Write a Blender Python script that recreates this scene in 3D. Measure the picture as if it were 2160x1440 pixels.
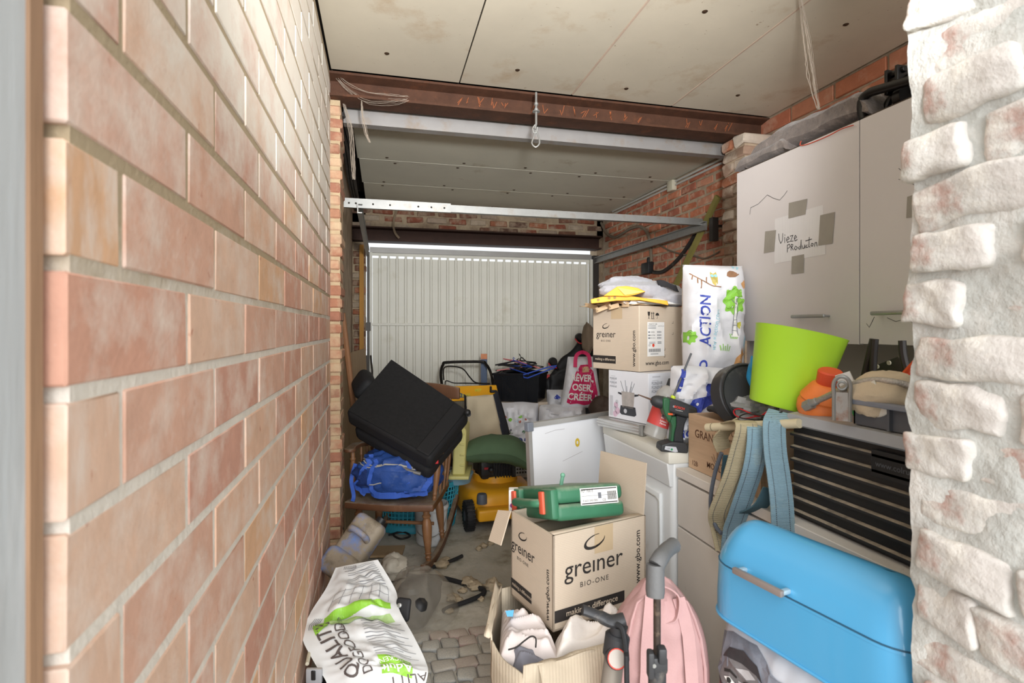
import bpy, bmesh, math, random
from mathutils import Vector, Matrix, Euler, noise
R_ = math.radians
# ------------------------------------------------------------------ clear
for o in list(bpy.data.objects): bpy.data.objects.remove(o)
SC = bpy.context.scene
COL = SC.collection
random.seed(7)
# ------------------------------------------------------------------ camera
H = 1.30; FPX = 1130.0; CX = 1080.0; CY = 693.0; YAW = R_(13.68)
cam = bpy.data.cameras.new('camera'); cam.sensor_width = 36; cam.lens = 36*FPX/2160
cam.shift_y = (CY-720)/2160; cam.clip_start = 0.02
cam.dof.use_dof = True; cam.dof.focus_distance = 2.4; cam.dof.aperture_fstop = 5.6
co = bpy.data.objects.new('camera', cam); COL.objects.link(co)
co.location = (0, 0, H); co.rotation_euler = (R_(90), 0, -YAW)
SC.camera = co
SC.view_settings.view_transform = 'Standard'; SC.view_settings.look = 'None'
SC.view_settings.gamma = 1; SC.view_settings.use_curve_mapping = False
SC.view_settings.exposure = 0.2
# ------------------------------------------------------------------ world, sun
w = bpy.data.worlds.new('overcast_sky'); SC.world = w; w.use_nodes = True
bg = w.node_tree.nodes['Background']; bg.inputs[0].default_value = (0.93, 0.97, 1.0, 1); bg.inputs[1].default_value = 1.0
def lamp(name, typ, energy, color=(1, 1, 1), **k):
    l = bpy.data.lights.new(name, typ); l.energy = energy; l.color = color
    for a, b in k.items(): setattr(l, a, b)
    o = bpy.data.objects.new(name, l); COL.objects.link(o); return o
sun = lamp('hazy_sun', 'SUN', 3.4, (.98, 0.99, 1.0), angle=R_(60))
sun.rotation_euler = Vector((0.12, 1.0, -0.62)).to_track_quat('-Z', 'Y').to_euler()
yard = lamp('added_daylight_fill', 'AREA', 1250, (.97, .985, 1.0), shape='RECTANGLE', size=16, size_y=5)  # added area fill far behind the camera, evens out the light indoors
yard.location = (-1.0, -12, 1.6); yard.rotation_euler = (R_(90), 0, 0)
ceil_fill = lamp('added_ceiling_fill', 'SPOT', 400, (.98, .99, 1.0), spot_size=R_(76), spot_blend=1.0, shadow_soft_size=.12)  # added spot aimed at the ceiling to brighten boards and floor
ceil_fill.location = (.25, -.05, 1.72); ceil_fill.rotation_euler = Vector((.36, 2.6, .80)).to_track_quat('-Z', 'Y').to_euler()

# ------------------------------------------------------------------ photo pixels -> directions
SA, CA = math.sin(YAW), math.cos(YAW)
def cf(r, f, z): return Vector((f*SA+r*CA, f*CA-r*SA, z))
def P(x, y, f): return cf((x-CX)/FPX*f, f, H-(y-CY)/FPX*f)
def PZ(x, y, z): return P(x, y, (H-z)*FPX/(y-CY))
def PX(x, y, X): return P(x, y, X/(SA+(x-CX)/FPX*CA))
def PY(x, y, Y): return P(x, y, Y/(CA-(x-CX)/FPX*SA))

# ------------------------------------------------------------------ materials
def lin(c):
    return tuple((v/255/12.92 if v/255 <= .04045 else ((v/255+.055)/1.055)**2.4) for v in c[:3])+(1,)
MATS = {}
def M(name, col, rough=.6, metal=0, var=.12, vs=6, bump=0, bs=60, dirt=None, rnd=None, alpha=1, trans=0, coat=0, sheen=0, wave=None, spec=.5, topdust_lit=None, eff=None, stretch=None, ior=1.45):
    """procedural surface: noise-varied colour, optional per-piece colours, stains, dust and fine relief"""
    if name in MATS: return MATS[name]
    m = bpy.data.materials.new(name); m.use_nodes = True; nt = m.node_tree; N = nt.nodes; L = nt.links
    b = N['Principled BSDF']
    tc = N.new('ShaderNodeTexCoord'); src = tc.outputs['Object']
    oi = None
    if rnd or eff:
        oi = N.new('ShaderNodeObjectInfo')
        va = N.new('ShaderNodeVectorMath'); va.operation = 'ADD'
        mu = N.new('ShaderNodeMath'); mu.operation = 'MULTIPLY'; mu.inputs[1].default_value = 37
        L.new(oi.outputs['Random'], mu.inputs[0]); L.new(src, va.inputs[0]); L.new(mu.outputs[0], va.inputs[1]); src = va.outputs[0]
    if stretch:
        mp = N.new('ShaderNodeMapping'); mp.inputs['Scale'].default_value = stretch; L.new(src, mp.inputs[0]); src = mp.outputs[0]
    def nz(scale, detail=5, rough_=.6, vec=None):
        n = N.new('ShaderNodeTexNoise'); n.inputs['Scale'].default_value = scale; n.inputs['Detail'].default_value = detail; n.inputs['Roughness'].default_value = rough_
        L.new(vec or src, n.inputs['Vector']); return n
    def mix(fac, a, c, typ='MIX'):
        x = N.new('ShaderNodeMix'); x.data_type = 'RGBA'; x.blend_type = typ
        for s, v in ((0, fac), (6, a), (7, c)):
            if hasattr(v, 'is_output'): L.new(v, x.inputs[s])
            else: x.inputs[s].default_value = v
        return x.outputs[2]
    def ramp(inp, p0, p1, c0=(0, 0, 0, 1), c1=(1, 1, 1, 1)):
        r = N.new('ShaderNodeValToRGB'); r.color_ramp.elements[0].position = p0; r.color_ramp.elements[1].position = p1
        r.color_ramp.elements[0].color = c0; r.color_ramp.elements[1].color = c1; L.new(inp, r.inputs[0]); return r.outputs[0]
    base = lin(col)
    if rnd:
        cr = N.new('ShaderNodeValToRGB'); cr.color_ramp.interpolation = 'CONSTANT'; els = cr.color_ramp.elements
        els[0].color = lin(rnd[0]); els[0].position = 0
        els[1].color = lin(rnd[1]); els[1].position = 1/len(rnd)
        for i, c in enumerate(rnd[2:], 2):
            e = els.new(i/len(rnd)); e.color = lin(c)
        L.new(oi.outputs['Random'], cr.inputs[0]); cur = cr.outputs[0]
    else: cur = base
    if var:
        n1 = nz(vs)
        g = ramp(n1.outputs[0], .25, .75, (1-var,)*3+(1,), (1+var*.6,)*3+(1,))
        cur = mix(1.0, cur, g, 'MULTIPLY')
    for d in (dirt if isinstance(dirt, list) else [dirt] if dirt else []):
        dc, amt, sc = d[:3]; sharp = d[3] if len(d) > 3 else .12
        nn = nz(sc, 8, .65)
        fac = ramp(nn.outputs[0], 1-amt-sharp, 1-amt+sharp)
        cur = mix(fac, cur, lin(dc))
    if eff:   # lime bloom on brick, darker tan on mortar, from a height upwards
        ec, z0, z1, amt = eff
        ge = N.new('ShaderNodeNewGeometry'); sx = N.new('ShaderNodeSeparateXYZ'); L.new(ge.outputs['Position'], sx.inputs[0])
        mr = N.new('ShaderNodeMapRange'); mr.inputs[1].default_value = z0; mr.inputs[2].default_value = z1; mr.inputs[3].default_value = 0; mr.inputs[4].default_value = amt
        L.new(sx.outputs[2], mr.inputs[0])
        nn = nz(6, 7, .7, ge.outputs['Position']); ad = N.new('ShaderNodeMath'); ad.operation = 'ADD'; L.new(nn.outputs[0], ad.inputs[0]); L.new(mr.outputs[0], ad.inputs[1])
        fac = ramp(ad.outputs[0], .60, .98)
        cur = mix(fac, cur, lin(ec))
    if topdust_lit:  # settled dust on upward faces; on the slats it paints caught light
        ge = N.new('ShaderNodeNewGeometry'); sx = N.new('ShaderNodeSeparateXYZ'); L.new(ge.outputs['Normal'], sx.inputs[0])
        nn = nz(14, 6, .7); ml = N.new('ShaderNodeMath'); ml.operation = 'MULTIPLY'; L.new(sx.outputs[2], ml.inputs[0]); L.new(nn.outputs[0], ml.inputs[1])
        cur = mix(ramp(ml.outputs[0], .25, .25+.5*(1-topdust_lit[1])+.1), cur, lin(topdust_lit[0]))
    if hasattr(cur, 'is_output'): L.new(cur, b.inputs['Base Color'])
    else: b.inputs['Base Color'].default_value = cur
    b.inputs['Roughness'].default_value = rough; b.inputs['Metallic'].default_value = metal
    b.inputs['Specular IOR Level'].default_value = spec; b.inputs['IOR'].default_value = ior
    b.inputs['Alpha'].default_value = alpha; b.inputs['Transmission Weight'].default_value = trans
    b.inputs['Coat Weight'].default_value = coat; b.inputs['Sheen Weight'].default_value = sheen
    h = None
    if bump:
        h = nz(bs, 6, .6).outputs[0]
    if wave:
        wv = N.new('ShaderNodeTexWave'); wv.inputs['Scale'].default_value = wave[0]; wv.bands_direction = wave[1]; L.new(src, wv.inputs['Vector'])
        h2 = wv.outputs['Fac']
        if h is None: h = h2; bump = wave[2]
        else:
            ad = N.new('ShaderNodeMath'); ad.operation = 'ADD'; L.new(h, ad.inputs[0]); L.new(h2, ad.inputs[1]); h = ad.outputs[0]
    if h is not None:
        bp = N.new('ShaderNodeBump'); bp.inputs['Strength'].default_value = min(1, bump); bp.inputs['Distance'].default_value = .004 if bump <= 1 else .004*bump
        L.new(h, bp.inputs['Height']); L.new(bp.outputs[0], b.inputs['Normal'])
    MATS[name] = m; return m

# ------------------------------------------------------------------ mesh building
def rot(x=0, y=0, z=0): return Euler((R_(x), R_(y), R_(z))).to_matrix().to_4x4()
def tr(x, y=None, z=None): return Matrix.Translation(Vector((x, y, z)) if y is not None else Vector(x))
class MB:
    def __init__(s): s.v = []; s.f = []
    def add(s, vs, fs, m=None):
        o = len(s.v); s.v += [(m @ Vector(v)) if m else Vector(v) for v in vs]; s.f += [tuple(i+o for i in f) for f in fs]; return s
    def hexa(s, p):    # 8 corners: bottom loop then top loop
        return s.add(p, [(3, 2, 1, 0), (4, 5, 6, 7), (0, 1, 5, 4), (1, 2, 6, 5), (2, 3, 7, 6), (3, 0, 4, 7)])
    def box(s, x0, x1, y0, y1, z0, z1, m=None):
        return s.add([(x0, y0, z0), (x1, y0, z0), (x1, y1, z0), (x0, y1, z0), (x0, y0, z1), (x1, y0, z1), (x1, y1, z1), (x0, y1, z1)],
                     [(3, 2, 1, 0), (4, 5, 6, 7), (0, 1, 5, 4), (1, 2, 6, 5), (2, 3, 7, 6), (3, 0, 4, 7)], m)
    def rbox(s, c, size, bev, seg=3, m=None):
        bm = bmesh.new(); bmesh.ops.create_cube(bm, size=1)
        for v in bm.verts: v.co = Vector((v.co.x*size[0], v.co.y*size[1], v.co.z*size[2]))
        bmesh.ops.bevel(bm, geom=bm.edges[:], offset=bev, segments=seg, profile=.5, affect='EDGES')
        bm.verts.index_update()
        s.add([v.co+Vector(c) for v in bm.verts], [[v.index for v in f.verts] for f in bm.faces], m); bm.free(); return s
    def tube(s, path, r, n=8, caps=True, closed=False, flat=None, m=None):
        pts = [Vector(p) for p in path]; k = len(pts); rs = r if isinstance(r, (list, tuple)) else [r]*k
        vs, fs = [], []; up = None
        for i, p in enumerate(pts):
            a = pts[(i-1) % k] if (closed or i > 0) else p; b = pts[(i+1) % k] if (closed or i < k-1) else p
            t = (b-a).normalized() if (b-a).length > 1e-9 else Vector((0, 0, 1))
            if up is None:
                up = Vector((0, 0, 1)) if abs(t.z) < .9 else Vector((0, 1, 0))
            sd = t.cross(up)
            if sd.length < 1e-6: sd = t.orthogonal()
            sd.normalize(); up = sd.cross(t).normalized()
            for j in range(n):
                an = 2*math.pi*j/n
                e = (flat or 1)
                vs.append(p+sd*math.cos(an)*rs[i]+up*math.sin(an)*rs[i]*e)
        for i in range(k if closed else k-1):
            for j in range(n):
                a = i*n+j; b = i*n+(j+1) % n; c = ((i+1) % k)*n+(j+1) % n; d = ((i+1) % k)*n+j
                fs.append((a, b, c, d))
        if caps and not closed:
            fs.append(tuple(range(n-1, -1, -1))); fs.append(tuple((k-1)*n+j for j in range(n)))
        return s.add(vs, fs, m)
    def strip(s, path, width, thick, wdir=None, m=None):   # flat band along a path
        pts = [Vector(p) for p in path]; k = len(pts); vs = []; fs = []
        for i, p in enumerate(pts):
            t = (pts[min(i+1, k-1)]-pts[max(i-1, 0)]).normalized()
            wd = Vector(wdir[i] if isinstance(wdir, list) else wdir) if wdir is not None else t.cross(Vector((0, 0, 1)))
            wd = (wd-t*wd.dot(t)).normalized(); nn = t.cross(wd)
            for a, b in ((-1, -1), (1, -1), (1, 1), (-1, 1)): vs.append(p+wd*a*width/2+nn*b*thick/2)
        for i in range(k-1):
            for j in range(4): fs.append((i*4+j, i*4+(j+1) % 4, (i+1)*4+(j+1) % 4, (i+1)*4+j))
        fs += [(3, 2, 1, 0), tuple((k-1)*4+j for j in range(4))]
        return s.add(vs, fs, m)
    def lathe(s, prof, n=20, m=None, caps=True, ex=1, ey=1):
        vs = []; fs = []; k = len(prof)
        for r, z in prof:
            for j in range(n):
                a = 2*math.pi*j/n; vs.append((r*math.cos(a)*ex, r*math.sin(a)*ey, z))
        for i in range(k-1):
            for j in range(n): fs.append((i*n+j, i*n+(j+1) % n, (i+1)*n+(j+1) % n, (i+1)*n+j))
        if caps: fs.append(tuple(range(n-1, -1, -1))); fs.append(tuple((k-1)*n+j for j in range(n)))
        return s.add(vs, fs, m)
    def grid(s, fn, nu, nv, closeu=False, m=None, flip=False):
        vs = [fn(i/(nu if closeu else nu), j/nv) for j in range(nv+1) for i in range(nu if closeu else nu+1)]
        w_ = nu if closeu else nu+1; fs = []
        for j in range(nv):
            for i in range(nu):
                a = j*w_+i; b = j*w_+(i+1) % w_; c = (j+1)*w_+(i+1) % w_; d = (j+1)*w_+i
                fs.append((a, d, c, b) if flip else (a, b, c, d))
        return s.add(vs, fs, m)
    def prism(s, out, d0, d1, m=None, ax='y'):  # outline in x,z extruded along y (or x,y along z)
        n = len(out)
        mk = (lambda p, d: (p[0], d, p[1])) if ax == 'y' else (lambda p, d: (p[0], p[1], d)) if ax == 'z' else (lambda p, d: (d, p[0], p[1]))
        vs = [mk(p, d0) for p in out]+[mk(p, d1) for p in out]
        fs = [tuple(range(n)), tuple(range(2*n-1, n-1, -1))]+[(i, i+n, (i+1) % n+n, (i+1) % n) for i in range(n)]
        return s.add(vs, fs, m)
    def ball(s, c, r, n=10, m=None, e=(1, 1, 1)):
        return s.grid(lambda u, v: Vector(c)+Vector((math.cos(2*math.pi*u)*math.sin(math.pi*v)*r*e[0], math.sin(2*math.pi*u)*math.sin(math.pi*v)*r*e[1], -math.cos(math.pi*v)*r*e[2])), n, max(4, n//2), True, m)
    def xf(s, m): s.v = [m @ v for v in s.v]; return s
    def jit(s, amt, sc, seed=0):
        o = Vector((seed*3.1, seed*1.7, seed*5.3)); s.v = [v+noise.noise_vector(v*sc+o)*amt for v in s.v]; return s
def mesh(name, mb, mat, smooth=True, ang=40):
    me = bpy.data.meshes.new(name); me.from_pydata([tuple(v) for v in mb.v], [], mb.f)
    bm = bmesh.new(); bm.from_mesh(me)
    bmesh.ops.recalc_face_normals(bm, faces=bm.faces[:]); bm.to_mesh(me); bm.free()
    if mat: me.materials.append(mat)
    if smooth:
        me.polygons.foreach_set('use_smooth', [True]*len(me.polygons)); me.set_sharp_from_angle(angle=R_(ang))
    me.update(); return me
MW = {}
def thing(name, label, cat, loc=(0, 0, 0), rz=0, group=None, rx=0, ry=0):
    o = bpy.data.objects.new(name, None); COL.objects.link(o); o.empty_display_size = .05
    o.location = loc; o.rotation_euler = (R_(rx), R_(ry), R_(rz)); o['label'] = label; o['category'] = cat
    if group: o['group'] = group
    MW[o.name] = Matrix.Translation(Vector(loc)) @ rot(rx, ry, rz)
    return o
def part(name, mb, mat, parent, smooth=True, ang=40, label=None, bevel=0, sub=0, solid=0, world=False):
    if world:
        p = parent
        while p.parent: p = p.parent
        mb.xf(MW[p.name].inverted())
    o = bpy.data.objects.new(name, mesh(name, mb, mat, smooth, ang)); COL.objects.link(o); o.parent = parent
    mods(o, bevel, sub, solid)
    if label: o['label'] = label
    return o
def mods(o, bevel=0, sub=0, solid=0):
    if solid: q = o.modifiers.new('solid', 'SOLIDIFY'); q.thickness = solid; q.offset = -1
    if bevel: q = o.modifiers.new('bevel', 'BEVEL'); q.width = bevel; q.segments = 3; q.limit_method = 'ANGLE'; q.angle_limit = R_(40)
    if sub: q = o.modifiers.new('sub', 'SUBSURF'); q.levels = sub; q.render_levels = sub
def solo(name, label, cat, mb, mat, loc=(0, 0, 0), rz=0, group=None, rx=0, ry=0, smooth=True, ang=40, bevel=0, sub=0, solid=0, world=False):
    m = Matrix.Translation(Vector(loc)) @ rot(rx, ry, rz)
    if world: mb.xf(m.inverted())
    o = bpy.data.objects.new(name, mesh(name, mb, mat, smooth, ang)); COL.objects.link(o)
    o.location = loc; o.rotation_euler = (R_(rx), R_(ry), R_(rz)); o['label'] = label; o['category'] = cat
    if group: o['group'] = group
    mods(o, bevel, sub, solid); MW[o.name] = m; return o
def struct(name, mb, mat, smooth=False, label=None, parent=None, bevel=0):
    o = bpy.data.objects.new(name, mesh(name, mb, mat, smooth)); COL.objects.link(o)
    if parent: o.parent = parent
    else: o['kind'] = 'structure'
    if label: o['label'] = label
    mods(o, bevel); MW[o.name] = Matrix(); return o
def inst(name, me, parent, loc, scale=(1, 1, 1), rotm=None, mat=None):
    o = bpy.data.objects.new(name, me); COL.objects.link(o); o.parent = parent
    o.location = loc; o.scale = scale
    if rotm: o.rotation_euler = rotm
    return o
# things modelled in a frame facing the camera: local x to the right, z up, -y towards the viewer
DEG = math.degrees(YAW)
def camthing(name, label, cat, x, y, f, group=None, drot=0):
    t = thing(name, label, cat, P(x, y, f), -DEG+drot, group)
    def q(px, py, d=0):
        ff = f+d
        return Vector(((px-x)/FPX*f+(px-CX)/FPX*d, d, -(py-y)/FPX*f-(py-CY)/FPX*d))
    return t, q
# ------------------------------------------------------------------ lettering and printed marks
TXT = {}
def text2d(s, size=1, bold=0, shear=0, sp=1, align='CENTER'):
    key = (s, bold, shear, sp, align)
    if key not in TXT:
        c = bpy.data.curves.new('lettering', 'FONT'); c.body = s; c.size = 1; c.align_x = align; c.align_y = 'CENTER'; c.offset = bold; c.shear = shear; c.space_character = sp; c.resolution_u = 3
        o = bpy.data.objects.new('lettering', c); me = bpy.data.meshes.new_from_object(o)
        TXT[key] = ([(v.co.x, v.co.y) for v in me.vertices], [tuple(p.vertices) for p in me.polygons])
        bpy.data.objects.remove(o); bpy.data.curves.remove(c); bpy.data.meshes.remove(me)
    vs, fs = TXT[key]; return [(x*size, y*size) for x, y in vs], fs
def frame(o, ux, uy, eps=.0012):
    o = Vector(o); ux = Vector(ux).normalized(); uy = Vector(uy).normalized(); n = ux.cross(uy)*eps
    return lambda u, v: o+ux*u+uy*v+n
def refine(vs, fs, L):
    vs = [tuple(v) for v in vs]; tris = []
    for f in fs:
        for i in range(1, len(f)-1): tris.append((f[0], f[i], f[i+1]))
    out = []; mid = {}
    while tris:
        t = tris.pop(); e = [(math.dist(vs[t[i]], vs[t[(i+1) % 3]]), i) for i in range(3)]; l, i = max(e)
        if l <= L: out.append(t); continue
        a, b, c = t[i], t[(i+1) % 3], t[(i+2) % 3]; k = (min(a, b), max(a, b))
        if k not in mid: vs.append(((vs[a][0]+vs[b][0])/2, (vs[a][1]+vs[b][1])/2)); mid[k] = len(vs)-1
        m_ = mid[k]; tris += [(a, m_, c), (m_, b, c)]
    return vs, out
def decal(parent, S, vs, fs, mat, name='print', L=None, label=None):
    if L: vs, fs = refine(vs, fs, L)
    mb = MB(); mb.v = [Vector(S(u, v)) for u, v in vs]; mb.f = list(fs)
    me = bpy.data.meshes.new(name); me.from_pydata([tuple(v) for v in mb.v], [], mb.f); me.materials.append(mat)
    o = bpy.data.objects.new(name, me); COL.objects.link(o); o.parent = parent
    if label: o['label'] = label
    return o
def xf2(vs, u, v, a=0, sx=1):
    c, s = math.cos(R_(a)), math.sin(R_(a)); return [(u+x*sx*c-y*s, v+x*sx*s+y*c) for x, y in vs]
def dtext(parent, S, s, u, v, size, mat, a=0, bold=.0, sx=1, L=None, shear=0, sp=1, name='lettering', align='CENTER'):
    vs, fs = text2d(s, size, bold, shear, sp, align); return decal(parent, S, xf2(vs, u, v, a, sx), fs, mat, name, L)
def drect(parent, S, u0, v0, u1, v1, mat, name='print', n=1, a=0, label=None, m=None):
    m = m or n
    vs = [(u0+(u1-u0)*i/n, v0+(v1-v0)*j/m) for j in range(m+1) for i in range(n+1)]
    fs = [(j*(n+1)+i, j*(n+1)+i+1, (j+1)*(n+1)+i+1, (j+1)*(n+1)+i) for j in range(m) for i in range(n)]
    return decal(parent, S, vs, fs, mat, name, None, label)
def dpoly(parent, S, polys, mat, name='print', L=None, label=None):
    vs = []; fs = []
    for p in polys:
        o = len(vs); vs += list(p); fs.append(tuple(range(o, o+len(p))))
    if L:
        bm = bmesh.new(); bv = [bm.verts.new((x, y, 0)) for x, y in vs]
        for f in fs: bm.faces.new([bv[i] for i in f])
        bmesh.ops.triangulate(bm, faces=bm.faces[:]); bm.verts.index_update()
        fs = [tuple(v.index for v in f.verts) for f in bm.faces]; vs = [(v.co.x, v.co.y) for v in bm.verts]; bm.free()
    return decal(parent, S, vs, fs, mat, name, L, label)
def stroke2(pts, w_):   # 2-D polyline -> quads
    vs = []; fs = []
    for i in range(len(pts)-1):
        (x0, y0), (x1, y1) = pts[i], pts[i+1]; l = math.hypot(x1-x0, y1-y0) or 1; nx, ny = -(y1-y0)/l*w_/2, (x1-x0)/l*w_/2
        ex, ey = (x1-x0)/l*w_*.3, (y1-y0)/l*w_*.3
        o = len(vs); vs += [(x0-nx-ex, y0-ny-ey), (x1-nx+ex, y1-ny+ey), (x1+nx+ex, y1+ny+ey), (x0+nx-ex, y0+ny-ey)]; fs.append((o, o+1, o+2, o+3))
    return vs, fs
def dstrokes(parent, S, lines, w_, mat, name='lettering', L=None):
    vs = []; fs = []
    for l in lines:
        a, b = stroke2(l, w_); o = len(vs); vs += a; fs += [tuple(i+o for i in f) for f in b]
    return decal(parent, S, vs, fs, mat, name, L)
def circ(x, y, r, n=14, e=1): return [(x+r*math.cos(2*math.pi*i/n), y+r*e*math.sin(2*math.pi*i/n)) for i in range(n)]
def spl(pts, n=6, closed=False):   # Catmull-Rom through points
    pts = [Vector(p) for p in pts]; k = len(pts); out = []
    rng = range(k) if closed else range(k-1)
    for i in rng:
        p0 = pts[(i-1) % k] if closed or i > 0 else pts[i]; p1 = pts[i]; p2 = pts[(i+1) % k]; p3 = pts[(i+2) % k] if closed or i+2 < k else p2
        for j in range(n):
            t = j/n; out.append(.5*((2*p1)+(p2-p0)*t+(2*p0-5*p1+4*p2-p3)*t*t+(3*p1-p0-3*p2+p3)*t**3))
    if not closed: out.append(pts[-1])
    return out
def nz3(x, y, z, sc=1, seed=0): return noise.noise(Vector((x*sc+seed*7.3, y*sc-seed*3.1, z*sc+seed*1.9)))
# a bag/cushion body: front and back skins meeting at the rim; S(u,v) gives the front skin
def bag_surface(w_, h_, bulge, crumple=.01, seed=0, taper=0, pw=4, csc=9, botbulge=True):
    def S(u, v, side=-1, eps=0):
        t = v/h_; ww = w_*(1-taper*t); uu = max(-1, min(1, 2*u/w_)); x = uu*ww/2
        prof = (1-abs(uu)**pw)*((1-abs(2*t-1)**pw) if botbulge else (1-max(0, t)**pw))
        prof = max(0, prof)
        wx = x+.03*nz3(x, 2, v, 8, seed+1); wv = v+.03*nz3(x, 5, v, 8, seed+2)
        nn = (.7*nz3(x, 0, v, csc, seed)+.9*(1-abs(nz3(wx*1.7, 0, wv*.9, csc, seed+9)))**5+.5*(1-abs(nz3(wx*.9, 0, wv*1.8, csc*1.9, seed+14)))**5-.25)*crumple*min(1, prof*2.5)
        return Vector((x, side*(bulge*prof**.6+nn+eps), v+nz3(x, 1, v, 5, seed)*crumple*.6))
    return S
def bag_mesh(S, w_, h_, nu=24, nv=26):
    mb = MB()
    mb.grid(lambda a, b: S((a-.5)*w_, b*h_, -1), nu, nv); mb.grid(lambda a, b: S((a-.5)*w_, b*h_, 1), nu, nv, flip=True)
    return mb
def blob(fn_r, c, n=24, m_=14, sc=(1, 1, 1), pw=1):  # lumpy closed body
    c = Vector(c); mb = MB()
    def f(u, v):
        a = 2*math.pi*u; b = math.pi*v
        d = Vector((math.cos(a)*math.sin(b), math.sin(a)*math.sin(b), -math.cos(b)))
        if pw != 1: d = Vector([math.copysign(abs(q)**pw, q) for q in d])
        r = fn_r(d); return c+Vector((d.x*sc[0], d.y*sc[1], d.z*sc[2]))*r
    return mb.grid(f, n, m_, True)
# ================================================================== materials in use
m_brick = M('red_brick', (200, 148, 124), .8, var=.12, vs=22, bump=.25, bs=120, rnd=[(206, 156, 134), (218, 178, 152), (210, 166, 144), (218, 182, 158), (202, 152, 132), (212, 170, 150), (218, 174, 138)],
            dirt=[((178, 112, 88), .31, 30, .05), ((226, 208, 194), .40, 9, .14), ((232, 220, 208), .27, 70, .04)], eff=((232, 224, 212), 1.36, 1.95, .50))
m_brick2 = M('old_red_brick', (190, 116, 86), .85, var=.28, vs=18, bump=.6, bs=80, rnd=[(196, 120, 88), (180, 108, 82), (204, 130, 98), (172, 104, 82), (198, 138, 110), (188, 114, 82)], dirt=[((210, 182, 156), .38, 14)])
m_brick3 = M('dark_brown_brick', (120, 82, 62), .9, var=.35, vs=16, bump=.6, bs=70, rnd=[(112, 76, 58), (146, 92, 66), (150, 132, 114), (96, 70, 56), (160, 144, 124), (128, 72, 52)], dirt=[((158, 140, 118), .42, 9)])  # dark brown to grey brick tones, varied per piece
m_pierb = M('pier_brick', (170, 116, 88), .85, var=.25, vs=20, bump=.6, bs=70, rnd=[(170, 118, 92), (182, 132, 104), (160, 110, 88), (188, 150, 122)], dirt=[((196, 172, 140), .44, 9)])
m_pillar = M('patchy_whitewashed_brick', (170, 130, 104), .9, var=.25, vs=14, bump=.7, bs=60, rnd=[(160, 128, 106), (172, 112, 82), (198, 180, 162), (150, 112, 90), (206, 192, 176), (164, 136, 116)], dirt=[((206, 192, 174), .4, 10)])
m_white = M('flaking_whitewash', (216, 209, 202), .9, var=.14, vs=9, bump=1.5, bs=30, dirt=[((182, 128, 112), .40, 7, .05), ((196, 197, 190), .42, 5, .14), ((232, 226, 216), .4, 22, .1)])
m_wmortar = M('whitewashed_mortar', (196, 196, 190), .95, var=.16, vs=12, bump=2.2, bs=26, dirt=[((224, 219, 212), .4, 8)])
m_mort = M('lime_mortar', (224, 216, 204), .95, var=.14, vs=20, bump=.7, bs=90, eff=((172, 154, 126), 1.25, 1.5, .6))
m_mortd = M('dark_mortar', (184, 164, 140), .95, var=.25, vs=14, bump=.7, bs=60, dirt=[((140, 120, 98), .4, 6)])
m_board = M('stained_cement_board', (206, 196, 176), .8, var=.09, vs=2.5, bump=.1, bs=30, rnd=[(206, 196, 176), (202, 193, 174), (208, 199, 180)], dirt=[((168, 136, 98), .31, 2.6, .12), ((128, 96, 66), .30, 34, .05)])
m_board2 = M('grey_cement_board', (212, 207, 190), .8, var=.08, vs=2.5, bump=.1, bs=30, rnd=[(212, 207, 190), (210, 206, 190), (214, 210, 193)], dirt=[((150, 128, 92), .29, 3.2, .1)])
m_rust = M('rusty_steel', (84, 54, 38), .75, .2, var=.35, vs=12, bump=.4, bs=60, dirt=[((120, 72, 46), .3, 9)])
m_rustd = M('dark_rusty_steel', (58, 36, 26), .7, .2, var=.3, vs=9, bump=.3, bs=60)
m_rustmark = M('fresh_rust', (158, 88, 50), .8)
m_purlin = M('grey_painted_steel', (158, 154, 151), .5, .3, var=.1, vs=8, dirt=[((150, 130, 108), .34, 9)])
m_galv = M('galvanised_steel', (158, 158, 155), .45, .6, var=.14, vs=14, dirt=[((140, 128, 112), .34, 14)])
m_gap = M('dark_void_timber', (52, 46, 40), .9)
m_concrete = M('dirty_concrete', (186, 182, 170), .9, var=.25, vs=3.5, bump=.8, bs=24, dirt=[((210, 204, 190), .42, 2.3), ((128, 120, 98), .42, 3.4, .09), ((108, 102, 88), .33, 9, .06), ((180, 174, 158), .4, 22)])
m_cob = M('dusty_cobble', (150, 140, 128), .85, var=.25, vs=24, bump=.7, bs=50, rnd=[(178, 172, 164), (184, 158, 148), (164, 164, 160), (176, 170, 158), (188, 166, 156), (160, 160, 156)], topdust_lit=((204, 196, 180), .3))
m_doorw = M('white_door_steel', (214, 212, 200), .5, var=.05, vs=3, dirt=[((186, 180, 158), .3, 3)])
m_greypl = M('grey_steel_rail', (150, 148, 144), .5, .3, var=.1)
m_greypaint = M('grey_painted_timber', (192, 196, 198), .7, var=.08, vs=30, bump=.3, bs=80, stretch=(1, 1, .1), dirt=[((226, 228, 230), .3, 20)])
m_rawwood = M('weathered_raw_timber', (166, 132, 104), .8, var=.25, vs=30, bump=.5, bs=60, stretch=(1, 1, .08))
m_black = M('black_plastic', (30, 30, 31), .5, var=.15)
m_blackrub = M('black_rubber', (34, 34, 36), .7, var=.2, dirt=[((92, 86, 78), .3, 14)])
m_pipe = M('grey_conduit', (196, 194, 188), .5, var=.08)
m_ivory = M('ivory_plastic', (206, 200, 178), .5, var=.08)
m_screw = M('screw_head', (84, 66, 52), .5, .6)
m_web = M('dusty_cobweb', (196, 182, 166), .9, alpha=.6)
m_ink = M('black_ink', (44, 40, 38), .8, var=0)
m_wht = M('white_print', (238, 237, 233), .6, var=0)
m_orange = M('orange_paint', (226, 92, 40), .5, var=.05)

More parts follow.
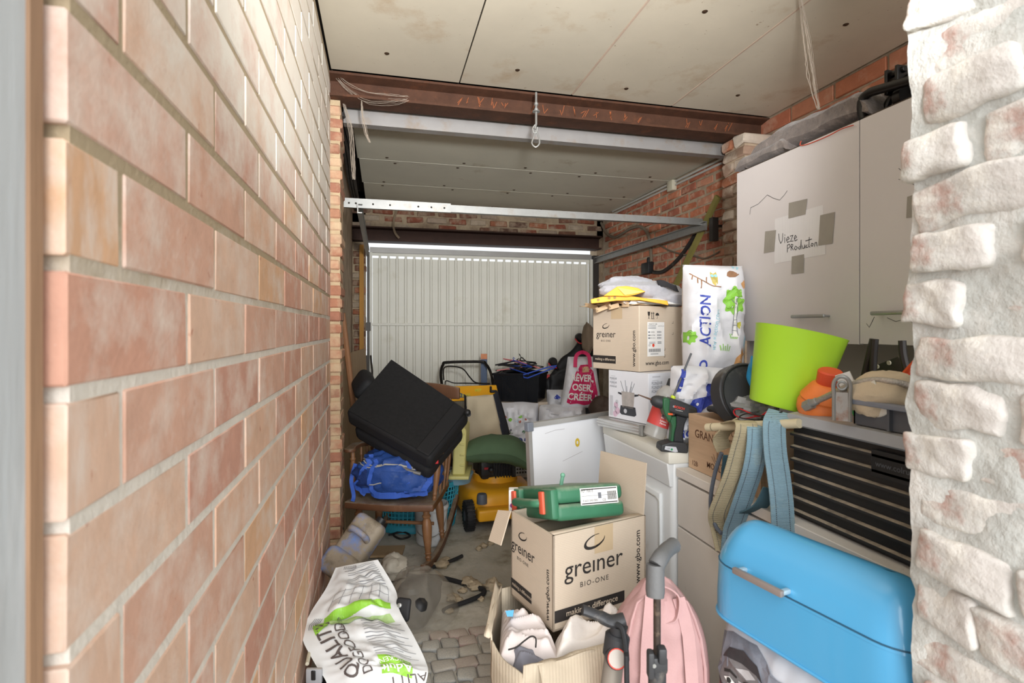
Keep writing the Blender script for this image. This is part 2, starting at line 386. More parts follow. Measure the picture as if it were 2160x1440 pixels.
# ================================================================== structure
DL = .252; W = 2.30; DY = 5.35; ZC = 2.59
def bevel_brick(seed=0, bev=.006, jit=.0025):
    mb = MB(); mb.rbox((0, 0, 0), (1, 1, 1), .03, 1); return mb
def brick_meshes(name, mat, size, n=4, bev=.005, jit=.003, sc=14):
    out = []
    for k in range(n):
        mb = MB(); mb.rbox((0, 0, 0), size, bev, 1); mb.jit(jit, sc, k+1); out.append(mesh(name, mb, mat, True, 35))
    return out
# floor
fm = MB()
def floor_h(x, y): return .006*nz3(x, y, 0, 3, 2)+.004*nz3(x, y, 0, 9, 3)
fm.grid(lambda u, v: Vector((-1.0+4.0*u, -2.0+7.6*v, floor_h(-1+4*u, -2+7.6*v)-.004)), 90, 150)
floor = struct('floor', fm, m_concrete, True, 'dusty worn concrete floor running into old cobbles by the entrance')
cobs = []
for k in range(5):
    mb = MB(); mb.rbox((0, 0, 0), (1, 1, 1), .16, 2); mb.jit(.13, 1.5, k+3); cobs.append(mesh('cobble', mb, m_cob, True, 60))
y = 1.42; row = 0
while y < 2.62:
    x = -.2+(row % 2)*.05
    while x < .92:
        sx = random.uniform(.07, .092); sy = random.uniform(.066, .074)
        if not (y > 2.2 and nz3(x, y, 0, 3) > -.12+(2.6-y)*.6):
            inst('cobble', random.choice(cobs), floor, (x+sx/2, y, .0-.008+random.uniform(-.003, .003)-max(0, y-2.15)*.03), (sx*.95, sy*1.0, .04), (random.uniform(-.05, .05), random.uniform(-.05, .05), random.uniform(-.12, .12)))
        x += sx
    y += .071; row += 1
# left wall: large fair-faced bricks, running bond
lw = MB(); lw.box(-.42, -DL-.002, .524, 2.86, 0, ZC)
wl = struct('wall_left', lw, m_mort, False, 'fair-faced red brick side wall with lime bloom towards the ceiling')
CH = .1088; BL = .3075; JT = .013
lb = brick_meshes('brick', m_brick, (.1, .30, CH-JT), 4, .0022, .0018, 22)
def lbrick(y0, y1, zc, k):
    me = lb[k % 4]
    inst('brick', me, wl, (-DL-.05+random.uniform(-.001, .001), (y0+y1)/2, zc+random.uniform(-.001, .001)), (1, (y1-y0-JT*.8)/.30, 1))
k = 0
for i in range(-11, 13):
    zc = 1.245+CH*(i+.5)
    if zc-CH/2 < -.02 or zc+CH/2 > ZC+.05: continue
    off = .6125 if i % 2 else .80
    ys = [.511]+[off+BL*j for j in range(0, 9) if .6 < off+BL*j < 2.80]+[2.86]
    for a, b in zip(ys, ys[1:]):
        if b-a > .05: lbrick(a, b, zc, k); k += 1
# projecting old pier at the end of the left wall
pm = MB(); pm.box(-.40, -.206, 2.866, 3.07, 0, 2.465)
pier = struct('wall_pier_left', pm, M('pier_mortar', (186, 164, 132), .95, var=.2, vs=14, bump=.8, bs=60), False, 'narrow pier of old bricks with thick pale joints')
pb = brick_meshes('brick', m_pierb, (.2, .215, .05), 4, .007, .006, 18)
z = .12; k = 0
while z < 2.45:
    inst('brick', pb[k % 4], pier, (-.30+random.uniform(-.006, .005), 2.966+random.uniform(-.004, .002), z), (1, 1, 1), (0, 0, random.uniform(-.03, .03))); z += .0655; k += 1
# rear left wall
m2 = MB(); m2.box(-.42, -.272, 3.07, DY, 0, 2.62)
struct('wall_rear_left', m2, m_mortd, False, 'blotchy tan rendered side wall behind the pier')
# right wall
m2 = MB(); m2.box(W+.006, W+.12, .3, DY, 0, 2.62)
wr = struct('wall_right', m2, m_mortd, False, 'weathered orange brick side wall with rough joints')
rb = brick_meshes('brick', m_brick2, (.08, .2, .054), 5, .006, .006, 20)
k = 0
for i in range(19):
    zc = 1.26+.068*i+.03; off = (i % 2)*.107
    for j in range(11):
        yc = 3.05+off+.2145*j
        if yc > 5.28: continue
        if zc > 2.50: continue
        inst('brick', rb[k % 5], wr, (W+.04+random.uniform(-.004, .004), yc+random.uniform(-.004, .004), zc+random.uniform(-.002, .002)), (1, random.uniform(.94, 1.02), 1)); k += 1
fb = brick_meshes('brick', m_brick, (.08, .29, .082), 3, .004, .002, 16)
fb2 = brick_meshes('brick', M('clean_red_brick', (186, 112, 80), .8, var=.14, vs=18, bump=.3, bs=100, rnd=[(196, 126, 94), (188, 116, 88), (200, 136, 106)], dirt=[((206, 172, 148), .36, 9)]), (.08, .29, .082), 3, .004, .002, 16)
for i in range(6):
    for j in range(7):
        zc = 2.585-.047-.095*i; yc = .95+.305*j+(i % 2)*.152
        if yc < 2.8: inst('brick', fb2[(i+j) % 3], wr, (W+.036, yc, zc))
# right pier under the beam
m2 = MB(); m2.box(2.095, W+.05, 2.765, 2.95, 0, 2.465)
pr = struct('wall_pier_right', m2, m_mortd, False, 'brick pier under the rusty beam with flaking whitewash')
qb = brick_meshes('brick', m_pillar, (.115, .21, .06), 5, .01, .011, 16)
qh = brick_meshes('brick', m_pillar, (.23, .1, .06), 5, .01, .011, 16)
k = 0
for i in range(16):
    zc = 2.43-.0715*i; dx = random.uniform(-.008, .008)
    if i % 2:
        for xc in (2.135, 2.258): inst('brick', qb[k % 5], pr, (xc+dx, 2.857, zc), (1, 1, 1), (0, 0, random.uniform(-.04, .04))); k += 1
    else:
        for yc in (2.80, 2.912): inst('brick', qh[k % 5], pr, (2.195+dx, yc, zc), (1, 1, 1), (0, 0, random.uniform(-.04, .04))); k += 1
# back wall with the garage opening
m2 = MB(); m2.box(-.42, -.15, DY+.006, DY+.2, 0, 2.62); m2.box(2.24, W+.12, DY+.006, DY+.2, 0, 2.62); m2.box(-.42, W+.12, DY+.006, DY+.2, 2.275, 2.62)
wb = struct('wall_back', m2, M('crumbling_mortar', (164, 146, 120), .95, var=.3, vs=9, bump=1.2, bs=30, dirt=[((116, 96, 78), .42, 5)]), False, 'old brick gable above the garage door, patched with mortar')
sb = brick_meshes('brick', m_brick3, (.2, .07, .055), 5, .007, .008, 18)
k = 0
for i in range(4):
    for j in range(13):
        xc = -.2+.21*j+(i % 2)*.1
        if xc > 2.28: continue
        if random.random() < .88: inst('brick', sb[k % 5], wb, (xc, DY+.03+random.uniform(-.006, .01), 2.30+.07*i), (random.uniform(.8, 1), 1, 1), (0, random.uniform(-.04, .04), 0))
        k += 1
for i in range(32):
    inst('brick', sb[i % 5], wb, (-.205+random.uniform(-.015, .01), DY+.03, .06+.07*i), (.55, 1, 1), (0, random.uniform(-.05, .05), 0))
# white jamb pillar by the entrance (lumpy bricks, thick limewash)
JX = .852; JY = .715
m2 = MB()
def jam(u, v):
    # wrap round the pillar: inner end face -> reveal -> front
    L_ = [(1.30, JY-.005), (JX+.003, JY-.005), (JX+.003, .34), (1.30, .34)]
    seg = min(2, int(u*3)); t = u*3-seg; a = L_[seg]; b = L_[seg+1]
    x = a[0]+(b[0]-a[0])*t; y_ = a[1]+(b[1]-a[1])*t; z_ = v*2.62
    n = noise.noise_vector(Vector((x*11, y_*11, z_*11)))*.009+noise.noise_vector(Vector((x*40, y_*40, z_*40)))*.004
    return Vector((x, y_, z_))+n
m2.grid(jam, 90, 300)
wf = struct('wall_front', m2, m_wmortar, True, 'entrance jamb of lumpy old bricks under thick flaking whitewash')
zz = .02; i = 0
while zz < 2.56:
    hgt = random.choice([.062, .066, .07, .072]); joint = random.uniform(.006, .016)
    spans = [(JY-.01, .505), (.5, .3)] if i % 3 == 0 else [(JY, .612), (.604, .40)] if i % 3 == 1 else [(JY-.015, .56), (.552, .34)]
    for (a, b) in spans:
        mb = MB(); L_ = a-b-.006
        mb.rbox((0, 0, 0), (.24, L_, hgt), .009, 3)
        bm = bmesh.new(); bv = [bm.verts.new(v) for v in mb.v]
        for f in mb.f: bm.faces.new([bv[q] for q in f])
        bmesh.ops.subdivide_edges(bm, edges=[e for e in bm.edges if e.calc_length() > .02], cuts=6, use_grid_fill=True); bm.verts.index_update()
        mb = MB(); mb.v = [v.co.copy() for v in bm.verts]; mb.f = [tuple(v.index for v in f.verts) for f in bm.faces]; bm.free()
        mb.jit(.016, 9, i*2.3+a*9); mb.jit(.006, 28, i*1.1+a); mb.jit(.003, 70, i)
        o = bpy.data.objects.new('brick', mesh('brick', mb, m_white, True, 70)); COL.objects.link(o); o.parent = wf
        o.location = (JX+.12+random.uniform(-.012, .008), (a+b)/2+random.uniform(-.012, .006), zz+hgt/2); o.rotation_euler = (random.uniform(-.03, .03), random.uniform(-.04, .04), random.uniform(-.04, .04))
    zz += hgt+joint; i += 1
# timber door frame at the left edge
fm = MB(); fm.box(-.46, -.2665, .44, .4905, 0, 2.5)
t1 = struct('trim_1', fm, m_greypaint, False, 'grey painted timber door post')
mb = MB(); mb.box(-.40, -.2635, .4895, .506, 0, 2.5); part('raw_edge', mb, m_rawwood, t1, False)
mb = MB()
for kx, z0, z1 in ((-.2655, 0, 1.12), (-.272, 0, 1.155), (-.278, 0, 1.09), (-.284, .2, 1.05)):
    mb.box(kx-.003, kx+.004, .4385+random.uniform(-.002, .001), .45, z0, z1)
mb.jit(.002, 30); part('splintered_wood', mb, m_rawwood, t1, False)
# ceiling: roof deck plus cement boards
m2 = MB(); m2.box(-.42, W+.12, .25, 2.95, ZC+.03, ZC+.06); m2.box(-.42, W+.12, 2.95, 5.5, ZC+.03, ZC+.06)
ce = struct('ceiling', m2, m_gap, False, 'flat roof underside lined with stained cement boards')
def cboard(x0, x1, y0, y1, z, mat, nm='ceiling_board'):
    mb = MB(); mb.box(x0, x1, y0, y1, z, z+.012); return part(nm, mb, mat, ce, False, bevel=.002)
xs = [-.247, .398, 1.02, 1.634, 2.296]
def screw(par, p):
    mb = MB(); mb.lathe([(.012, 0), (.012, -.001), (.007, -.004), (.002, -.004)], 10); mb.xf(tr(p)); part('screw', mb, m_screw, par)
for a, b in zip(xs, xs[1:]):
    dz = random.uniform(-.003, .003)
    bo = cboard(a+.003, b-.003, .26, 2.80, ZC+dz, m_board)
    for yy in (2.62, 1.9, 1.2): screw(bo, (a+(b-a)*.42, yy+random.uniform(-.05, .05), ZC+dz))
mb = MB()
for a in (1.02, 1.634): mb.box(a-.004, a+.004, .3, 2.79, ZC-.002, ZC+.01)
mb.jit(.002, 12); part('joint_filler', mb, M('pinkish_filler', (190, 168, 150), .9), ce, False)
ys = [3.12, 3.92, 4.56, 5.24]
for n_, (a, b) in enumerate(zip(ys, ys[1:])):
    zz = 2.50
    bo = cboard(-.165+.01*n_, 2.29, a+.004, b-.004, zz, m_board2)
    for xx in (.06, .55, 1.08, 1.55, 2.12):
        for yy in (a+.06, b-.06): screw(bo, (xx+random.uniform(-.06, .06), yy, zz))
mb = MB()
for xx in (-.02, .5, 1.1, 1.7, 2.2): mb.box(xx, xx+.05, 3.0, 5.34, 2.52, ZC+.03)
part('roof_batten', mb, m_gap, ce, False)
# rusty I-beam over the room, grey purlin behind it
def ibeam(y0, y1, z0, z1, x0, x1, tw=.012):
    mb = MB(); ym = (y0+y1)/2
    mb.prism([(y0, z0), (y1, z0), (y1, z0+tw), (ym+tw/2, z0+tw+.012), (ym+tw/2, z1-tw-.012), (y1, z1-tw), (y1, z1), (y0, z1), (y0, z1-tw), (ym-tw/2, z1-tw-.012), (ym-tw/2, z0+tw+.012), (y0, z0+tw)], x0, x1, None, 'x'); return mb
b1 = struct('trim_2', ibeam(2.81, 2.95, 2.466, 2.588, -.40, 2.42), m_rust, False, 'rusty steel beam spanning the ceiling')
S = frame((1.0, 2.873, 2.527), (1, 0, 0), (0, 0, 1), .002)
random.seed(3)
sk = []
for xo in (-.62, -.56, -.5, -.43, -.36, -.2, -.13, -.02, .05, .1, .17, .27, .36, .45, .75, .86, .95, 1.03):
    for q in range(random.choice([2, 3])):
        x0 = xo+random.uniform(0, .03); sk.append([(x0, random.uniform(-.03, .0)), (x0+random.uniform(-.012, .03), random.uniform(.005, .035))])
dstrokes(b1, S, sk, .003, m_rustmark, 'scratched_marks')
mb = MB(); mb.prism([(3.02, 2.41), (3.08, 2.41), (3.08, 2.415), (3.026, 2.415), (3.026, 2.49), (3.09, 2.51), (3.09, 2.515), (3.02, 2.5)], -.20, 2.25, None, 'x')
struct('trim_3', mb, m_purlin, False, 'grey folded steel purlin behind the rusty beam')
# lintel over the garage door
struct('trim_4', ibeam(5.24, 5.40, 2.135, 2.272, -.27, 2.245, .014), m_rustd, False, 'dark rusty steel lintel above the garage door')
mb = MB(); mb.prism([(5.30, 2.14), (5.33, 2.14), (5.33, 2.27), (5.30, 2.27)], -.26, 2.24, None, 'x'); part('web_plate', mb, m_rustd, bpy.data.objects['trim_4'], False)
# garage door
gd = struct('door_1', MB().box(-.11, 2.155, 5.30, 5.345, 2.03, 2.082), m_greypl, False, 'white ribbed steel up-and-over garage door with a grey top rail')
X0, X1 = -.085, 2.135; NR = 27; pw = (X1-X0)/NR
def ribs(z0, z1, ylo=5.35, name='ribbed_sheet'):
    out = []
    for i in range(NR):
        x = X0+i*pw; out += [(x, ylo), (x+pw*.64, ylo), (x+pw*.72, ylo-.012), (x+pw*.92, ylo-.012)]
    out.append((X1, ylo)); mb = MB(); n = len(out)
    mb.add([(a, b, z0) for a, b in out]+[(a, b, z1) for a, b in out], [(i, i+1, n+i+1, n+i) for i in range(n-1)])
    return part(name, mb, m_doorw, gd, False, solid=.0015)
ribs(1.352, 1.985); ribs(.03, 1.332)
mb = MB()
for i in range(NR): x = X0+i*pw+pw*.68; mb.box(x, x+pw*.30, 5.335, 5.342, 1.985, 2.032)
part('rib_top', mb, m_doorw, gd, False)
part('door_top_edge', MB().box(-.10, 2.145, 5.325, 5.333, 2.003, 2.032), m_doorw, gd, False)
part('middle_seam', MB().box(-.10, 2.145, 5.326, 5.352, 1.330, 1.354), m_doorw, gd, False, bevel=.003)
part('bottom_rail', MB().box(-.10, 2.145, 5.32, 5.35, .0, .035), m_doorw, gd, False)
mb = MB(); mb.box(-.118, -.088, 5.29, 5.345, 0, 2.03); part('side_rail', mb, m_doorw, gd, False)
mb = MB(); mb.box(2.138, 2.165, 5.29, 5.345, 0, 2.03); part('side_rail', mb, m_doorw, gd, False)
m_dk = M('dark_track_steel', (62, 58, 54), .5, .5)
mb = MB(); mb.box(-.135, -.112, 5.24, 5.29, .2, 2.03); mb.box(-.145, -.10, 5.235, 5.245, 1.28, 1.36); part('guide_track', mb, m_dk, gd, False)
mb = MB(); mb.box(2.165, 2.225, 5.27, 5.345, 0, 2.07); part('guide_track', mb, m_dk, gd, False)
mb = MB(); mb.box(-.16, -.125, 5.2, 5.23, .55, 1.05); mb.tube([(-.10, 5.22, .55), (-.085, 5.22, .7), (-.085, 5.22, .9), (-.10, 5.22, 1.05)], .008); part('spring_arm', mb, m_dk, gd, False)
mb = MB()
for dx in (-.03, 0, .03): mb.lathe([(.006, 0), (.006, .006)], 8, tr(1.03+dx, 5.30, 2.055+abs(dx)*.2) @ rot(90))
part('bolt', mb, m_galv, gd)
struct('trim_5', MB().box(-.205, -.165, 5.29, 5.36, 0, 2.1), M('ochre_timber', (176, 126, 52), .7, var=.3, vs=14, stretch=(1, 1, .2)), False, 'ochre strip beside the garage door')
# outside ground past the garage door is simply the yard; horizontal tracks and tie bar
tt = thing('door_track_frame', 'galvanised garage door runner rails joined by a cross bar', 'rail', (1.0, 3.37, 2.02))
ZT = 2.03
mb = MB(); mb.prism([(3.35, ZT), (3.39, ZT), (3.39, ZT+.004), (3.354, ZT+.004), (3.354, ZT+.045), (3.35, ZT+.045)], -.22, 2.2, None, 'x'); part('cross_bar', mb, m_galv, tt, False, world=True)
mb = MB(); mb.box(-.22, .42, 3.345, 3.351, ZT-.004, ZT+.052); part('joint_plate', mb, m_galv, tt, False, world=True)
mb = MB()
for xx in (-.19, -.15, -.05, .05, .22, .3, .38): mb.lathe([(.006, 0), (.006, .002)], 8, tr(xx, 3.3445, ZT+.022) @ rot(90))
part('bolt_hole', mb, m_gap, tt, world=True)
for xx, sg in ((-.14, 1), (2.2, -1)):
    mb = MB(); z0 = 1.985; mb.prism([(xx, z0), (xx+sg*.028, z0), (xx+sg*.028, z0+.006), (xx+sg*.005, z0+.006), (xx+sg*.005, z0+.055), (xx+sg*.028, z0+.055), (xx+sg*.028, z0+.062), (xx, z0+.062)], 3.3, 5.27); part('side_rail', mb, m_galv, tt, False, world=True)
mb = MB(); mb.box(2.19, 2.235, 3.22, 3.26, 1.9, 2.06); mb.box(2.235, 2.30, 3.22, 3.26, 2.0, 2.01); part('wall_bracket', mb, m_dk, tt, False, world=True)
# conduits and boxes on the right wall
for n_, dz in ((0, 0), (1, .028)):
    mb = MB(); mb.tube([PX(1292, 452, W-.012)+Vector((0, 0, dz)), PX(1524, 343, W-.012)+Vector((0, 0, dz))], .0085, 8)
    solo('wiring_conduit', ['lower', 'upper'][n_]+' of two thin grey wiring pipes along the brick wall', 'pipe', mb, m_pipe, PX(1292, 452, W-.012), world=True)
p = PX(1417, 392, W-.02); solo('junction_box', 'ivory junction box at the end of the wiring pipes', 'box', MB().rbox((0, 0, 0), (.045, .085, .085), .008, 2), m_ivory, p)
p = PX(1366, 566, W-.02); t = thing('isolator_switch', 'black switch box fixed to the brick wall', 'switch', p)
part('housing', MB().rbox((0, 0, 0), (.06, .13, .10), .006, 2), m_black, t); part('gland', MB().lathe([(.016, 0), (.016, .04), (.011, .05)], 10, tr(0, -.02, .045)), m_black, t)
def wallcable(name, label, pts, r, mat, X=W-.012, n=6):
    mb = MB(); mb.tube(spl([PX(a, b, X) for a, b in pts], n), r, 7); return solo(name, label, 'cable', mb, mat, PX(*pts[0], X), world=True)
m_cabg = M('grey_brown_cable', (120, 108, 92), .6); m_cabk = M('black_cable', (44, 40, 38), .55, dirt=[((110, 102, 92), .3, 10)])
wallcable('wall_cable', 'thick grey cable looping over the wall to the black switch', [(1268, 470), (1280, 492), (1298, 500), (1330, 482), (1352, 478), (1366, 492), (1372, 520), (1374, 552)], .014, m_cabg)
wallcable('wall_cable', 'thick black hose rising from the switch along the green batten', [(1378, 574), (1400, 572), (1432, 545), (1460, 505), (1478, 470)], .016, m_cabk)
wallcable('wall_cable', 'thin cable sagging between the batten and the brick pier', [(1388, 515), (1412, 528), (1440, 536), (1466, 540), (1485, 545), (1506, 537), (1518, 530)], .006, m_cabg)
mb = MB(); mb.tube(spl([Vector((2.04, 2.72, 2.10)), Vector((2.06, 2.74, 2.135)), Vector((2.2, 2.72, 2.155)), Vector((2.26, 2.72, 2.15))]), .012); mb.tube(spl([Vector((2.04, 2.73, 2.08)), Vector((2.06, 2.735, 2.12)), Vector((2.2, 2.725, 2.13)), Vector((2.26, 2.72, 2.12))]), .01); mb.tube([Vector((2.055, 2.73, 2.12)), Vector((2.057, 2.73, 2.05))], .006)
solo('cable_loop', 'bundle of black cables hooked round the brick pier', 'cable', mb, m_cabk, (2.1, 2.72, 2.1), world=True)
a = PX(1508, 428, 2.235); b = PX(1425, 602, 2.19); d = (b-a).normalized()
mb = MB(); mb.strip([a-d*.05, b+d*.45], .042, .024, (0, 1, .3)); solo('wooden_batten', 'slanting green-stained wooden batten propped against the brick wall', 'batten', mb, M('greenish_timber', (140, 132, 72), .7, var=.15, vs=10), b, world=True, smooth=False)
# dark cables in the gap left of the rear boards
for k in range(3):
    xx = -.245+.022*k
    mb = MB(); mb.tube(spl([Vector((xx, 2.98, 2.46-.01*k)), Vector((xx+.01, 3.6, 2.45)), Vector((xx, 4.4, 2.44-.01*k)), Vector((xx+.01, 5.25, 2.42))]), .012, 6)
    solo('ceiling_cable', 'clipped black cable running along the ceiling edge behind the pier', 'cable', mb, m_cabk, (xx, 3, 2.4), group='cables along the ceiling edge', world=True)
mb = MB(); mb.tube(spl([PY(830, 428, 5.3), PY(940, 437, 5.3), PY(1060, 441, 5.3), PY(1180, 452, 5.3)]), .009, 6); solo('ceiling_cable', 'thin black cable clipped above the garage lintel', 'cable', mb, m_cabk, PY(830, 428, 5.3), world=True)
mb = MB(); mb.strip(spl([PY(838, 440, 5.2), PY(830, 470, 5.2), PY(833, 490, 5.2), PY(842, 502, 5.2)]), .02, .003, (1, 0, 0)); solo('hanging_rag', 'dusty shred of cobweb hanging across the dark lintel', 'cobweb', mb, M('grey_lint', (120, 104, 84), .9), PY(838, 440, 5.2), world=True)
# hook with carabiner under the beam
t, q = camthing('ceiling_hook', 'galvanised threaded hook with carabiner hanging from the rusty beam', 'hook', 1131, 250, 2.80)
part('threaded_rod', MB().tube([q(1131, 195), q(1131, 262), q(1128, 272)], .006, 8), m_galv, t)
part('washer', MB().lathe([(.02, 0), (.02, .004)], 14, tr(q(1131, 236))), m_galv, t); part('nut', MB().lathe([(.011, 0), (.011, .012)], 6, tr(q(1131, 234))), m_galv, t)
part('nut', MB().lathe([(.011, 0), (.011, .012)], 6, tr(q(1131, 222))), m_galv, t)
part('eye', MB().tube(spl([q(1130, 262), q(1124, 270), q(1126, 280), q(1132, 279), q(1134, 268)], 5), .004, 7), m_galv, t)
part('carabiner', MB().tube(spl([q(1130, 275), q(1126, 288), q(1122, 302), q(1130, 310), q(1138, 302), q(1136, 288)], 5, True), .0042, 8, closed=True), m_galv, t)
# cobwebs
def web(label, pts, ws, group=None, seed=0):
    mb = MB(); random.seed(seed)
    for k in range(9):
        off = Vector((random.uniform(-1, 1), random.uniform(-1, 1), random.uniform(-1, 1)))*ws*1.2
        pp = spl([Vector(p)+off*math.sin(math.pi*(i+.4)/(len(pts)))+Vector((random.uniform(-1, 1), 0, random.uniform(-1, 1)))*ws*.25 for i, p in enumerate(pts)], 6)
        mb.tube([v+noise.noise_vector(v*60+Vector((k, 0, 0)))*.003 for v in pp], random.choice([.0005, .0008, .0014]), 4)
    return solo('cobweb', label, 'cobweb', mb, m_web, pts[0], world=True)
web('long dusty cobweb strand hanging from the ceiling boards', [PZ(1685, -30, 2.585)]+[P(a, b, 2.12) for a, b in ((1696, 50), (1705, 110), (1712, 160), (1718, 195), (1727, 230))], .012, seed=1)
web('cobweb sheet draped under the rusty beam by the left pier', [P(a, b, 2.72) for a, b in ((700, 150), (730, 185), (770, 205), (820, 210), (858, 208))], .022, seed=2)
web('cobweb strand dangling in front of the purlin', [P(a, b, 2.74) for a, b in ((762, 205), (765, 240), (770, 268), (774, 285), (780, 300))], .007, seed=3)
web('dusty cobweb rope hanging beside the left pier', [P(a, b, 2.78) for a, b in ((720, 200), (731, 240), (738, 270), (742, 300), (744, 340), (746, 378))], .012, seed=4)
# ================================================================== furniture and boxes on the right
m_mel = M('white_melamine', (204, 198, 196), .45, var=.04, vs=4, dirt=[((184, 174, 164), .27, 9, .05)])
m_mel2 = M('aged_white_melamine', (218, 212, 204), .5, var=.06, vs=5, dirt=[((168, 152, 132), .29, 12, .05)])
m_enam = M('white_enamel', (226, 228, 228), .3, var=.03, vs=3, dirt=[((200, 194, 180), .28, 6, .1)])
m_tape = M('grey_duct_tape', (150, 144, 134), .45, var=.1, vs=14, bump=.2, bs=20)
m_paper = M('white_paper', (232, 230, 226), .7, var=.04, vs=5)
m_card = M('brown_cardboard', (200, 184, 164), .8, var=.06, vs=5, bump=.1, bs=90, wave=(60, 'Z', .06))
m_card2 = M('worn_cardboard', (194, 180, 158), .85, var=.14, vs=7, bump=.2, bs=40, wave=(36, 'X', .3), dirt=[((214, 200, 178), .36, 8)])
m_cardin = M('cardboard_inside', (184, 166, 142), .85, var=.1, vs=6)
m_ptape = M('parcel_tape', (194, 172, 140), .25, var=.05)
m_dgrey = M('dark_grey_plastic', (88, 90, 95), .5, var=.12)
m_grey = M('grey_plastic', (160, 162, 166), .5, var=.1, vs=8, topdust_lit=((176, 170, 160), .3))
# ---- hutch with two doors
CXF = 1.45; Y0, YS, Y1 = .765, 1.352, 1.939; ZB, ZTp = 1.263, 1.943
t = thing('wall_cabinet', 'white two-door kitchen cabinet with a taped note on its door', 'cabinet', (1.62, 1.35, .797))
mb = MB(); mb.box(CXF+.004, 1.80, Y0, Y1, ZB, ZB+.018); mb.box(CXF+.004, 1.80, Y0, Y1, ZTp-.018, ZTp); mb.box(CXF+.004, 1.8, Y0, Y0+.018, .80, ZTp); mb.box(CXF+.03, 1.8, Y1-.018, Y1, .862, ZTp)
part('body', mb, m_mel, t, False, world=True, bevel=.001)
part('back_panel', MB().box(1.70, 1.705, Y0, Y1, .862, ZB+.01), M('grey_green_panel', (188, 188, 176), .6, var=.08), t, False, world=True)
part('top_edge', MB().box(CXF+.002, 1.80, Y0, Y1, ZTp+.001, ZTp+.012), M('dark_particle_edge', (74, 62, 52), .8), t, False, world=True)
for n_, (a, b) in enumerate(((YS+.0015, Y1), (Y0, YS-.0015))):
    d = part('door', MB().box(CXF-.018, CXF, a, b, ZB-.012+.012*n_-.01*n_, ZTp), m_mel, t, False, world=True, bevel=.0015)
    yh = (1.455, 1.60) if n_ == 0 else (1.14, 1.285)
    hb = MB(); zz = 1.342 if n_ == 0 else 1.345; xx = CXF-.018-.03
    hb.rbox((xx, (yh[0]+yh[1])/2, zz), (.011, yh[1]-yh[0], .012), .004, 2)
    for yy in (yh[0]+.012, yh[1]-.012): hb.tube([(xx, yy, zz), (CXF-.018, yy, zz)], .004, 8)
    part('handle', hb, m_galv, d, world=True)
    S = frame((CXF-.018-1.62, 0-1.35, -.797), (0, -1, 0), (0, 0, 1), .001)  # u = -y
    def UV(x, y): v = PX(x, y, CXF-.018); return (-v.y, v.z)
    SS = S
    if n_ == 0:
        c4 = [UV(*p_) for p_ in ((1635, 462), (1736, 432), (1742, 536), (1634, 556))]
        dpoly(d, frame((CXF-.018-1.62, -1.35, -.797), (0, -1, 0), (0, 0, 1), .0008), [c4], M('note_paper', (214, 211, 210), .6, var=.05, vs=20, stretch=(1, 8, .5)), 'note_sheet')
        S2 = frame((CXF-.018-1.62, -1.35, -.797), (0, -1, 0), (0, 0, 1), .002)
        for quad in (((1665, 428), (1704, 419), (1700, 452), (1664, 461)), ((1615, 488), (1638, 485), (1634, 530), (1612, 534)), ((1731, 454), (1762, 447), (1757, 513), (1727, 518)), ((1671, 541), (1697, 536), (1696, 575), (1670, 578))):
            dpoly(d, S2, [[UV(*p_) for p_ in quad]], m_tape, 'tape_strip')
        # handwriting, letter by letter
        L_ = [[(1638, 493), (1639, 505), (1643, 513), (1647, 507), (1648, 492)], [(1653, 500), (1653, 512)], [(1653, 495), (1653.5, 496.5)],
              [(1657, 507), (1664, 503), (1661, 499), (1657, 504), (1659, 511), (1665, 509)], [(1660+6, 498), (1673, 496), (1667, 509), (1674, 508)],
              [(1676, 504), (1682, 500), (1679, 496), (1676, 501), (1678, 508), (1684, 505)],
              [(1659, 532), (1659, 517), (1664, 515), (1667, 519), (1661, 524)], [(1668, 528), (1669, 515), (1673, 516), (1672, 520), (1669, 521), (1674, 527)],
              [(1679, 519), (1676, 524), (1680, 527), (1684, 522), (1680, 519)], [(1690, 519), (1686, 523), (1689, 526), (1692, 521), (1693, 506), (1693, 525)],
              [(1696, 518), (1697, 524), (1701, 523), (1702, 516), (1703, 523)], [(1708, 516), (1705, 519), (1706, 522), (1710, 521)],
              [(1713, 500), (1712, 520), (1715, 521)], [(1704, 508), (1719, 504)], [(1719, 513), (1717, 518), (1721, 519), (1723, 514), (1719, 513)], [(1726, 520), (1727, 512), (1731, 511), (1732, 519)]]
        L_ = [[((x-1634)*.86+1640, y) for x, y in l] for l in L_]
        dstrokes(d, S2, [[UV(*p_) for p_ in l] for l in L_], .0022, m_ink, 'handwriting')
        dstrokes(d, S, [[UV(*p_) for p_ in l] for l in ([(1582, 452), (1584, 438), (1600, 430), (1619, 411), (1632, 418), (1645, 422), (1655, 411), (1661, 402)],)], .0016, m_ink, 'hairline_mark')
    else:
        dpoly(d, S, [[UV(*p_) for p_ in ((1914, 415), (1955, 402), (1955, 455), (1912, 460))]], m_tape, 'tape_strip')
        dstrokes(d, S, [[UV(*p_) for p_ in l] for l in ([(1828, 682), (1834, 690), (1845, 668)], [(1872, 670), (1890, 678), (1910, 672), (1925, 680)], [(1896, 355), (1915, 370), (1935, 392)], [(1896, 378), (1920, 385), (1940, 396)])], .0014, m_ink, 'hairline_mark')
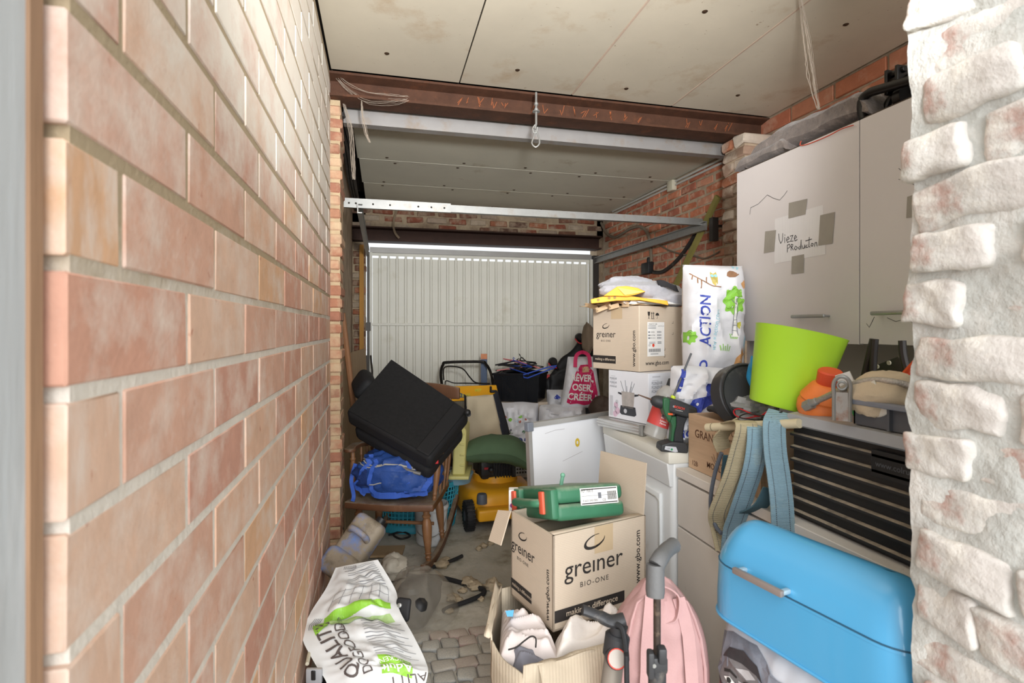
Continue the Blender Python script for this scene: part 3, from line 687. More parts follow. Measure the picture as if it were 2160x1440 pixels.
# ---- blanket on the cabinet top
m_blank = M('grey_felt_blanket', (112, 101, 95), .95, var=.35, vs=50, bump=1.0, bs=120, sheen=.3, dirt=[((158, 147, 138), .34, 26)])
t = thing('moving_blanket', 'folded grey felt blanket with red stitching on top of the white cabinet', 'blanket', (1.6, 1.4, 1.957))
def fold(u, v, x0, x1, ya, yb, z0, hh, seed):
    a = u*2*math.pi; y = ya+(yb-ya)*v
    edge = min(1, v*9, (1-v)*9)**.5
    cx, cz = math.cos(a), math.sin(a)
    cx = math.copysign(abs(cx)**.6, cx); cz = math.copysign(abs(cz)**.7, cz)
    h = hh*(.75+.6*nz3(0, y, 0, 3.5, seed))*edge*.5
    x = (x0+x1)/2+(x1-x0)/2*cx*(1-.1*nz3(0, y, cz, 4, seed)); z = z0+h+h*cz
    return Vector((x, y, z+.008*nz3(x, y, z, 14, seed)))
mb = MB(); mb.grid(lambda u, v: fold(u, v, 1.445, 1.72, 1.33, 1.90, 1.958, .105, 2), 20, 50, True); part('lower_fold', mb, m_blank, t, world=True)
mb = MB(); mb.grid(lambda u, v: fold(u, v, 1.54, 1.80, .86, 1.62, 1.99, .12, 5), 20, 50, True); part('upper_fold', mb, m_blank, t, world=True)
mb = MB(); mb.grid(lambda u, v: fold(u, v, 1.43, 1.62, 1.66, 1.955, 1.958, .075, 9), 18, 24, True); part('hanging_end', mb, m_blank, t, world=True)
mb = MB(); mb.tube(spl([PX(a, b, 1.425) for a, b in ((1690, 297), (1688, 306), (1700, 305), (1720, 298), (1750, 285), (1775, 272), (1800, 264))]), .0017, 6); part('red_stitching', mb, M('red_thread', (190, 78, 58), .8), t, world=True)
# ---- black tubular frame on the cabinet
m_blksteel = M('black_lacquered_steel', (26, 23, 21), .35, .3, var=.2, dirt=[((92, 78, 66), .3, 12)])
t = thing('tubular_rack', 'black bent tube rack with clamp lying on the white cabinet', 'rack', (1.5, 1.3, 1.957))
part('tube', MB().tube(spl([PX(a, b, 1.46) for a, b in ((1822, 252), (1818, 232), (1820, 210), (1832, 197), (1850, 190), (1885, 180), (1925, 168), (1965, 158))], 6), .014, 10), m_blksteel, t, world=True)
part('tube', MB().tube(spl([PX(a, b, 1.52) for a, b in ((1868, 235), (1876, 212), (1890, 196), (1912, 190), (1950, 185))], 6), .011, 10), m_blksteel, t, world=True)
mb = MB(); c = PX(1890, 165, 1.5); mb.box(c.x-.02, c.x+.02, c.y-.022, c.y-.012, c.z-.045, c.z+.03); mb.box(c.x-.02, c.x+.02, c.y+.012, c.y+.022, c.z-.045, c.z+.03); mb.box(c.x-.02, c.x+.02, c.y-.02, c.y+.02, c.z-.02, c.z-.01); mb.lathe([(.01, -.03), (.01, .03)], 8, tr(c.x, c.y, c.z+.016) @ rot(90)); part('clamp', mb, m_blksteel, t, world=True, bevel=.002)
mb = MB(); c = PX(1925, 172, 1.52); mb.tube([c+Vector((0, .06, .01)), c+Vector((0, -.1, .012))], .018, 10); mb.lathe([(.03, -.012), (.03, .012)], 14, tr(PX(1905, 205, 1.50)) @ rot(90)); part('knob', mb, m_blksteel, t, world=True)
# ---- base cabinet (drawer front, below the wine crate)
t = thing('base_cabinet', 'scuffed white base cabinet with a drawer, standing beside the dryer', 'cabinet', (1.4, 1.2, 0))
part('body', MB().box(1.055, 1.80, .75, 1.735, .05, .765), m_mel2, t, False, world=True)
part('worktop', MB().box(1.035, 1.80, .74, 1.742, .767, .797), m_mel2, t, False, world=True, bevel=.002)
for a, b in ((1.245, 1.735), (.75, 1.24)):
    part('drawer', MB().box(1.037, 1.055, a, b, .595, .758), m_mel2, t, False, world=True, bevel=.002)
    d = part('door', MB().box(1.037, 1.055, a, b, .06, .588), m_mel2, t, False, world=True, bevel=.002)
    part('knob', MB().lathe([(.006, 0), (.006, .012), (.017, .016), (.017, .024), (.01, .028)], 14, tr(1.037, a+.12, .52) @ rot(0, -90)), m_mel2, d, world=True)
# ---- dryer
t = thing('tumble_dryer', 'white front-loading dryer with a boxed fondue set on top', 'dryer', (1.32, 2.06, 0))
part('body', MB().rbox((1.33, 2.055, .42), (.60, .59, .80), .02, 3), m_enam, t, world=True)
part('top_panel', MB().rbox((1.322, 2.055, .828), (.62, .60, .045), .008, 2), M('cream_enamel', (222, 220, 208), .35, var=.04), t, world=True)
mb = MB(); mb.prism([(1.012, .805), (1.06, .85), (1.06, .72), (1.024, .72)], 1.765, 2.345); part('control_panel', mb, m_enam, t, False, world=True, bevel=.004)
d = part('loading_door', MB().rbox((1.024, 2.03, .40), (.016, .40, .56), .007, 2), m_enam, t, world=True)
mb = MB()
rr = [(1.8+.03, .66), (1.8+.0, .63), (1.8, .12)]
mb.tube(spl([Vector((1.0155, 2.10, .66)), Vector((1.0155, 1.90, .66)), Vector((1.0155, 1.845, .655)), Vector((1.0155, 1.832, .62)), Vector((1.0155, 1.83, .40)), Vector((1.0155, 1.83, .15))], 6), .003, 6); part('door_groove', mb, M('shadow_gap_grey', (176, 174, 168), .5), d, world=True)
# ---- whiteboard leaning behind
A = cf(.125, 2.28, 0); a0 = P(1112, 893, 2.30); a1 = P(1277, 868, 2.62)
dirv = Vector((a1.x-a0.x, a1.y-a0.y, 0)).normalized(); wid = .98; nrm = Vector((-dirv.y, dirv.x, 0)); zt = a0.z
t = thing('whiteboard', 'aluminium-framed whiteboard with a yellow ring sticker leaning by the dryer', 'whiteboard', (a0.x-nrm.x*.06, a0.y-nrm.y*.06, 0), math.degrees(math.atan2(dirv.y, dirv.x)), rx=0)
lean = .06
def wbp(u, z, n=0): return (u, n+lean*(z/zt), z)
mb = MB(); mb.hexa([wbp(.012, .0, 0), wbp(wid-.012, .0, 0), wbp(wid-.012, .0, .012), wbp(.012, .0, .012), wbp(.012, zt-.012, 0), wbp(wid-.012, zt-.012, 0), wbp(wid-.012, zt-.012, .012), wbp(.012, zt-.012, .012)])
pb_ = part('board', mb, M('glossy_whiteboard', (236, 238, 242), .25, var=.02), t, False)
m_alu = M('brushed_aluminium', (200, 200, 198), .35, .7, var=.08)
for u0, u1, z0, z1 in ((0, .02, 0, zt), (wid-.02, wid, 0, zt), (.02, wid-.02, zt-.02, zt), (.02, wid-.02, 0, .02)):
    mb = MB(); mb.hexa([wbp(u0, z0, -.006), wbp(u1, z0, -.006), wbp(u1, z0, .016), wbp(u0, z0, .016), wbp(u0, z1, -.006), wbp(u1, z1, -.006), wbp(u1, z1, .016), wbp(u0, z1, .016)]); part('frame_bar', mb, m_alu, t, False)
mb = MB(); mb.hexa([wbp(-.004, zt-.035, -.009), wbp(.03, zt-.035, -.009), wbp(.03, zt-.035, .018), wbp(-.004, zt-.035, .018), wbp(-.004, zt+.004, -.009), wbp(.03, zt+.004, -.009), wbp(.03, zt+.004, .018), wbp(-.004, zt+.004, .018)]); part('corner_cap', mb, M('grey_corner', (120, 126, 136), .5), t, False, bevel=.004)
S = lambda u, v: Vector((u, lean*v/zt-.0015, v))
def ring(x, y, r0, r1, n=16):
    vs = [(x+r*math.cos(2*math.pi*i/n)*.75, y+r*math.sin(2*math.pi*i/n)) for r in (r0, r1) for i in range(n)]
    return vs, [(i, (i+1) % n, n+(i+1) % n, n+i) for i in range(n)]
vs, fs = ring(.30, zt-.12, .008, .02); decal(pb_, S, vs, fs, M('yellow_sticker', (222, 190, 60), .5), 'ring_sticker')
dstrokes(pb_, S, [[(.1, zt-.055), (.16, zt-.047), (.22, zt-.048)], [(.2, zt-.19), (.33, zt-.165)]], .002, M('faint_marker', (190, 188, 190), .6), 'smudge')
drect(pb_, S, .006, zt-.075, .016, zt-.062, M('red_dot', (220, 120, 120), .5), 'sticker')
# ---- stack on the dryer: flat metal case, fondue box, greiner box
def campts(lst): return [cf(*p) for p in lst]
def boxat(r, f, ang, L1, L2):   # near corner; dir1 to the right (angle from camera-right), dir2 to the left
    c = Vector((r, f)); d1 = Vector((math.cos(R_(ang)), math.sin(R_(ang)))); d2 = Vector((-d1.y, d1.x)); return c, d1, d2
def cam_rot(ang): return ang-DEG
t = thing('metal_case', 'flat ribbed aluminium case under the fondue box', 'case', cf(.545, 2.245, .852), cam_rot(32))
part('shell', MB().rbox((.17, .13, .022), (.36, .28, .042), .004, 2), m_alu, t)
mb = MB(); 
for zz in (.01, .022, .034): mb.box(-.013, .35, -.0125, -.0095, zz-.002, zz+.002); mb.box(-.0125, -.0095, -.01, .27, zz-.002, zz+.002)
part('rib', mb, m_alu, t, False)
part('corner_guard', MB().box(-.015, .006, -.015, .006, -.0, .045), m_galv, t, False, bevel=.003)
m_gloss = M('glossy_print_white', (226, 228, 234), .35, var=.04, vs=3); m_gg = M('print_grey', (120, 122, 128), .5, var=0); m_lg = M('print_light_grey', (196, 198, 204), .5, var=0); m_dk2 = M('print_dark', (60, 62, 68), .5, var=0)
fz = .897; fh = .215
t = thing('fondue_box', 'white boxed fondue set with a pot pictured on it, under the cardboard box', 'box', cf(.573, 2.25, fz), cam_rot(32))
bx = part('carton', MB().box(0, .34, 0, .245, 0, fh), m_gloss, t, False, bevel=.0015)
Sl = lambda u, v: Vector((-.0012, .245-u, v)); Sr = lambda u, v: Vector((u, -.0012, v))
# left face (pot picture) u from far edge
drect(bx, Sl, .01, .01, .03, .10, m_lg)
pot = [(.085, .125), (.165, .125), (.16, .055), (.09, .055)]
dpoly(bx, Sl, [pot], M('print_steel', (176, 170, 166), .4, var=.2, vs=40), 'pot_picture'); dpoly(bx, Sl, [[(.08, .062), (.17, .062), (.176, .03), (.165, .022), (.085, .022), (.074, .03)]], m_dk2, 'pot_picture')
dpoly(bx, lambda u, v: Sl(u, v)-Vector((.0006, 0, 0)), [circ(.11, .04, .010)], m_lg, 'pot_picture')
dpoly(bx, Sl, [[(.085, .118), (.085, .108), (.062, .114), (.064, .12)], [(.165, .118), (.165, .108), (.19, .114), (.188, .12)]], m_dk2, 'pot_picture')
dstrokes(bx, Sl, [[(.10, .125), (.08, .17)], [(.115, .125), (.108, .175)], [(.12, .125), (.118, .15)], [(.135, .125), (.15, .172)], [(.145, .125), (.165, .165)], [(.14, .125), (.148, .15)]], .0025, m_gg, 'pot_picture')
dpoly(bx, Sl, [circ(.05, .06, .014), circ(.06, .035, .016), circ(.045, .02, .014)], M('print_pink', (214, 186, 204), .5, var=.2, vs=60), 'flower_picture')
dpoly(bx, Sl, [circ(.043, .045, .010), circ(.056, .075, .009)], m_lg, 'flower_picture')
for kk, yy in enumerate((.178, .160, .142)): dtext(bx, Sl, 'FONDUE', .032, yy, .011, m_gg, bold=.01); dtext(bx, Sr, 'FONDUE', .05, yy-.006, .016, m_gg, bold=.01)
for yy in (.196,): drect(bx, Sr, .022, yy, .07, yy+.006, m_lg)
for yy in (.187, .169, .151): drect(bx, Sr, .022, yy-.005, .06, yy-.002, m_lg); drect(bx, Sl, .018, yy+.001, .045, yy+.003, m_lg)
for kx in range(9): drect(bx, Sr, .20+kx*.006, .17, .2035+kx*.006, .20, m_gg)
# greiner boxes
def swoosh(u, v, s):
    # thin open crescent, tilted, with a short inner tail
    n = 26; out = []; inn = []; c_, s_ = math.cos(R_(14)), math.sin(R_(14))
    for i in range(n):
        a = R_(58+i*12.2); out.append((math.cos(a), .50*math.sin(a))); inn.append((.10+.86*math.cos(a), .05+.37*math.sin(a)))
    pts_ = out+inn[::-1]
    vs = [(u+s*(x*c_-y*s_), v+s*(x*s_+y*c_)) for x, y in pts_]
    return vs, [(i, i+1, 2*n-2-i, 2*n-1-i) for i in range(n-1)]
def logo(par, S, u, v, s):
    vs, fs = swoosh(u, v+s*.80, s*.48); decal(par, S, vs, fs, m_ink, 'logo_mark')
    dtext(par, S, 'greıner', u, v, s*.90, m_ink, bold=.002, sp=1.0); dtext(par, S, 'BIO-ONE', u, v-s*.62, s*.26, m_ink, sp=1.3)
def greiner(name, label, loc, ang, L1, L2, hh, upper):
    t = thing(name, label, 'box', loc, cam_rot(ang))
    if upper: b = part('carton', MB().box(0, L1, 0, L2, 0, hh), m_card, t, False, bevel=.003)
    else:
        w4 = MB(); w4.box(0, L1, 0, .006, 0, hh); w4.box(0, .006, 0, L2, 0, hh); w4.box(L1-.006, L1, 0, L2, 0, hh); w4.box(0, L1, L2-.006, L2, 0, hh); w4.box(0, L1, 0, L2, 0, .006)
        b = part('carton', w4, m_card, t, False)
        part('top_flap', MB().grid(lambda u, v: Vector((.004+(L1-.008)*u, .003+(L2-.006)*v, hh-.055*min(1, max(0, v-.12)*2))), 4, 12), m_card, t, solid=.004)
    Sr = lambda u, v: Vector((u, -.001, v)); Sl = lambda u, v: Vector((-.001, L2-u, v))
    e = lambda S, k: (lambda u, v: S(u, v)+Vector((-.0006*k if S is Sl else 0, -.0006*k if S is Sr else 0, 0)))
    # left face
    logo(b, Sl, L2*.30, hh*.56 if upper else hh*.62, .048 if upper else .058)
    drect(b, Sl, .0, .028, L2*.52, .062, m_ink); dtext(b, e(Sl, 1), 'making a difference', L2*.28, .045, .0165, m_card, bold=.01)
    dtext(b, Sl, 'www.gbo.com', L2-.03, .10, .027, m_ink, a=90, bold=.008)
    if upper:
        dtext(b, Sr, 'www.gbo.com', .115, .035, .026, m_ink, bold=.01)
        drect(b, Sr, .05, .065, .16, .215, m_paper, 'address_label'); S1 = e(Sr, 1)
        dtext(b, S1, 'MIGRATE TUBE', .085, .206, .008, m_ink); dtext(b, S1, 'greiner bio-one', .138, .198, .006, m_ink)
        for yy in (.198, .192, .186): drect(b, S1, .055, yy, .105, yy+.002, m_gg)
        for i, yy in enumerate((.168, .154, .142)):
            drect(b, S1, .055, yy, .066, yy+.006, m_gg); dtext(b, S1, ['454028', 'B2107384', '2022-10-31'][i], .083, yy+.003, .008, m_ink)
            for k in range(7): drect(b, S1, .112+k*.004, yy, .1145+k*.004, yy+.007, m_gg)
        for yy in (.126, .12): drect(b, S1, .06, yy, .10, yy+.002, m_gg); drect(b, S1, .115, yy, .14, yy+.003, m_gg)
        dpoly(b, S1, [circ(.088, .113, .0075)], M('red_sticker', (226, 74, 52), .5), 'red_dot'); dtext(b, S1, 'CE', .062, .113, .011, m_ink)
        for k in range(22): drect(b, S1, .058+k*.0036, .084, .058+k*.0036+(.0022 if k % 3 else .001), .098, m_dk2)
        for yy in (.077, .073): drect(b, S1, .07, yy, .12, yy+.0015, m_gg)
        for (u, v) in ((.22, .21), (.22, .16), (.165, .09), (.165, .06)): dstrokes(b, Sr, [[(u, v+.01), (u, v), (u-.008, v)]], .0016, m_ink, 'corner_mark')
        # glass, arrows, umbrella
        dpoly(b, Sr, [[(.052, .26), (.068, .26), (.066, .246), (.0615, .24), (.0615, .233), (.066, .230), (.054, .230), (.0585, .233), (.0585, .24), (.054, .246)]], m_ink, 'fragile_mark')
        for u in (.078, .090): dpoly(b, Sr, [[(u, .26), (u+.005, .252), (u+.0018, .252), (u+.0018, .232), (u-.0018, .232), (u-.0018, .252), (u-.005, .252)]], m_ink, 'upright_mark')
        drect(b, Sr, .073, .229, .095, .231, m_ink)
        dpoly(b, Sr, [[(.114+.012*math.cos(R_(i*18)), .244+.012*math.sin(R_(i*18))) for i in range(11)]], m_ink, 'keep_dry_mark'); dstrokes(b, Sr, [[(.114, .244), (.114, .232), (.110, .231)]], .0016, m_ink, 'keep_dry_mark')
        drect(b, Sl, L2*.42, hh-.055, L2*.66, hh, m_ptape, 'tape')
    else:
        logo(b, Sr, L1*.42, hh*.60, .088)
        drect(b, Sr, .005, .025, L1*.75, .062, m_ink); dtext(b, e(Sr, 1), 'making a difference', L1*.40, .044, .026, m_card, bold=.012)
        dtext(b, Sr, 'www.gbo.com', L1-.035, .16, .030, m_ink, a=90, bold=.01)
        drect(b, Sr, L1*.42, hh-.085, L1*.62, hh, m_ptape, 'tape')
        # open back flap and a hanging side flap
        part('raised_flap', MB().add([(L1-.002, .005, hh), (L1-.002, L2-.01, hh), (L1+.012, L2-.01, hh+.165), (L1+.018, .012, hh+.17)], [(0, 1, 2, 3)]), m_card, t, False, solid=.004)
        part('side_flap', MB().add([(-.0, L2+.001, hh-.003), (-.055, L2-.03, hh-.10), (-.06, L2+.05, hh-.11), (-.01, L2+.075, hh-.02)], [(0, 1, 2, 3)]), m_card, t, False, solid=.004)
    return t
greiner('cardboard_box', 'sealed printed cardboard box on the fondue box, with envelopes piled on it', cf(.546, 2.30, fz+fh+.002), 34, .40, .29, .285, True)
# papers, envelopes, jumper on the upper box
ztop = fz+fh+.287+.002; base = cf(.546, 2.30, ztop)
def onbox(u, v, z=0):
    d1 = Vector((math.cos(R_(34)), math.sin(R_(34)))); d2 = Vector((-d1.y, d1.x)); q_ = Vector((.546, 2.30))+d1*u+d2*v; return cf(q_.x, q_.y, ztop+z)
def sheet(pts4, hh, seed, amp, nu=10, nv=8):
    a, b, c, d = [Vector(p) for p in pts4]
    def f(u, v):
        p = (a*(1-u)+b*u)*(1-v)+(d*(1-u)+c*u)*v
        return p+Vector((0, 0, amp*nz3(p.x, p.y, 0, 9, seed)+hh*0))
    return MB().grid(f, nu, nv)
m_brownp = M('brown_paper', (206, 178, 142), .8, var=.08, vs=8); m_env = M('manila_envelope', (240, 172, 52), .6, var=.05, vs=6)
t = thing('brown_paper_bags', 'crumpled stack of brown paper bags on top of the sealed box', 'paper bag', onbox(.05, .2, .0))
for k in range(4):
    mb = sheet([onbox(-.05+.012*k, .33-.02*k, .006+.012*k), onbox(.0+.02*k, .02+.03*k, .004+.01*k), onbox(.32, .05, .006+.01*k), onbox(.25, .30, .008+.01*k)], 0, k+3, .018); part('paper_layer', mb, m_brownp, t, solid=.002, world=True)
for k in range(3):
    a = onbox(-.03+.03*k, .31-.05*k, .012+.006*k); b = onbox(-.06+.02*k, .20-.06*k, -.018+.012*k); c = onbox(-.02, .16-.06*k, .004)
    part('handle_loop', MB().strip(spl([a, b+Vector((0, 0, .012)), b, c], 5), .02, .002, (0, 0, 1)), m_brownp, t, world=True)
t = thing('white_paper_roll', 'white sheet of wrapping paper rolled at its edge on the sealed box', 'paper', onbox(.1, .0, .03))
mb = MB(); mb.grid(lambda u, v: onbox(-.015+.02*math.cos(u*6.28)*.9+.41*v, .055-.05*v+.02*math.sin(u*6.28)*.8, .022+.016*math.sin(u*6.28+1)), 14, 8, True); part('roll', mb, m_paper, t, world=True)
part('sheet', sheet([onbox(-.0, .0, .012), onbox(.40, -.01, .012), onbox(.40, .25, .03), onbox(.03, .1, .036)], 0, 8, .006), m_paper, t, solid=.002, world=True)
def cprism(pts, f0, f1):   # outline seen from the entrance, given real depth f0..f1
    n = len(pts); vs = [P(x, y, f0) for x, y in pts]+[P(x, y, f0)+(P(x, y, f1)-P(x, y, f0))*.92+Vector((0, 0, 0)) for x, y in pts]
    return MB().add(vs, [tuple(range(n)), tuple(range(2*n-1, n-1, -1))]+[(i, i+n, (i+1) % n+n, (i+1) % n) for i in range(n)])
t = thing('padded_envelope', 'flat yellow manila envelope lying over the paper bags', 'envelope', onbox(.1, .1, .03))
part('body', cprism([(1246, 631), (1268, 626), (1290, 622), (1330, 624), (1372, 630), (1408, 634), (1410, 644), (1392, 640), (1350, 633), (1300, 634), (1270, 638), (1247, 640)], 2.30, 2.52), m_env, t, False, world=True, bevel=.003)
t = thing('folded_envelope', 'open yellow envelope with its flap up beside the grey jumper', 'envelope', onbox(.1, .15, .05))
part('body', cprism([(1273, 624), (1284, 616), (1302, 604), (1322, 603), (1345, 607), (1362, 615), (1340, 622), (1322, 625), (1300, 624)], 2.28, 2.44), m_env, t, False, world=True, bevel=.003)
part('inner_fold', MB().add([P(1302, 606, 2.275), P(1360, 615.5, 2.275), P(1318, 622, 2.272)], [(0, 1, 2)]), M('manila_inside', (246, 200, 100), .6), t, False, world=True)
for k, (u, v) in enumerate(((1285, 628), (1297, 627), (1262, 632))):
    dpoly(bpy.data.objects['padded_envelope'], lambda x, y: MW['padded_envelope'].inverted() @ P(x, y, 2.296), [circ(u, v, 3, 10)], M('envelope_mark', (150, 120, 60), .6), 'clasp_mark')
m_jum = M('grey_melange_knit', (168, 168, 174), .95, var=.12, vs=60, bump=.4, bs=220, sheen=.3)
t = thing('grey_jumper', 'grey marl jumper with a black panel thrown on the sealed box', 'jumper', onbox(.2, .2, .04))
jn = lambda s_: (lambda d: 1+.25*noise.noise(d*1.6+Vector((s_, 1, 2)))+.10*abs(noise.noise(d*4+Vector((s_, 0, 0))))+.05*noise.noise(d*9))
mb = blob(jn(3), P(1352, 618, 2.56), 44, 24, (.20, .12, .062)); part('body', mb, m_jum, t, world=True)
mb = blob(jn(8), P(1325, 602, 2.60), 34, 18, (.13, .09, .045)); part('sleeve', mb, m_jum, t, world=True)
mb = blob(jn(5), P(1412, 628, 2.50), 34, 18, (.10, .08, .04)); part('hem', mb, m_jum, t, world=True)
mb = MB(); mb.grid(lambda u, v: P(1384+42*u+6*v, 591+8*u+14*v, 2.45-.03*u)+Vector((0, 0, .006*math.sin(5*u))), 8, 6); part('black_panel', mb, M('black_cloth', (40, 40, 43), .9), t, solid=.004, world=True)
# ---- lower, nearer greiner box on top of the open carton
lowz = .385
gl = greiner('cardboard_box', 'printed cardboard box with a raised flap, carrying the green tool case', cf(.124, 1.615, lowz), 29, .37, .26, .29, False)
# ---- green jigsaw case on it
m_green = M('dusty_green_plastic', (58, 116, 86), .5, var=.12, vs=12, topdust_lit=((150, 156, 136), .35))
t = thing('tool_case', 'dusty green power-tool case with two red latches on the printed cardboard box', 'tool case', cf(.142, 1.655, lowz+.292+.026), cam_rot(23), rx=-15, ry=3)
sh = part('shell', MB().rbox((.125, .165, .025), (.25, .335, .05), .016, 3), m_green, t); part('lid', MB().rbox((.125, .165, .078), (.25, .335, .052), .018, 3), m_green, t)
for y0, y1 in ((.0, .09), (.25, .335)): part('latch_block', MB().rbox((-.004, (y0+y1)/2, .052), (.03, y1-y0, .092), .01, 2), m_green, t)
part('handle', MB().tube(spl([(.002, .075, .055), (-.03, .085, .055), (-.036, .12, .055), (-.036, .22, .055), (-.03, .25, .055), (.002, .262, .055)], 5), .014, 10), m_green, t)
for yy in (.06, .285): part('latch', MB().rbox((-.0215, yy, .056), (.012, .03, .07), .004, 2), M('red_latch', (232, 98, 70), .5, var=.06), t)
Sr = lambda u, v: Vector((u, -.0038, v)); 
mb = MB(); mb.box(.085, .225, -.0036, .0, .042, .094); lab = part('rating_label', mb, m_paper, t, False)
dtext(lab, Sr, 'PST 700 E', .11, .084, .011, m_ink); dtext(lab, Sr, '0 603 3A0 000', .12, .055, .009, m_ink); dtext(lab, Sr, 'CE', .172, .054, .011, m_ink)
drect(lab, Sr, .088, .088, .222, .091, m_ink); drect(lab, Sr, .088, .045, .222, .048, m_ink); drect(lab, Sr, .088, .069, .222, .070, m_gg)
for k in range(10): drect(lab, Sr, .186+k*.0034, .054, .188+k*.0034, .08, m_ink)
drect(lab, Sr, .15, .06, .162, .078, m_gg)
mb = MB(); c0 = P(1184, 1022, 1.86); mb.tube(spl([c0+Vector((0, 0, -.05)), c0, P(1187, 1004, 1.86)], 4), .007, 8); mb.ball(P(1187, 1002, 1.86), .009)
solo('toothbrush', 'green plastic brush handle sticking up behind the tool case', 'brush', mb, M('mint_plastic', (120, 176, 150), .4), c0+Vector((0, 0, -.05)), world=True)
# ---- big open carton on the floor with clothes
t = thing('open_carton', 'large worn open carton full of clothes on the floor', 'carton', cf(.12, 1.66, 0), -DEG)
CHh = .40; o_ = Vector((.12, 1.66))
pts = [Vector(p_)-o_ for p_ in ((.03, 1.425), (.33, 1.555), (.42, 1.72), (.22, 2.03), (-.04, 1.86), (-.062, 1.58))]
def wallp(a, b, hh, seed, nu=14, nv=8, bow=.012):
    a = Vector((a[0], a[1], 0)); b = Vector((b[0], b[1], 0)); d = (b-a).normalized(); n = Vector((d.y, -d.x, 0))
    def f(u, v):
        p = a.lerp(b, u); return p+Vector((0, 0, v*hh*(1+.06*nz3(p.x, p.y, 0, 9, seed))))+n*(bow*math.sin(math.pi*u)*v+.008*nz3(p.x, p.y, v, 7, seed))
    return MB().grid(f, nu, nv)
for k in range(6): part('side_panel', wallp(pts[k], pts[(k+1) % 6], CHh-(.03 if k == 5 else 0), k+1), m_card2, t, solid=.005)
mb = MB(); mb.add([(p_[0], p_[1], .004) for p_ in pts], [tuple(range(6))]); part('bottom_panel', mb, m_cardin, t, solid=.004)
fa, fb_ = pts[0].lerp(pts[1], .12), pts[1]; fd = (fb_-fa).normalized(); fn_ = Vector((fd.y, -fd.x))
mb = MB(); mb.grid(lambda u, v: Vector((fa.lerp(fb_, u).x+fn_.x*.075*v**.8, fa.lerp(fb_, u).y+fn_.y*.075*v**.8, CHh+.004-.17*v**1.6+.008*nz3(u*3, v*2, 0, 2, 4))), 14, 8); part('front_flap', mb, m_card2, t, solid=.005)
mb = MB(); mb.grid(lambda u, v: Vector((pts[5].lerp(pts[4], u).x-.02*v, pts[5].lerp(pts[4], u).y, CHh-.01+.035*v*u+.01*nz3(u*3, v, 0, 3, 2))), 10, 3); part('left_flap', mb, m_card2, t, solid=.005)
m_cloth = M('pale_pinkish_grey_cloth', (214, 204, 200), .9, var=.06, vs=12, bump=.2, bs=120); m_cloth2 = M('steel_grey_cloth', (120, 120, 128), .9, var=.12)
def lump(name, label, cat, c, sc, mat, seed, trim=None, group=None, n=44, amp=.22):
    mb = blob(lambda d: 1+amp*noise.noise(d*1.5+Vector((seed, 1, 2)))+.07*abs(noise.noise(d*4+Vector((seed, 0, 0))))*2+.05*noise.noise(d*8+Vector((0, seed, 0))), (0, 0, 0), n, n//2, sc)
    return solo(name, label, cat, mb, mat, c, group=group)
def drape(name, label, cat, c4, z0, hgt, mat, seed, nu=70, nv=56, fsc=10):
    # a garment bunched over a patch (corners in camera-ground coordinates): ridged folds, edges tucked down
    a, b, c, d = [Vector(p_) for p_ in c4]
    def f(u, v):
        p_ = (a.lerp(b, u)).lerp(d.lerp(c, u), v); ed = min(1, 5*u, 5*(1-u), 5*v, 5*(1-v))**.7
        wx = p_.x+.05*nz3(p_.x, p_.y, 0, 6, seed+3); wy = p_.y+.05*nz3(p_.x, p_.y, 3, 6, seed+5)
        r_ = (1-abs(nz3(wx, wy*.6, 0, fsc, seed)))**3*.8+(1-abs(nz3(wx*.8, wy*1.4, 0, fsc*1.7, seed+7)))**3*.5+.4*nz3(wx, wy, 0, 4, seed+2)
        return cf(p_.x, p_.y, z0+ed*hgt*(.25+.75*r_)-.02*(1-ed))
    mb = MB(); mb.grid(f, nu, nv)
    return solo(name, label, cat, mb, mat, cf(*((a+c)/2), z0), solid=.004, ang=70, world=True)
lowz = .385
drape('crumpled_shirt', 'pale grey shirt with dark piping crumpled in the open carton', 'shirt', [(-.035, 1.52), (.14, 1.49), (.12, 1.61), (-.03, 1.80)], .365, .055, m_cloth, 3)
mb = MB(); mb.tube(spl([P(1072, 1370, 1.48), P(1090, 1364, 1.48), P(1105, 1352, 1.49), P(1120, 1342, 1.49), P(1130, 1346, 1.49), P(1130, 1365, 1.47)]), .0022, 6); part('piping', mb, m_ink, bpy.data.objects['crumpled_shirt'], world=True)
drape('folded_trousers', 'light cotton trousers bunched under the printed box in the open carton', 'trousers', [(.12, 1.50), (.34, 1.58), (.38, 1.72), (.13, 1.60)], .37, .07, M('cream_cotton', (222, 214, 206), .9, var=.06, vs=14, bump=.2, bs=100), 9)
drape('grey_cloth', 'dark grey cloth at the bottom edge of the open carton', 'cloth', [(.02, 1.44), (.15, 1.475), (.14, 1.53), (-.02, 1.55)], .33, .05, m_cloth2, 14)
mb = MB(); mb.hexa([P(1070, 1300, 1.6), P(1082, 1300, 1.6), P(1082, 1300, 1.66), P(1070, 1300, 1.66), P(1066, 1288, 1.6), P(1084, 1286, 1.6), P(1084, 1286, 1.66), P(1066, 1288, 1.66)]); solo('blue_packet', 'small blue and clear packet tucked beside the shirt', 'packet', mb, M('sky_blue_film', (96, 172, 222), .3), P(1076, 1300, 1.6), world=True)
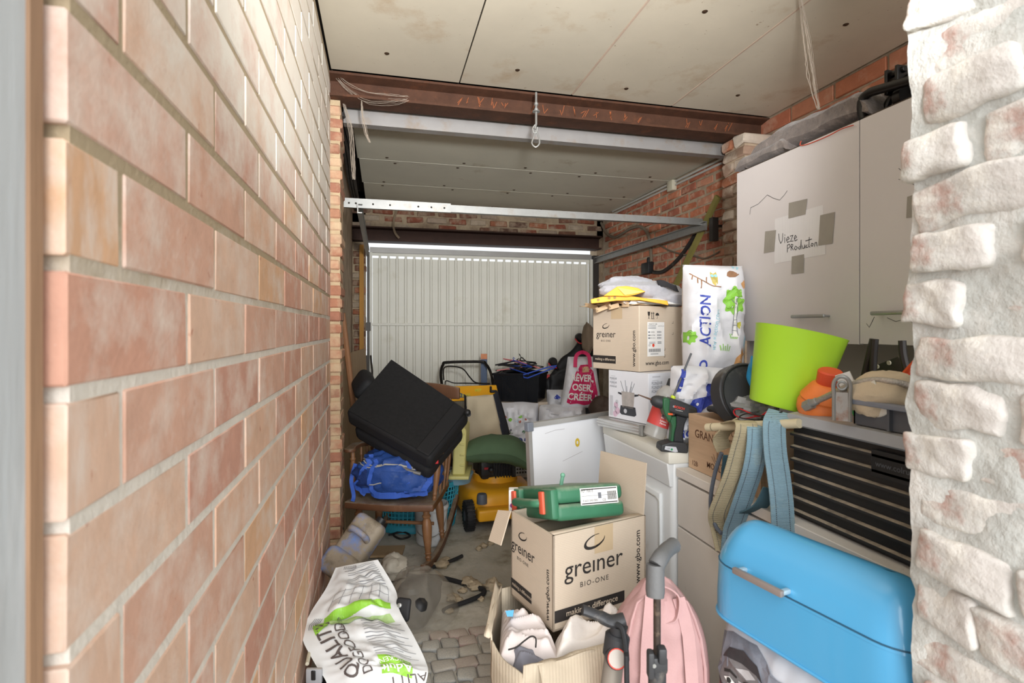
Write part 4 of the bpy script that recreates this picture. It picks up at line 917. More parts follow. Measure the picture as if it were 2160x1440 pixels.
# ================================================================== right foreground
# ---- slatted unit with tray on the base cabinet
m_slat = M('black_slatted_plastic', (38, 38, 40), .45, var=.15, topdust_lit=((186, 172, 152), .6))  # pale upper edges put the light on the slats into the colour
t = thing('slatted_crate', 'black slatted plastic crate with a grey top frame on the base cabinet', 'crate', (1.3, .85, .798))
XF = 1.075; ya, yb = .745, 1.225; zb, ztp = .800, 1.075
part('body', MB().box(XF+.006, XF+.40, ya, yb, zb, ztp-.02), m_black, t, False, world=True)
for k in range(7):
    z0 = zb+.010+k*.034
    mb = MB(); mb.prism([(XF-.006, z0), (XF+.008, z0-.002), (XF+.008, z0+.009), (XF-.006, z0+.006)], ya, yb); part('slat', mb, m_slat, t, False, world=True)
nm = part('name_plate', MB().box(XF-.006, XF+.004, ya+.09, ya+.235, ztp-.105, ztp-.045), m_black, t, False, world=True, bevel=.002)
S = frame((XF-.006-1.3, -.85, -.798), (0, -1, 0), (0, 0, 1), .0008)
dtext(nm, S, 'www.colruyt.be', -(ya+.165), ztp-.075, .018, M('grey_relief', (86, 88, 92), .5), bold=.005)
mb = MB(); mb.prism([(XF-.012, ztp-.028), (XF-.002, ztp-.034), (XF+.03, ztp-.02), (XF+.42, ztp-.01), (XF+.42, ztp), (XF+.03, ztp), (XF-.004, ztp-.004)], ya-.01, yb+.01); part('top_frame', mb, m_grey, t, False, world=True)
# tray
zt_ = ztp+.001
t = thing('plastic_tray', 'grey plastic tray full of oddments on the slatted crate', 'tray', (1.2, .9, zt_))
x0, x1, y0, y1, hh = 1.075, 1.35, .72, 1.05, .06
mb = MB(); mb.box(x0+.015, x1-.015, y0+.015, y1-.015, zt_, zt_+.006)
for a, b, c, d in ((x0+.01, x0+.014, y0+.01, y1-.01), (x1-.014, x1-.01, y0+.01, y1-.01), (x0+.01, x1-.01, y0+.01, y0+.014), (x0+.01, x1-.01, y1-.014, y1-.01)): mb.box(a, b, c, d, zt_, zt_+hh)
part('basin', mb, m_dgrey, t, False, world=True)
mb = MB()
for a, b, c, d in ((x0-.008, x0+.014, y0, y1), (x1-.014, x1+.008, y0, y1), (x0, x1, y0-.008, y0+.014), (x0, x1, y1-.014, y1+.008)): mb.box(a, b, c, d, zt_+hh-.012, zt_+hh)
part('rim', mb, M('blue_grey_plastic', (128, 132, 142), .5, var=.1), t, False, world=True, bevel=.003)
for yy in (.78, .86, .94): part('rib', MB().box(x0, x0+.012, yy, yy+.006, zt_, zt_+hh-.01), m_dgrey, t, False, world=True)
# green bin
m_lime = M('lime_green_plastic', (186, 238, 62), .45, var=.04, vs=4, dirt=[((120, 150, 60), .24, 30, .03)])
c = P(1655, 830, 1.66)
t = thing('waste_bin', 'lime green plastic bin tipped over on the crate', 'bin', P(1650, 858, 1.60), cam_rot(0)-8, rx=0, ry=13)
prof = [(.090, 0), (.093, .004), (.124, .228), (.126, .23)]
mb = MB(); mb.lathe(prof, 40, None, caps=False); mb.lathe([(.0001, .001), (.090, 0)], 40, None, caps=False); mb.lathe([(.122, .23), (.120, .224), (.088, .006), (.0001, .005)], 40, None, caps=False); mb.lathe([(.122, .23), (.126, .23)], 40, None, caps=False)
wbn = part('shell', mb, m_lime, t); wbn.location.z = .0
# black round bag, blue cloth
t = thing('round_case', 'black round fabric case standing behind the green bin', 'case', P(1570, 835, 1.78), cam_rot(20), rx=0)
mb = MB(); mb.lathe([(.0001, -.03), (.105, -.03), (.118, -.022), (.118, .022), (.105, .03), (.0001, .03)], 30, tr(0, 0, .0) @ rot(72), caps=False, ey=.92); part('body', mb, M('black_faux_leather', (54, 54, 56), .5, var=.15, topdust_lit=((150, 146, 140), .35)), t)
mb = MB(); mb.tube([Vector((.112*math.cos(R_(i*12)), 0, .112*math.sin(R_(i*12))*.92)) for i in range(30)], .004, 6, closed=True, m=rot(-18)); mb.xf(tr(0, -.03, .005)); part('zip_seam', mb, m_black, t)
lump('blue_cloth', 'bright blue nylon cloth squeezed between the black case and the green bin', 'cloth', P(1592, 790, 1.70), (.016, .03, .05), M('cyan_nylon', (48, 150, 206), .5), 5, amp=.5)
# things in the tray
def at(x, y, X): return PX(x, y, X)
m_or = M('orange_rubber', (238, 130, 62), .5, var=.1, dirt=[((214, 176, 148), .3, 20)]); m_or2 = M('red_orange_rubber', (222, 84, 48), .5, var=.1)
t = thing('sink_plunger', 'orange rubber plunger bell with a red neck lying in the grey tray', 'plunger', at(1740, 850, 1.15), 10, rx=0, ry=0)
q = rot(16, -8, 0)
part('bell', MB().lathe([(.062, -.03), (.066, -.02), (.066, .0), (.060, .012), (.062, .018), (.052, .034), (.04, .052), (.03, .058)], 26, q), m_or, t)
part('neck', MB().lathe([(.028, .056), (.030, .06), (.030, .09), (.026, .094), (.001, .094)], 20, q), m_or2, t)
t = thing('braided_hose', 'steel braided water hose with a hex nut lying across the tray', 'hose', at(1710, 852, 1.09))
part('hose', MB().tube(spl([at(1718, 848, 1.08), at(1740, 838, 1.08), at(1770, 824, 1.075), at(1800, 810, 1.08), at(1840, 802, 1.09), at(1880, 804, 1.10), at(1915, 812, 1.12), at(1940, 820, 1.13)], 6), .0075, 10), M('braided_steel', (190, 184, 176), .35, .8, var=.3, vs=200, bump=.5, bs=300), t, world=True)
a = at(1698, 858, 1.08); b = at(1714, 850, 1.08); dv = (b-a).normalized()
part('hex_nut', MB().lathe([(.014, -.012), (.014, .012)], 6, tr((a+b)/2) @ dv.to_track_quat('Z', 'Y').to_matrix().to_4x4()), m_galv, t, False, world=True)
part('ferrule', MB().lathe([(.009, .008), (.0095, .03), (.008, .032)], 12, tr((a+b)/2) @ dv.to_track_quat('Z', 'Y').to_matrix().to_4x4()), m_galv, t, world=True)
t = thing('can_piercer', 'rusty steel pull tool with an eye end leaning in the tray', 'tool', at(1778, 870, 1.055))
out = [(-.016, -.055), (.016, -.055), (.017, .0), (.015, .032), (.008, .044), (-.008, .044), (-.015, .032), (-.017, .0)]
loc = at(1776, 838, 1.05)
fr = Matrix.Translation(loc) @ rot(0, 0, -DEG-35)
part('shank', MB().prism([(-.013, -.055), (.013, -.055), (.012, .012), (-.012, .012)], -.002, .002, fr), M('rusty_chrome', (150, 142, 134), .4, .6, var=.2, dirt=[((120, 72, 44), .4, 30)]), t, False, world=True)
part('rim', MB().tube(spl([fr @ Vector((a, 0, b)) for a, b in ((-.016, -.055), (-.016, .0), (-.017, .03), (-.010, .045), (0, .049), (.010, .045), (.017, .03), (.016, .0), (.016, -.055))], 4), .0045, 8), m_galv, t, world=True)
part('eye', MB().tube([fr @ Vector((.009*math.cos(R_(i*30)), 0, .028+.009*math.sin(R_(i*30)))) for i in range(12)], .003, 7, closed=True), m_galv, t, world=True)
t = thing('seed_packet', 'small white and green carton stuck upright in the tray', 'packet', at(1810, 870, 1.10))
fr = Matrix.Translation(at(1806, 850, 1.10)) @ rot(0, -22, -DEG-35)
b_ = part('carton', MB().box(-.016, .016, -.008, .008, -.045, .075, fr), m_paper, t, False, world=True)
inv = MW[t.name].inverted()
S = lambda u, v: inv @ (fr @ Vector((u, -.0088, v))); drect(b_, S, -.016, -.045, .016, .005, M('leaf_green_print', (70, 172, 92), .5)); dtext(b_, lambda u, v: inv @ (fr @ Vector((u, -.0095, v))), 'DEI', .0, -.012, .016, m_wht, a=90, bold=.02)
t = thing('work_glove', 'beige cotton cloth crumpled in the grey tray', 'cloth', at(1860, 850, 1.13))
mb = blob(lambda d: 1+.25*noise.noise(d*1.6+Vector((2, 7, 2)))+.12*abs(noise.noise(d*4)), at(1868, 838, 1.14), 40, 20, (.07, .085, .056)); part('body', mb, M('beige_canvas', (212, 194, 166), .9, var=.12, vs=14, bump=.4, bs=260), t, world=True)
mb = MB(); mb.grid(lambda u, v: at(1798+45*u+30*v, 800+70*v+10*math.sin(u*3), 1.09-.01*u), 8, 8); part('edge_fold', mb, M('white_cotton', (226, 220, 208), .9, var=.06), t, solid=.003, world=True)
# things standing behind the tray, in the niche
t = thing('slotted_plate', 'dark slotted steel plate leaning in the niche of the cabinet', 'plate', at(1860, 790, 1.35))
mb = MB(); mb.add([at(1828, 800, 1.35), at(1925, 820, 1.35), at(1905, 760, 1.36), at(1893, 752, 1.36), at(1836, 775, 1.36)], [(0, 1, 2, 3, 4)]); pl_ = part('plate', mb, M('dark_steel', (70, 66, 62), .5, .4, var=.2), t, False, solid=.004, world=True)
inv2 = MW[t.name].inverted()
for (x, y) in ((1851, 773), (1876, 765)):
    mb = MB(); mb.lathe([(.006, 0), (.006, .003)], 12, tr(at(x, y, 1.347)) @ rot(0, -90)); part('slot', mb, m_ivory, t, world=True)
for n_, pp in enumerate((((1842, 715), (1835, 745), (1828, 775), (1822, 800)), ((1846, 715), (1843, 745), (1842, 775), (1841, 800)), ((1903, 718), (1905, 745), (1912, 775), (1925, 810)))):
    mb = MB(); mb.tube(spl([at(a, b, 1.30) for a, b in pp]), .009, 8)
    solo('hanging_cable', ['outer', 'inner', 'bowed'][n_]+' black cable hanging down into the tray below the cabinet', 'cable', mb, m_cabk, at(*pp[-1], 1.30), world=True)
mb = MB(); mb.tube([at(1895, 805, 1.28), at(1960, 735, 1.28)], .009, 8); solo('orange_rod', 'orange plastic rod slanting up out of the tray behind the jamb', 'rod', mb, m_or2, at(1895, 805, 1.28), world=True)
# ---- wine crate
m_crate = M('pale_pine', (198, 168, 138), .7, var=.14, vs=12, bump=.15, bs=40, stretch=(1, .3, 4), dirt=[((178, 142, 110), .3, 14)])
t = thing('wine_crate', 'branded wooden wine crate with burnt lettering beside the dryer', 'crate', (1.225, 1.55, .798), 0)
def cr(x0, x1, y0, y1, z0, z1, nm='side_panel'): return part(nm, MB().box(x0, x1, y0, y1, z0, z1), m_crate, t, False, bevel=.0015)
fp = cr(-.14, -.125, -.19, .192, 0, .195, 'front_panel'); cr(.125, .14, -.19, .192, 0, .195, 'back_panel'); cr(-.125, .125, .18, .192, 0, .195); cr(-.125, .125, -.19, -.178, 0, .195); cr(-.125, .125, -.178, .18, 0, .01, 'bottom_panel')
S = frame((-.141, 0, 0), (0, -1, 0), (0, 0, 1), .0005); m_burn = M('burnt_lettering', (98, 66, 46), .8)
dtext(fp, S, 'CHATEAU', -.078, .166, .026, m_burn, sp=1.4, bold=-.004, align='LEFT'); dtext(fp, S, 'GRAND PUY', -.150, .130, .040, m_burn, bold=.004, align='LEFT'); dtext(fp, S, 'MOULIN', -.078, .036, .028, m_burn, bold=.003, align='LEFT'); dtext(fp, S, '12B', -.150, .022, .024, m_burn)
eng = [[(-.02, .105), (.03, .085), (.10, .085)], [(-.02, .10), (-.02, .06), (.02, .05), (.10, .05)], [(.03, .085), (.03, .055)]]+[[(-.015+.012*i, .09-.003*i), (-.015+.012*i, .06)] for i in range(9)]+[[(-.04, .08), (-.03, .06), (.0, .05)], [(-.05, .07), (-.03, .05)]]
dstrokes(fp, S, eng, .0018, m_burn, 'chateau_engraving')
# bits in the crate
W_ = lambda x, y, X: PX(x, y, X)
t = thing('utility_knife', 'black and silver utility knife lying on the wine crate', 'knife', W_(1520, 868, 1.12))
a, b = W_(1497, 862, 1.12), W_(1535, 874, 1.11); c = W_(1556, 879, 1.105)
part('handle', MB().tube(spl([a, a.lerp(b, .3)+Vector((0, 0, .004)), a.lerp(b, .7), b]), [.011]+[.014]*17+[.010], 10, flat=.8), M('dark_grip', (52, 56, 62), .6, var=.2, bump=.4, bs=200), t, world=True); part('nose', MB().tube([b, c], [.010, .006], 8, flat=.5), m_galv, t, world=True)
mb = blob(lambda d: 1+.3*noise.noise(d*2), W_(1535, 855, 1.2), 16, 10, (.03, .05, .018)); solo('orange_spool', 'orange plastic spool lying in the open wine crate', 'spool', mb, m_or, W_(1535, 862, 1.2), world=True)
m_film = M('clear_plastic_film', (222, 222, 222), .15, var=.05, alpha=.38, spec=.6)
mb = blob(lambda d: 1+.5*noise.noise(d*2.2+Vector((1, 0, 0)))+.25*abs(noise.noise(d*6)), W_(1580, 858, 1.16), 30, 16, (.07, .09, .035)); solo('plastic_bag', 'crumpled clear plastic bag spilling between the wine crate and green bin', 'bag', mb, m_film, W_(1580, 870, 1.16), world=True, ang=20)
mb = MB(); mb.tube(spl([W_(x, y, 1.07) for x, y in ((1650, 872), (1620, 874), (1595, 878), (1570, 882), (1552, 876), (1548, 866), (1560, 862), (1580, 870), (1600, 878), (1618, 868))], 6), .002, 6); solo('red_wire', 'thin red wire looped over the plastic bag', 'wire', mb, M('red_insulation', (200, 40, 48), .4), W_(1600, 878, 1.07), world=True)
mb = MB(); mb.tube(spl([W_(x, y, 1.065) for x, y in ((1640, 885), (1610, 884), (1585, 884), (1560, 880), (1575, 872), (1610, 876), (1650, 868))], 6), .002, 6); solo('black_wire', 'thin black wire lying along the edge of the crate', 'wire', mb, m_cabk, W_(1600, 884, 1.065), world=True)
# ---- straps over a pale round handle
m_stb = M('beige_webbing', (186, 172, 140), .9, var=.15, vs=14, bump=.6, bs=200, wave=(90, 'Z', .4)); m_stu = M('faded_blue_webbing', (140, 170, 184), .9, var=.18, vs=10, bump=.6, bs=200, wave=(90, 'Z', .4), dirt=[((176, 184, 170), .38, 7)])
m_stitch = M('dark_stitch', (82, 88, 92), .9)
a, b = W_(1492, 901, 1.0), W_(1585, 897, 1.03)
t = thing('wooden_dowel', 'pale round wooden dowel carrying the lashing straps', 'dowel', b)
part('rod', MB().tube([a, b+(b-a)*.9], .0125, 14), M('pale_dowel', (206, 194, 164), .7, var=.08), t, world=True); d_ = (b-a).normalized(); part('end_groove', MB().tube([a+d_*.024, a+d_*.028], .0129, 14), M('dowel_groove', (150, 138, 112), .8), t, world=True)
def strap(label, pts, wdt, mat, X, wd=(1, -.35, 0), stitch=True):
    pp = spl([W_(x, y, X+dx) for x, y, dx in pts], 7)
    t = thing('lashing_strap', label, 'strap', pp[-1])
    s_ = part('webbing', MB().strip(pp, wdt, .004, wd), mat, t, False, world=True)
    if stitch:
        for o in (-.28, .28):
            mb = MB(); w3 = Vector(wd).normalized()
            for i in range(0, len(pp)-1, 1):
                p0 = pp[i]+w3*wdt*o; p1 = pp[i+1]+w3*wdt*o; d = p1-p0; off = Vector((-.001, -.0035, 0))
                for e in range(2):
                    mb.strip([p0+d*(.1+.5*e)+off, p0+d*(.4+.5*e)+off], .0014, .001, wd)
            part('stitching', mb, m_stitch, s_, False, world=True)
    return t
strap('beige lashing strap hanging as a long loop from the wooden handle', [(1540, 893, .03), (1568, 888, .0), (1574, 905, -.015), (1562, 950, -.02), (1548, 1000, -.02), (1530, 1045, -.02), (1515, 1085, -.02), (1520, 1115, 0), (1530, 1160, .0)], .058, m_stb, 1.0)
strap('short frayed beige strap end folded over the wooden handle', [(1560, 890, .04), (1535, 905, .01), (1520, 925, .0), (1528, 948, .01)], .05, m_stb, 1.02, (1, -.2, .3), False)
strap('faded blue lashing strap twisting down behind the bread bin', [(1595, 893, .03), (1598, 905, .0), (1596, 945, -.01), (1588, 990, -.01), (1572, 1040, .0), (1555, 1090, .0), (1545, 1120, .0), (1540, 1165, .0)], .055, m_stu, 1.01)
strap('wide faded blue strap hanging straight down over the crate slats', [(1645, 868, .05), (1638, 882, .02), (1633, 900, .0), (1635, 950, -.01), (1642, 1000, -.01), (1648, 1050, -.01), (1652, 1110, -.01), (1656, 1170, -.01)], .058, m_stu, 1.02)
strap('dark teal strap lying behind the hanging straps', [(1540, 960, .02), (1535, 1020, .03), (1550, 1080, .03), (1600, 1070, .03), (1625, 1030, .035)], .04, M('teal_webbing', (74, 106, 118), .9, var=.2), 1.0, stitch=False)
mb = MB(); mb.tube(spl([W_(x, y, .98) for x, y in ((1522, 955), (1510, 990), (1500, 1040), (1500, 1080), (1510, 1110), (1522, 1125))]), .006, 8); solo('grey_cable', 'grey cable hanging beside the beige strap in front of the drawer', 'cable', mb, M('slate_cable', (84, 90, 100), .5), W_(1522, 1125, .98), world=True)
# ---- portrait shopper with the bread bin on top
m_shop = M('printed_shopper_white', (206, 208, 214), .35, var=.12, vs=7, bump=.3, bs=14)
t_loc = P(1484, 1280, 1.31); BZ = t_loc.z
e_ = P(1740, 1440, 1.31*587/747); v_ = Vector((e_.x-t_loc.x, e_.y-t_loc.y, 0)); ang = math.degrees(math.atan2(v_.y, v_.x)); LB = .475; DB = .175; HB = .225
m_blue = M('glossy_sky_blue', (82, 164, 210), .28, var=.03, vs=3, coat=.4, dirt=[((190, 210, 220), .22, 50, .02)])
t = thing('bread_bin', 'glossy sky blue metal bread bin with a grey bar handle', 'bread bin', (t_loc.x, t_loc.y, BZ), ang)
def binsec(a, b, n=40, rr=.055, z0=0):
    pass
def pill(u, L, D, r):  # rounded rectangle outline
    per = 2*(L-2*r)+2*(D-2*r)+2*math.pi*r; s_ = u*per
    segs = [(L-2*r, (r, 0), (1, 0)), (math.pi*r/2, None, (L-r, r, -90)), (D-2*r, (L, r), (0, 1)), (math.pi*r/2, None, (L-r, D-r, 0)), (L-2*r, (L-r, D), (-1, 0)), (math.pi*r/2, None, (r, D-r, 90)), (D-2*r, (0, D-r), (0, -1)), (math.pi*r/2, None, (r, r, 180))]
    for ln, st, d in segs:
        if s_ <= ln+1e-9:
            if st: return (st[0]+d[0]*s_, st[1]+d[1]*s_)
            a = R_(d[2])+s_/r; return (d[0]+r*math.cos(a), d[1]+r*math.sin(a))
        s_ -= ln
    return (r, 0)
cut = .128
def ss(z):   # shell inset by height (domed top)
    if z <= .09: return 0
    k = (z-.09)/(HB-.09); return .088*(1-math.sqrt(max(0, 1-k*k)))
def shell(zs):
    mb = MB(); n = 72
    rings = []
    for z in zs:
        i_ = ss(z); L, D = LB-2*i_, DB-2*i_
        rings.append([Vector((i_+p[0], i_+p[1], z)) for p in (pill(k/n, L, D, max(.012, min(.075-i_*.3, D/2-.001))) for k in range(n))])
    for r_ in rings: mb.v += r_
    for a in range(len(rings)-1):
        for k in range(n): mb.f.append((a*n+k, a*n+(k+1) % n, (a+1)*n+(k+1) % n, (a+1)*n+k))
    mb.f.append(tuple(range(n-1, -1, -1))); mb.f.append(tuple((len(rings)-1)*n+k for k in range(n))); return mb
part('base', shell([0, .004, .05, cut-.002]), m_blue, t, ang=30)
lid = part('lid', shell([cut, cut+.0, .12]+[.09+(HB-.09)*math.sin(R_(a)) for a in (24, 34, 44, 54, 64, 74, 82, 87, 90)]), m_blue, t, ang=30)
n = 72
i_ = ss(cut)-.0008; part('seam', MB().tube([Vector((i_+p[0], i_+p[1], cut-.001)) for p in (pill(k/n, LB-2*i_, DB-2*i_, .075) for k in range(n))], .0016, 6, closed=True), M('dark_seam', (40, 84, 110), .5), t)
part('bottom_rim', MB().tube([Vector((p[0]*1.0, p[1], .003)) for p in (pill(k/n, LB, DB, .075) for k in range(n))], .004, 6, closed=True), m_blue, t)
hb = MB(); hb.rbox((.172, -.02, cut+.012), (.125, .012, .014), .003, 2); hd = part('handle', hb, M('taupe_metal', (150, 138, 132), .4, .3), lid)
for xx in (.12, .228): part('handle_foot', MB().rbox((xx, -.008, cut+.012), (.012, .03, .010), .003, 2), M('brushed_foot', (196, 214, 220), .3, .5), hd)
# shopper bag with a printed portrait
t = thing('portrait_shopper', 'shiny shopping bag printed with a black and white face, under the blue bread bin', 'shopping bag', (t_loc.x, t_loc.y, 0), ang)
BW = .45; BH = BZ-.004
S0 = bag_surface(BW, BH, .07, .012, 4, pw=6, csc=7)
def Sb(u, v, e=0): p = S0(u-BW/2-.01, v, -1, e); return Vector((p.x+BW/2+.005, p.y+.082, min(p.z, BH)))
mb = MB(); mb.grid(lambda a, b: Sb(a*BW+.01, b*BH), 30, 34); mb.grid(lambda a, b: (lambda p: Vector((p.x+BW/2+.005, p.y+.082, min(p.z, BH))))(S0((a-.5)*BW, b*BH, 1)), 30, 34, flip=True)
bg_ = part('bag', mb, m_shop, t)
F_ = lambda k: (lambda u, v: Sb(u, v, .002+.0012*k))
m_skin = M('print_mid_grey', (118, 114, 114), .4, var=.3, vs=30); m_skd = M('print_dark_grey', (58, 56, 58), .4, var=.3, vs=30); m_skl = M('print_pale_grey', (176, 172, 172), .4, var=.2, vs=30); m_redp = M('print_red', (214, 72, 92), .4, var=.15, vs=12)
ft = BH-.035
# generic face: head, brow, eyes, nose, mouth, shading
dpoly(bg_, F_(0), [[(.0+.02, ft-.26), (.02, ft-.02), (.06, ft+.0), (.13, ft+.005), (.2, ft-.03), (.30, ft-.02), (.40, ft-.05), (.40, ft-.26)]], M('print_storm_grey', (128, 132, 142), .4, var=.45, vs=16), 'backdrop_print', .03)
hx = .105
dpoly(bg_, F_(1), [[(hx+.062*math.cos(R_(a))*(1-.12*math.sin(R_(a))), ft-.115+.095*math.sin(R_(a))) for a in range(0, 360, 15)]], m_skin, 'face_print', .02)
dpoly(bg_, F_(2), [[(hx-.058, ft-.06), (hx-.04, ft-.03), (hx, ft-.018), (hx+.04, ft-.03), (hx+.058, ft-.06), (hx+.04, ft-.05), (hx, ft-.045), (hx-.04, ft-.05)], [(hx-.06, ft-.10), (hx-.045, ft-.12), (hx-.045, ft-.17), (hx-.03, ft-.20), (hx-.052, ft-.18), (hx-.062, ft-.14)], [(hx-.012, ft-.09), (hx-.016, ft-.13), (hx-.024, ft-.14), (hx-.006, ft-.147)]], m_skd, 'face_print', .02)
dpoly(bg_, F_(2), [[(hx-.004, ft-.085), (hx+.006, ft-.085), (hx+.012, ft-.135), (hx-.002, ft-.138)], [(hx+.02, ft-.05), (hx+.04, ft-.06), (hx+.02, ft-.07), (hx-.01, ft-.06)], [(hx+.02, ft-.12), (hx+.045, ft-.115), (hx+.035, ft-.14)]], m_skl, 'face_print', .02)
for sx in (-.026, .03):
    dpoly(bg_, F_(3), [[(hx+sx-.016, ft-.095), (hx+sx, ft-.087), (hx+sx+.016, ft-.096), (hx+sx, ft-.104)]], m_wht, 'eye_print'); dpoly(bg_, F_(4), [circ(hx+sx, ft-.095, .006)], m_ink, 'eye_print')
    dpoly(bg_, F_(3), [[(hx+sx-.02, ft-.080), (hx+sx, ft-.072), (hx+sx+.02, ft-.078), (hx+sx+.018, ft-.083), (hx+sx, ft-.078), (hx+sx-.018, ft-.086)]], m_ink, 'brow_print')
dpoly(bg_, F_(3), [[(hx-.028, ft-.165), (hx, ft-.160), (hx+.03, ft-.162), (hx+.015, ft-.182), (hx-.012, ft-.184)]], m_skd, 'mouth_print'); dpoly(bg_, F_(4), [[(hx-.022, ft-.167), (hx, ft-.163), (hx+.023, ft-.165), (hx+.012, ft-.173), (hx-.01, ft-.174)]], m_wht, 'mouth_print')
for k in range(3): dpoly(bg_, F_(1), [[(.012, ft-.125-.018*k), (.055, ft-.13-.018*k), (.05, ft-.142-.018*k), (.012, ft-.138-.018*k)]], m_redp, 'red_stripe', .02)
for k in range(5): dpoly(bg_, F_(1), [[(.2+.04*k, ft-.05-.02*k), (.225+.04*k, ft-.06-.02*k), (.21+.04*k, ft-.16-.01*k), (.195+.04*k, ft-.15-.01*k)]], [m_skl, m_skd][k % 2], 'backdrop_print', .02)
# ---- pink backpack
m_pink = M('dusty_pink_canvas', (188, 150, 148), .85, var=.08, vs=10, bump=.3, bs=220)
t, q = camthing('backpack', 'dusty pink canvas backpack leaning behind the black bicycle pump', 'backpack', 1388, 1420, 1.36); 
zbase = MW[t.name].translation.z
BWp, BHp = .29, .665
def bp(u, v, side=-1, e=0):
    uu = 2*u-1; h = v*BHp
    k_ = max(0, v-.5)/.5; w_ = .142*math.sqrt(max(.05, 1-.86*k_**2.6))*(1-.10*(1-v))
    pr = (1-abs(uu)**3); cap = min(1, (1-v)*5)**.5*min(1, v*8+.3)
    return Vector((uu*w_+.02*(v-.6), side*(.085*pr**.55*cap+e+.02*nz3(uu*.6, v*2, side, 3, 2)*pr+.012*(1-abs(nz3(uu*1.2, v*3, side, 2.2, 6)))**4*pr)+.02, h-zbase-.045*abs(uu)**2.5*k_))
mb = MB(); mb.grid(lambda u, v: bp(u, v, -1), 26, 34); mb.grid(lambda u, v: bp(u, v, 1), 26, 34, flip=True); bo = part('body', mb, m_pink, t)
mb = MB(); mb.tube([bp(.12, v/16*.92+.03, -1, .004) for v in range(17)]+[bp(.5, .985, -1, .0)]+[bp(.88, .95-v/16*.92, -1, .004) for v in range(17)], .004, 7); part('seam_piping', mb, m_pink, bo)
mb = MB(); mb.grid(lambda u, v: bp(.22+.56*u, .06+.42*v, -1, .014*min(1, 6*u, 6*(1-u), 6*v, 6*(1-v))+.002), 14, 14); pk = part('front_pocket', mb, m_pink, bo)
mb = MB(); mb.tube([bp(.22, .10+.38*k/8, -1, .008) for k in range(9)]+[bp(.22+.56*k/8, .48, -1, .008) for k in range(9)]+[bp(.78, .48-.38*k/8, -1, .008) for k in range(9)], .003, 6); part('zip', mb, M('pink_zip', (186, 146, 146), .7), pk)
for uu in (.3, .72): mb = MB(); mb.strip([bp(uu, .5+.46*k/8, -1, .012) for k in range(9)], .03, .004, (1, 0, 0)); part('strap', mb, m_pink, bo)
tp = bp(.5, .97); mb = MB(); mb.strip(spl([tp+Vector((-.028, -.005, -.02)), tp+Vector((-.026, -.022, .02)), tp+Vector((0, -.03, .026)), tp+Vector((.03, -.03, -.0)), tp+Vector((.022, -.035, -.05)), tp+Vector((-.004, -.035, -.06))], 5), .022, .004, (0, 1, .2)); part('grab_loop', mb, m_pink, bo)
# ---- black bicycle pump
m_pumpk = M('dusty_black_plastic', (52, 52, 54), .5, var=.2, dirt=[((120, 112, 102), .32, 20)])
t, q = camthing('floor_pump', 'black floor pump with raised handle in front of the pink backpack', 'pump', 1385, 1420, 1.02)
z0 = -MW[t.name].translation.z
part('rod', MB().tube([q(1386, 1240), q(1386, 1400)], .0072, 10), M('worn_black_rod', (70, 60, 54), .4, .4, var=.3, vs=20, dirt=[((150, 130, 110), .34, 30)]), t)
hd = MB(); hd.tube([q(1382, 1258, -.01), q(1382, 1245, -.008), q(1382, 1190, .0)], [.0165, .018, .017], 14); hd.tube(spl([q(1384, 1192, .0), q(1392, 1178, .01), q(1406, 1160, .05), q(1420, 1150, .085)], 4), [.016]*6+[.015]*6+[.016], 14); part('handle', hd, M('grey_grip', (96, 96, 96), .6, var=.12, bump=.2, bs=120), t)
part('collar', MB().rbox(q(1386, 1395), (.034, .034, .032), .006, 2), m_pumpk, t); part('clip', MB().rbox(q(1372, 1400, -.014), (.012, .02, .05), .004, 2), m_pumpk, t); part('clip', MB().rbox(q(1396, 1380, -.014), (.016, .02, .03), .004, 2), m_pumpk, t)
bb = q(1386, 1405); part('barrel', MB().tube([Vector((bb.x, bb.y, z0+.02)), bb], .017, 14), m_pumpk, t); part('screw', MB().lathe([(.004, 0), (.004, .004)], 8, tr(q(1379, 1402, -.02)) @ rot(90)), m_galv, t)
part('foot', MB().rbox((bb.x, bb.y, z0+.012), (.16, .06, .022), .008, 2), m_pumpk, t)
# ---- grey bicycle pump
t, q = camthing('floor_pump', 'grey floor pump with pressure gauge leaning on the open carton', 'pump', 1290, 1400, 1.13)
z0 = -MW[t.name].translation.z
top = q(1302, 1345); foot = Vector((q(1245, 1440).x-.035, -.01, z0+.02)); dv = (top-foot).normalized()
part('barrel', MB().tube([foot, top-dv*.02], .021, 16), M('warm_grey_tube', (140, 132, 122), .5, .3, var=.1), t)
part('gauge_head', MB().tube([top-dv*.04, top-dv*.035, top+dv*.005, top+dv*.01], [.020, .026, .026, .02], 16), m_pumpk, t)
gz = (top-dv*.032)
ga = part('gauge', MB().lathe([(.0001, .0), (.022, 0), (.022, .016), (.018, .02), (.0001, .02)], 18, tr(gz+Vector((-.002, -.012, .0))) @ rot(70)), m_pumpk, t)
part('dial', MB().lathe([(.0001, .021), (.018, .021)], 18, tr(gz+Vector((-.002, -.012, 0))) @ rot(70), caps=False), M('dial_face', (160, 150, 140), .4), ga); part('dial_ring', MB().tube([tr(gz+Vector((-.002, -.012, 0))) @ rot(70) @ Vector((.0185*math.cos(R_(i*20)), .0185*math.sin(R_(i*20)), .021)) for i in range(18)], .0012, 6, closed=True), M('red_ring', (206, 62, 44), .5), ga)
part('stem', MB().tube([top, q(1306, 1318)], [.016, .019], 12), m_pumpk, t)
part('handle', MB().tube(spl([q(1228, 1286), q(1236, 1288), q(1262, 1298), q(1290, 1310), q(1318, 1304)], 4), [.010]+[.014]*8+[.017]*7+[.015], 12, flat=.7), m_pumpk, t)
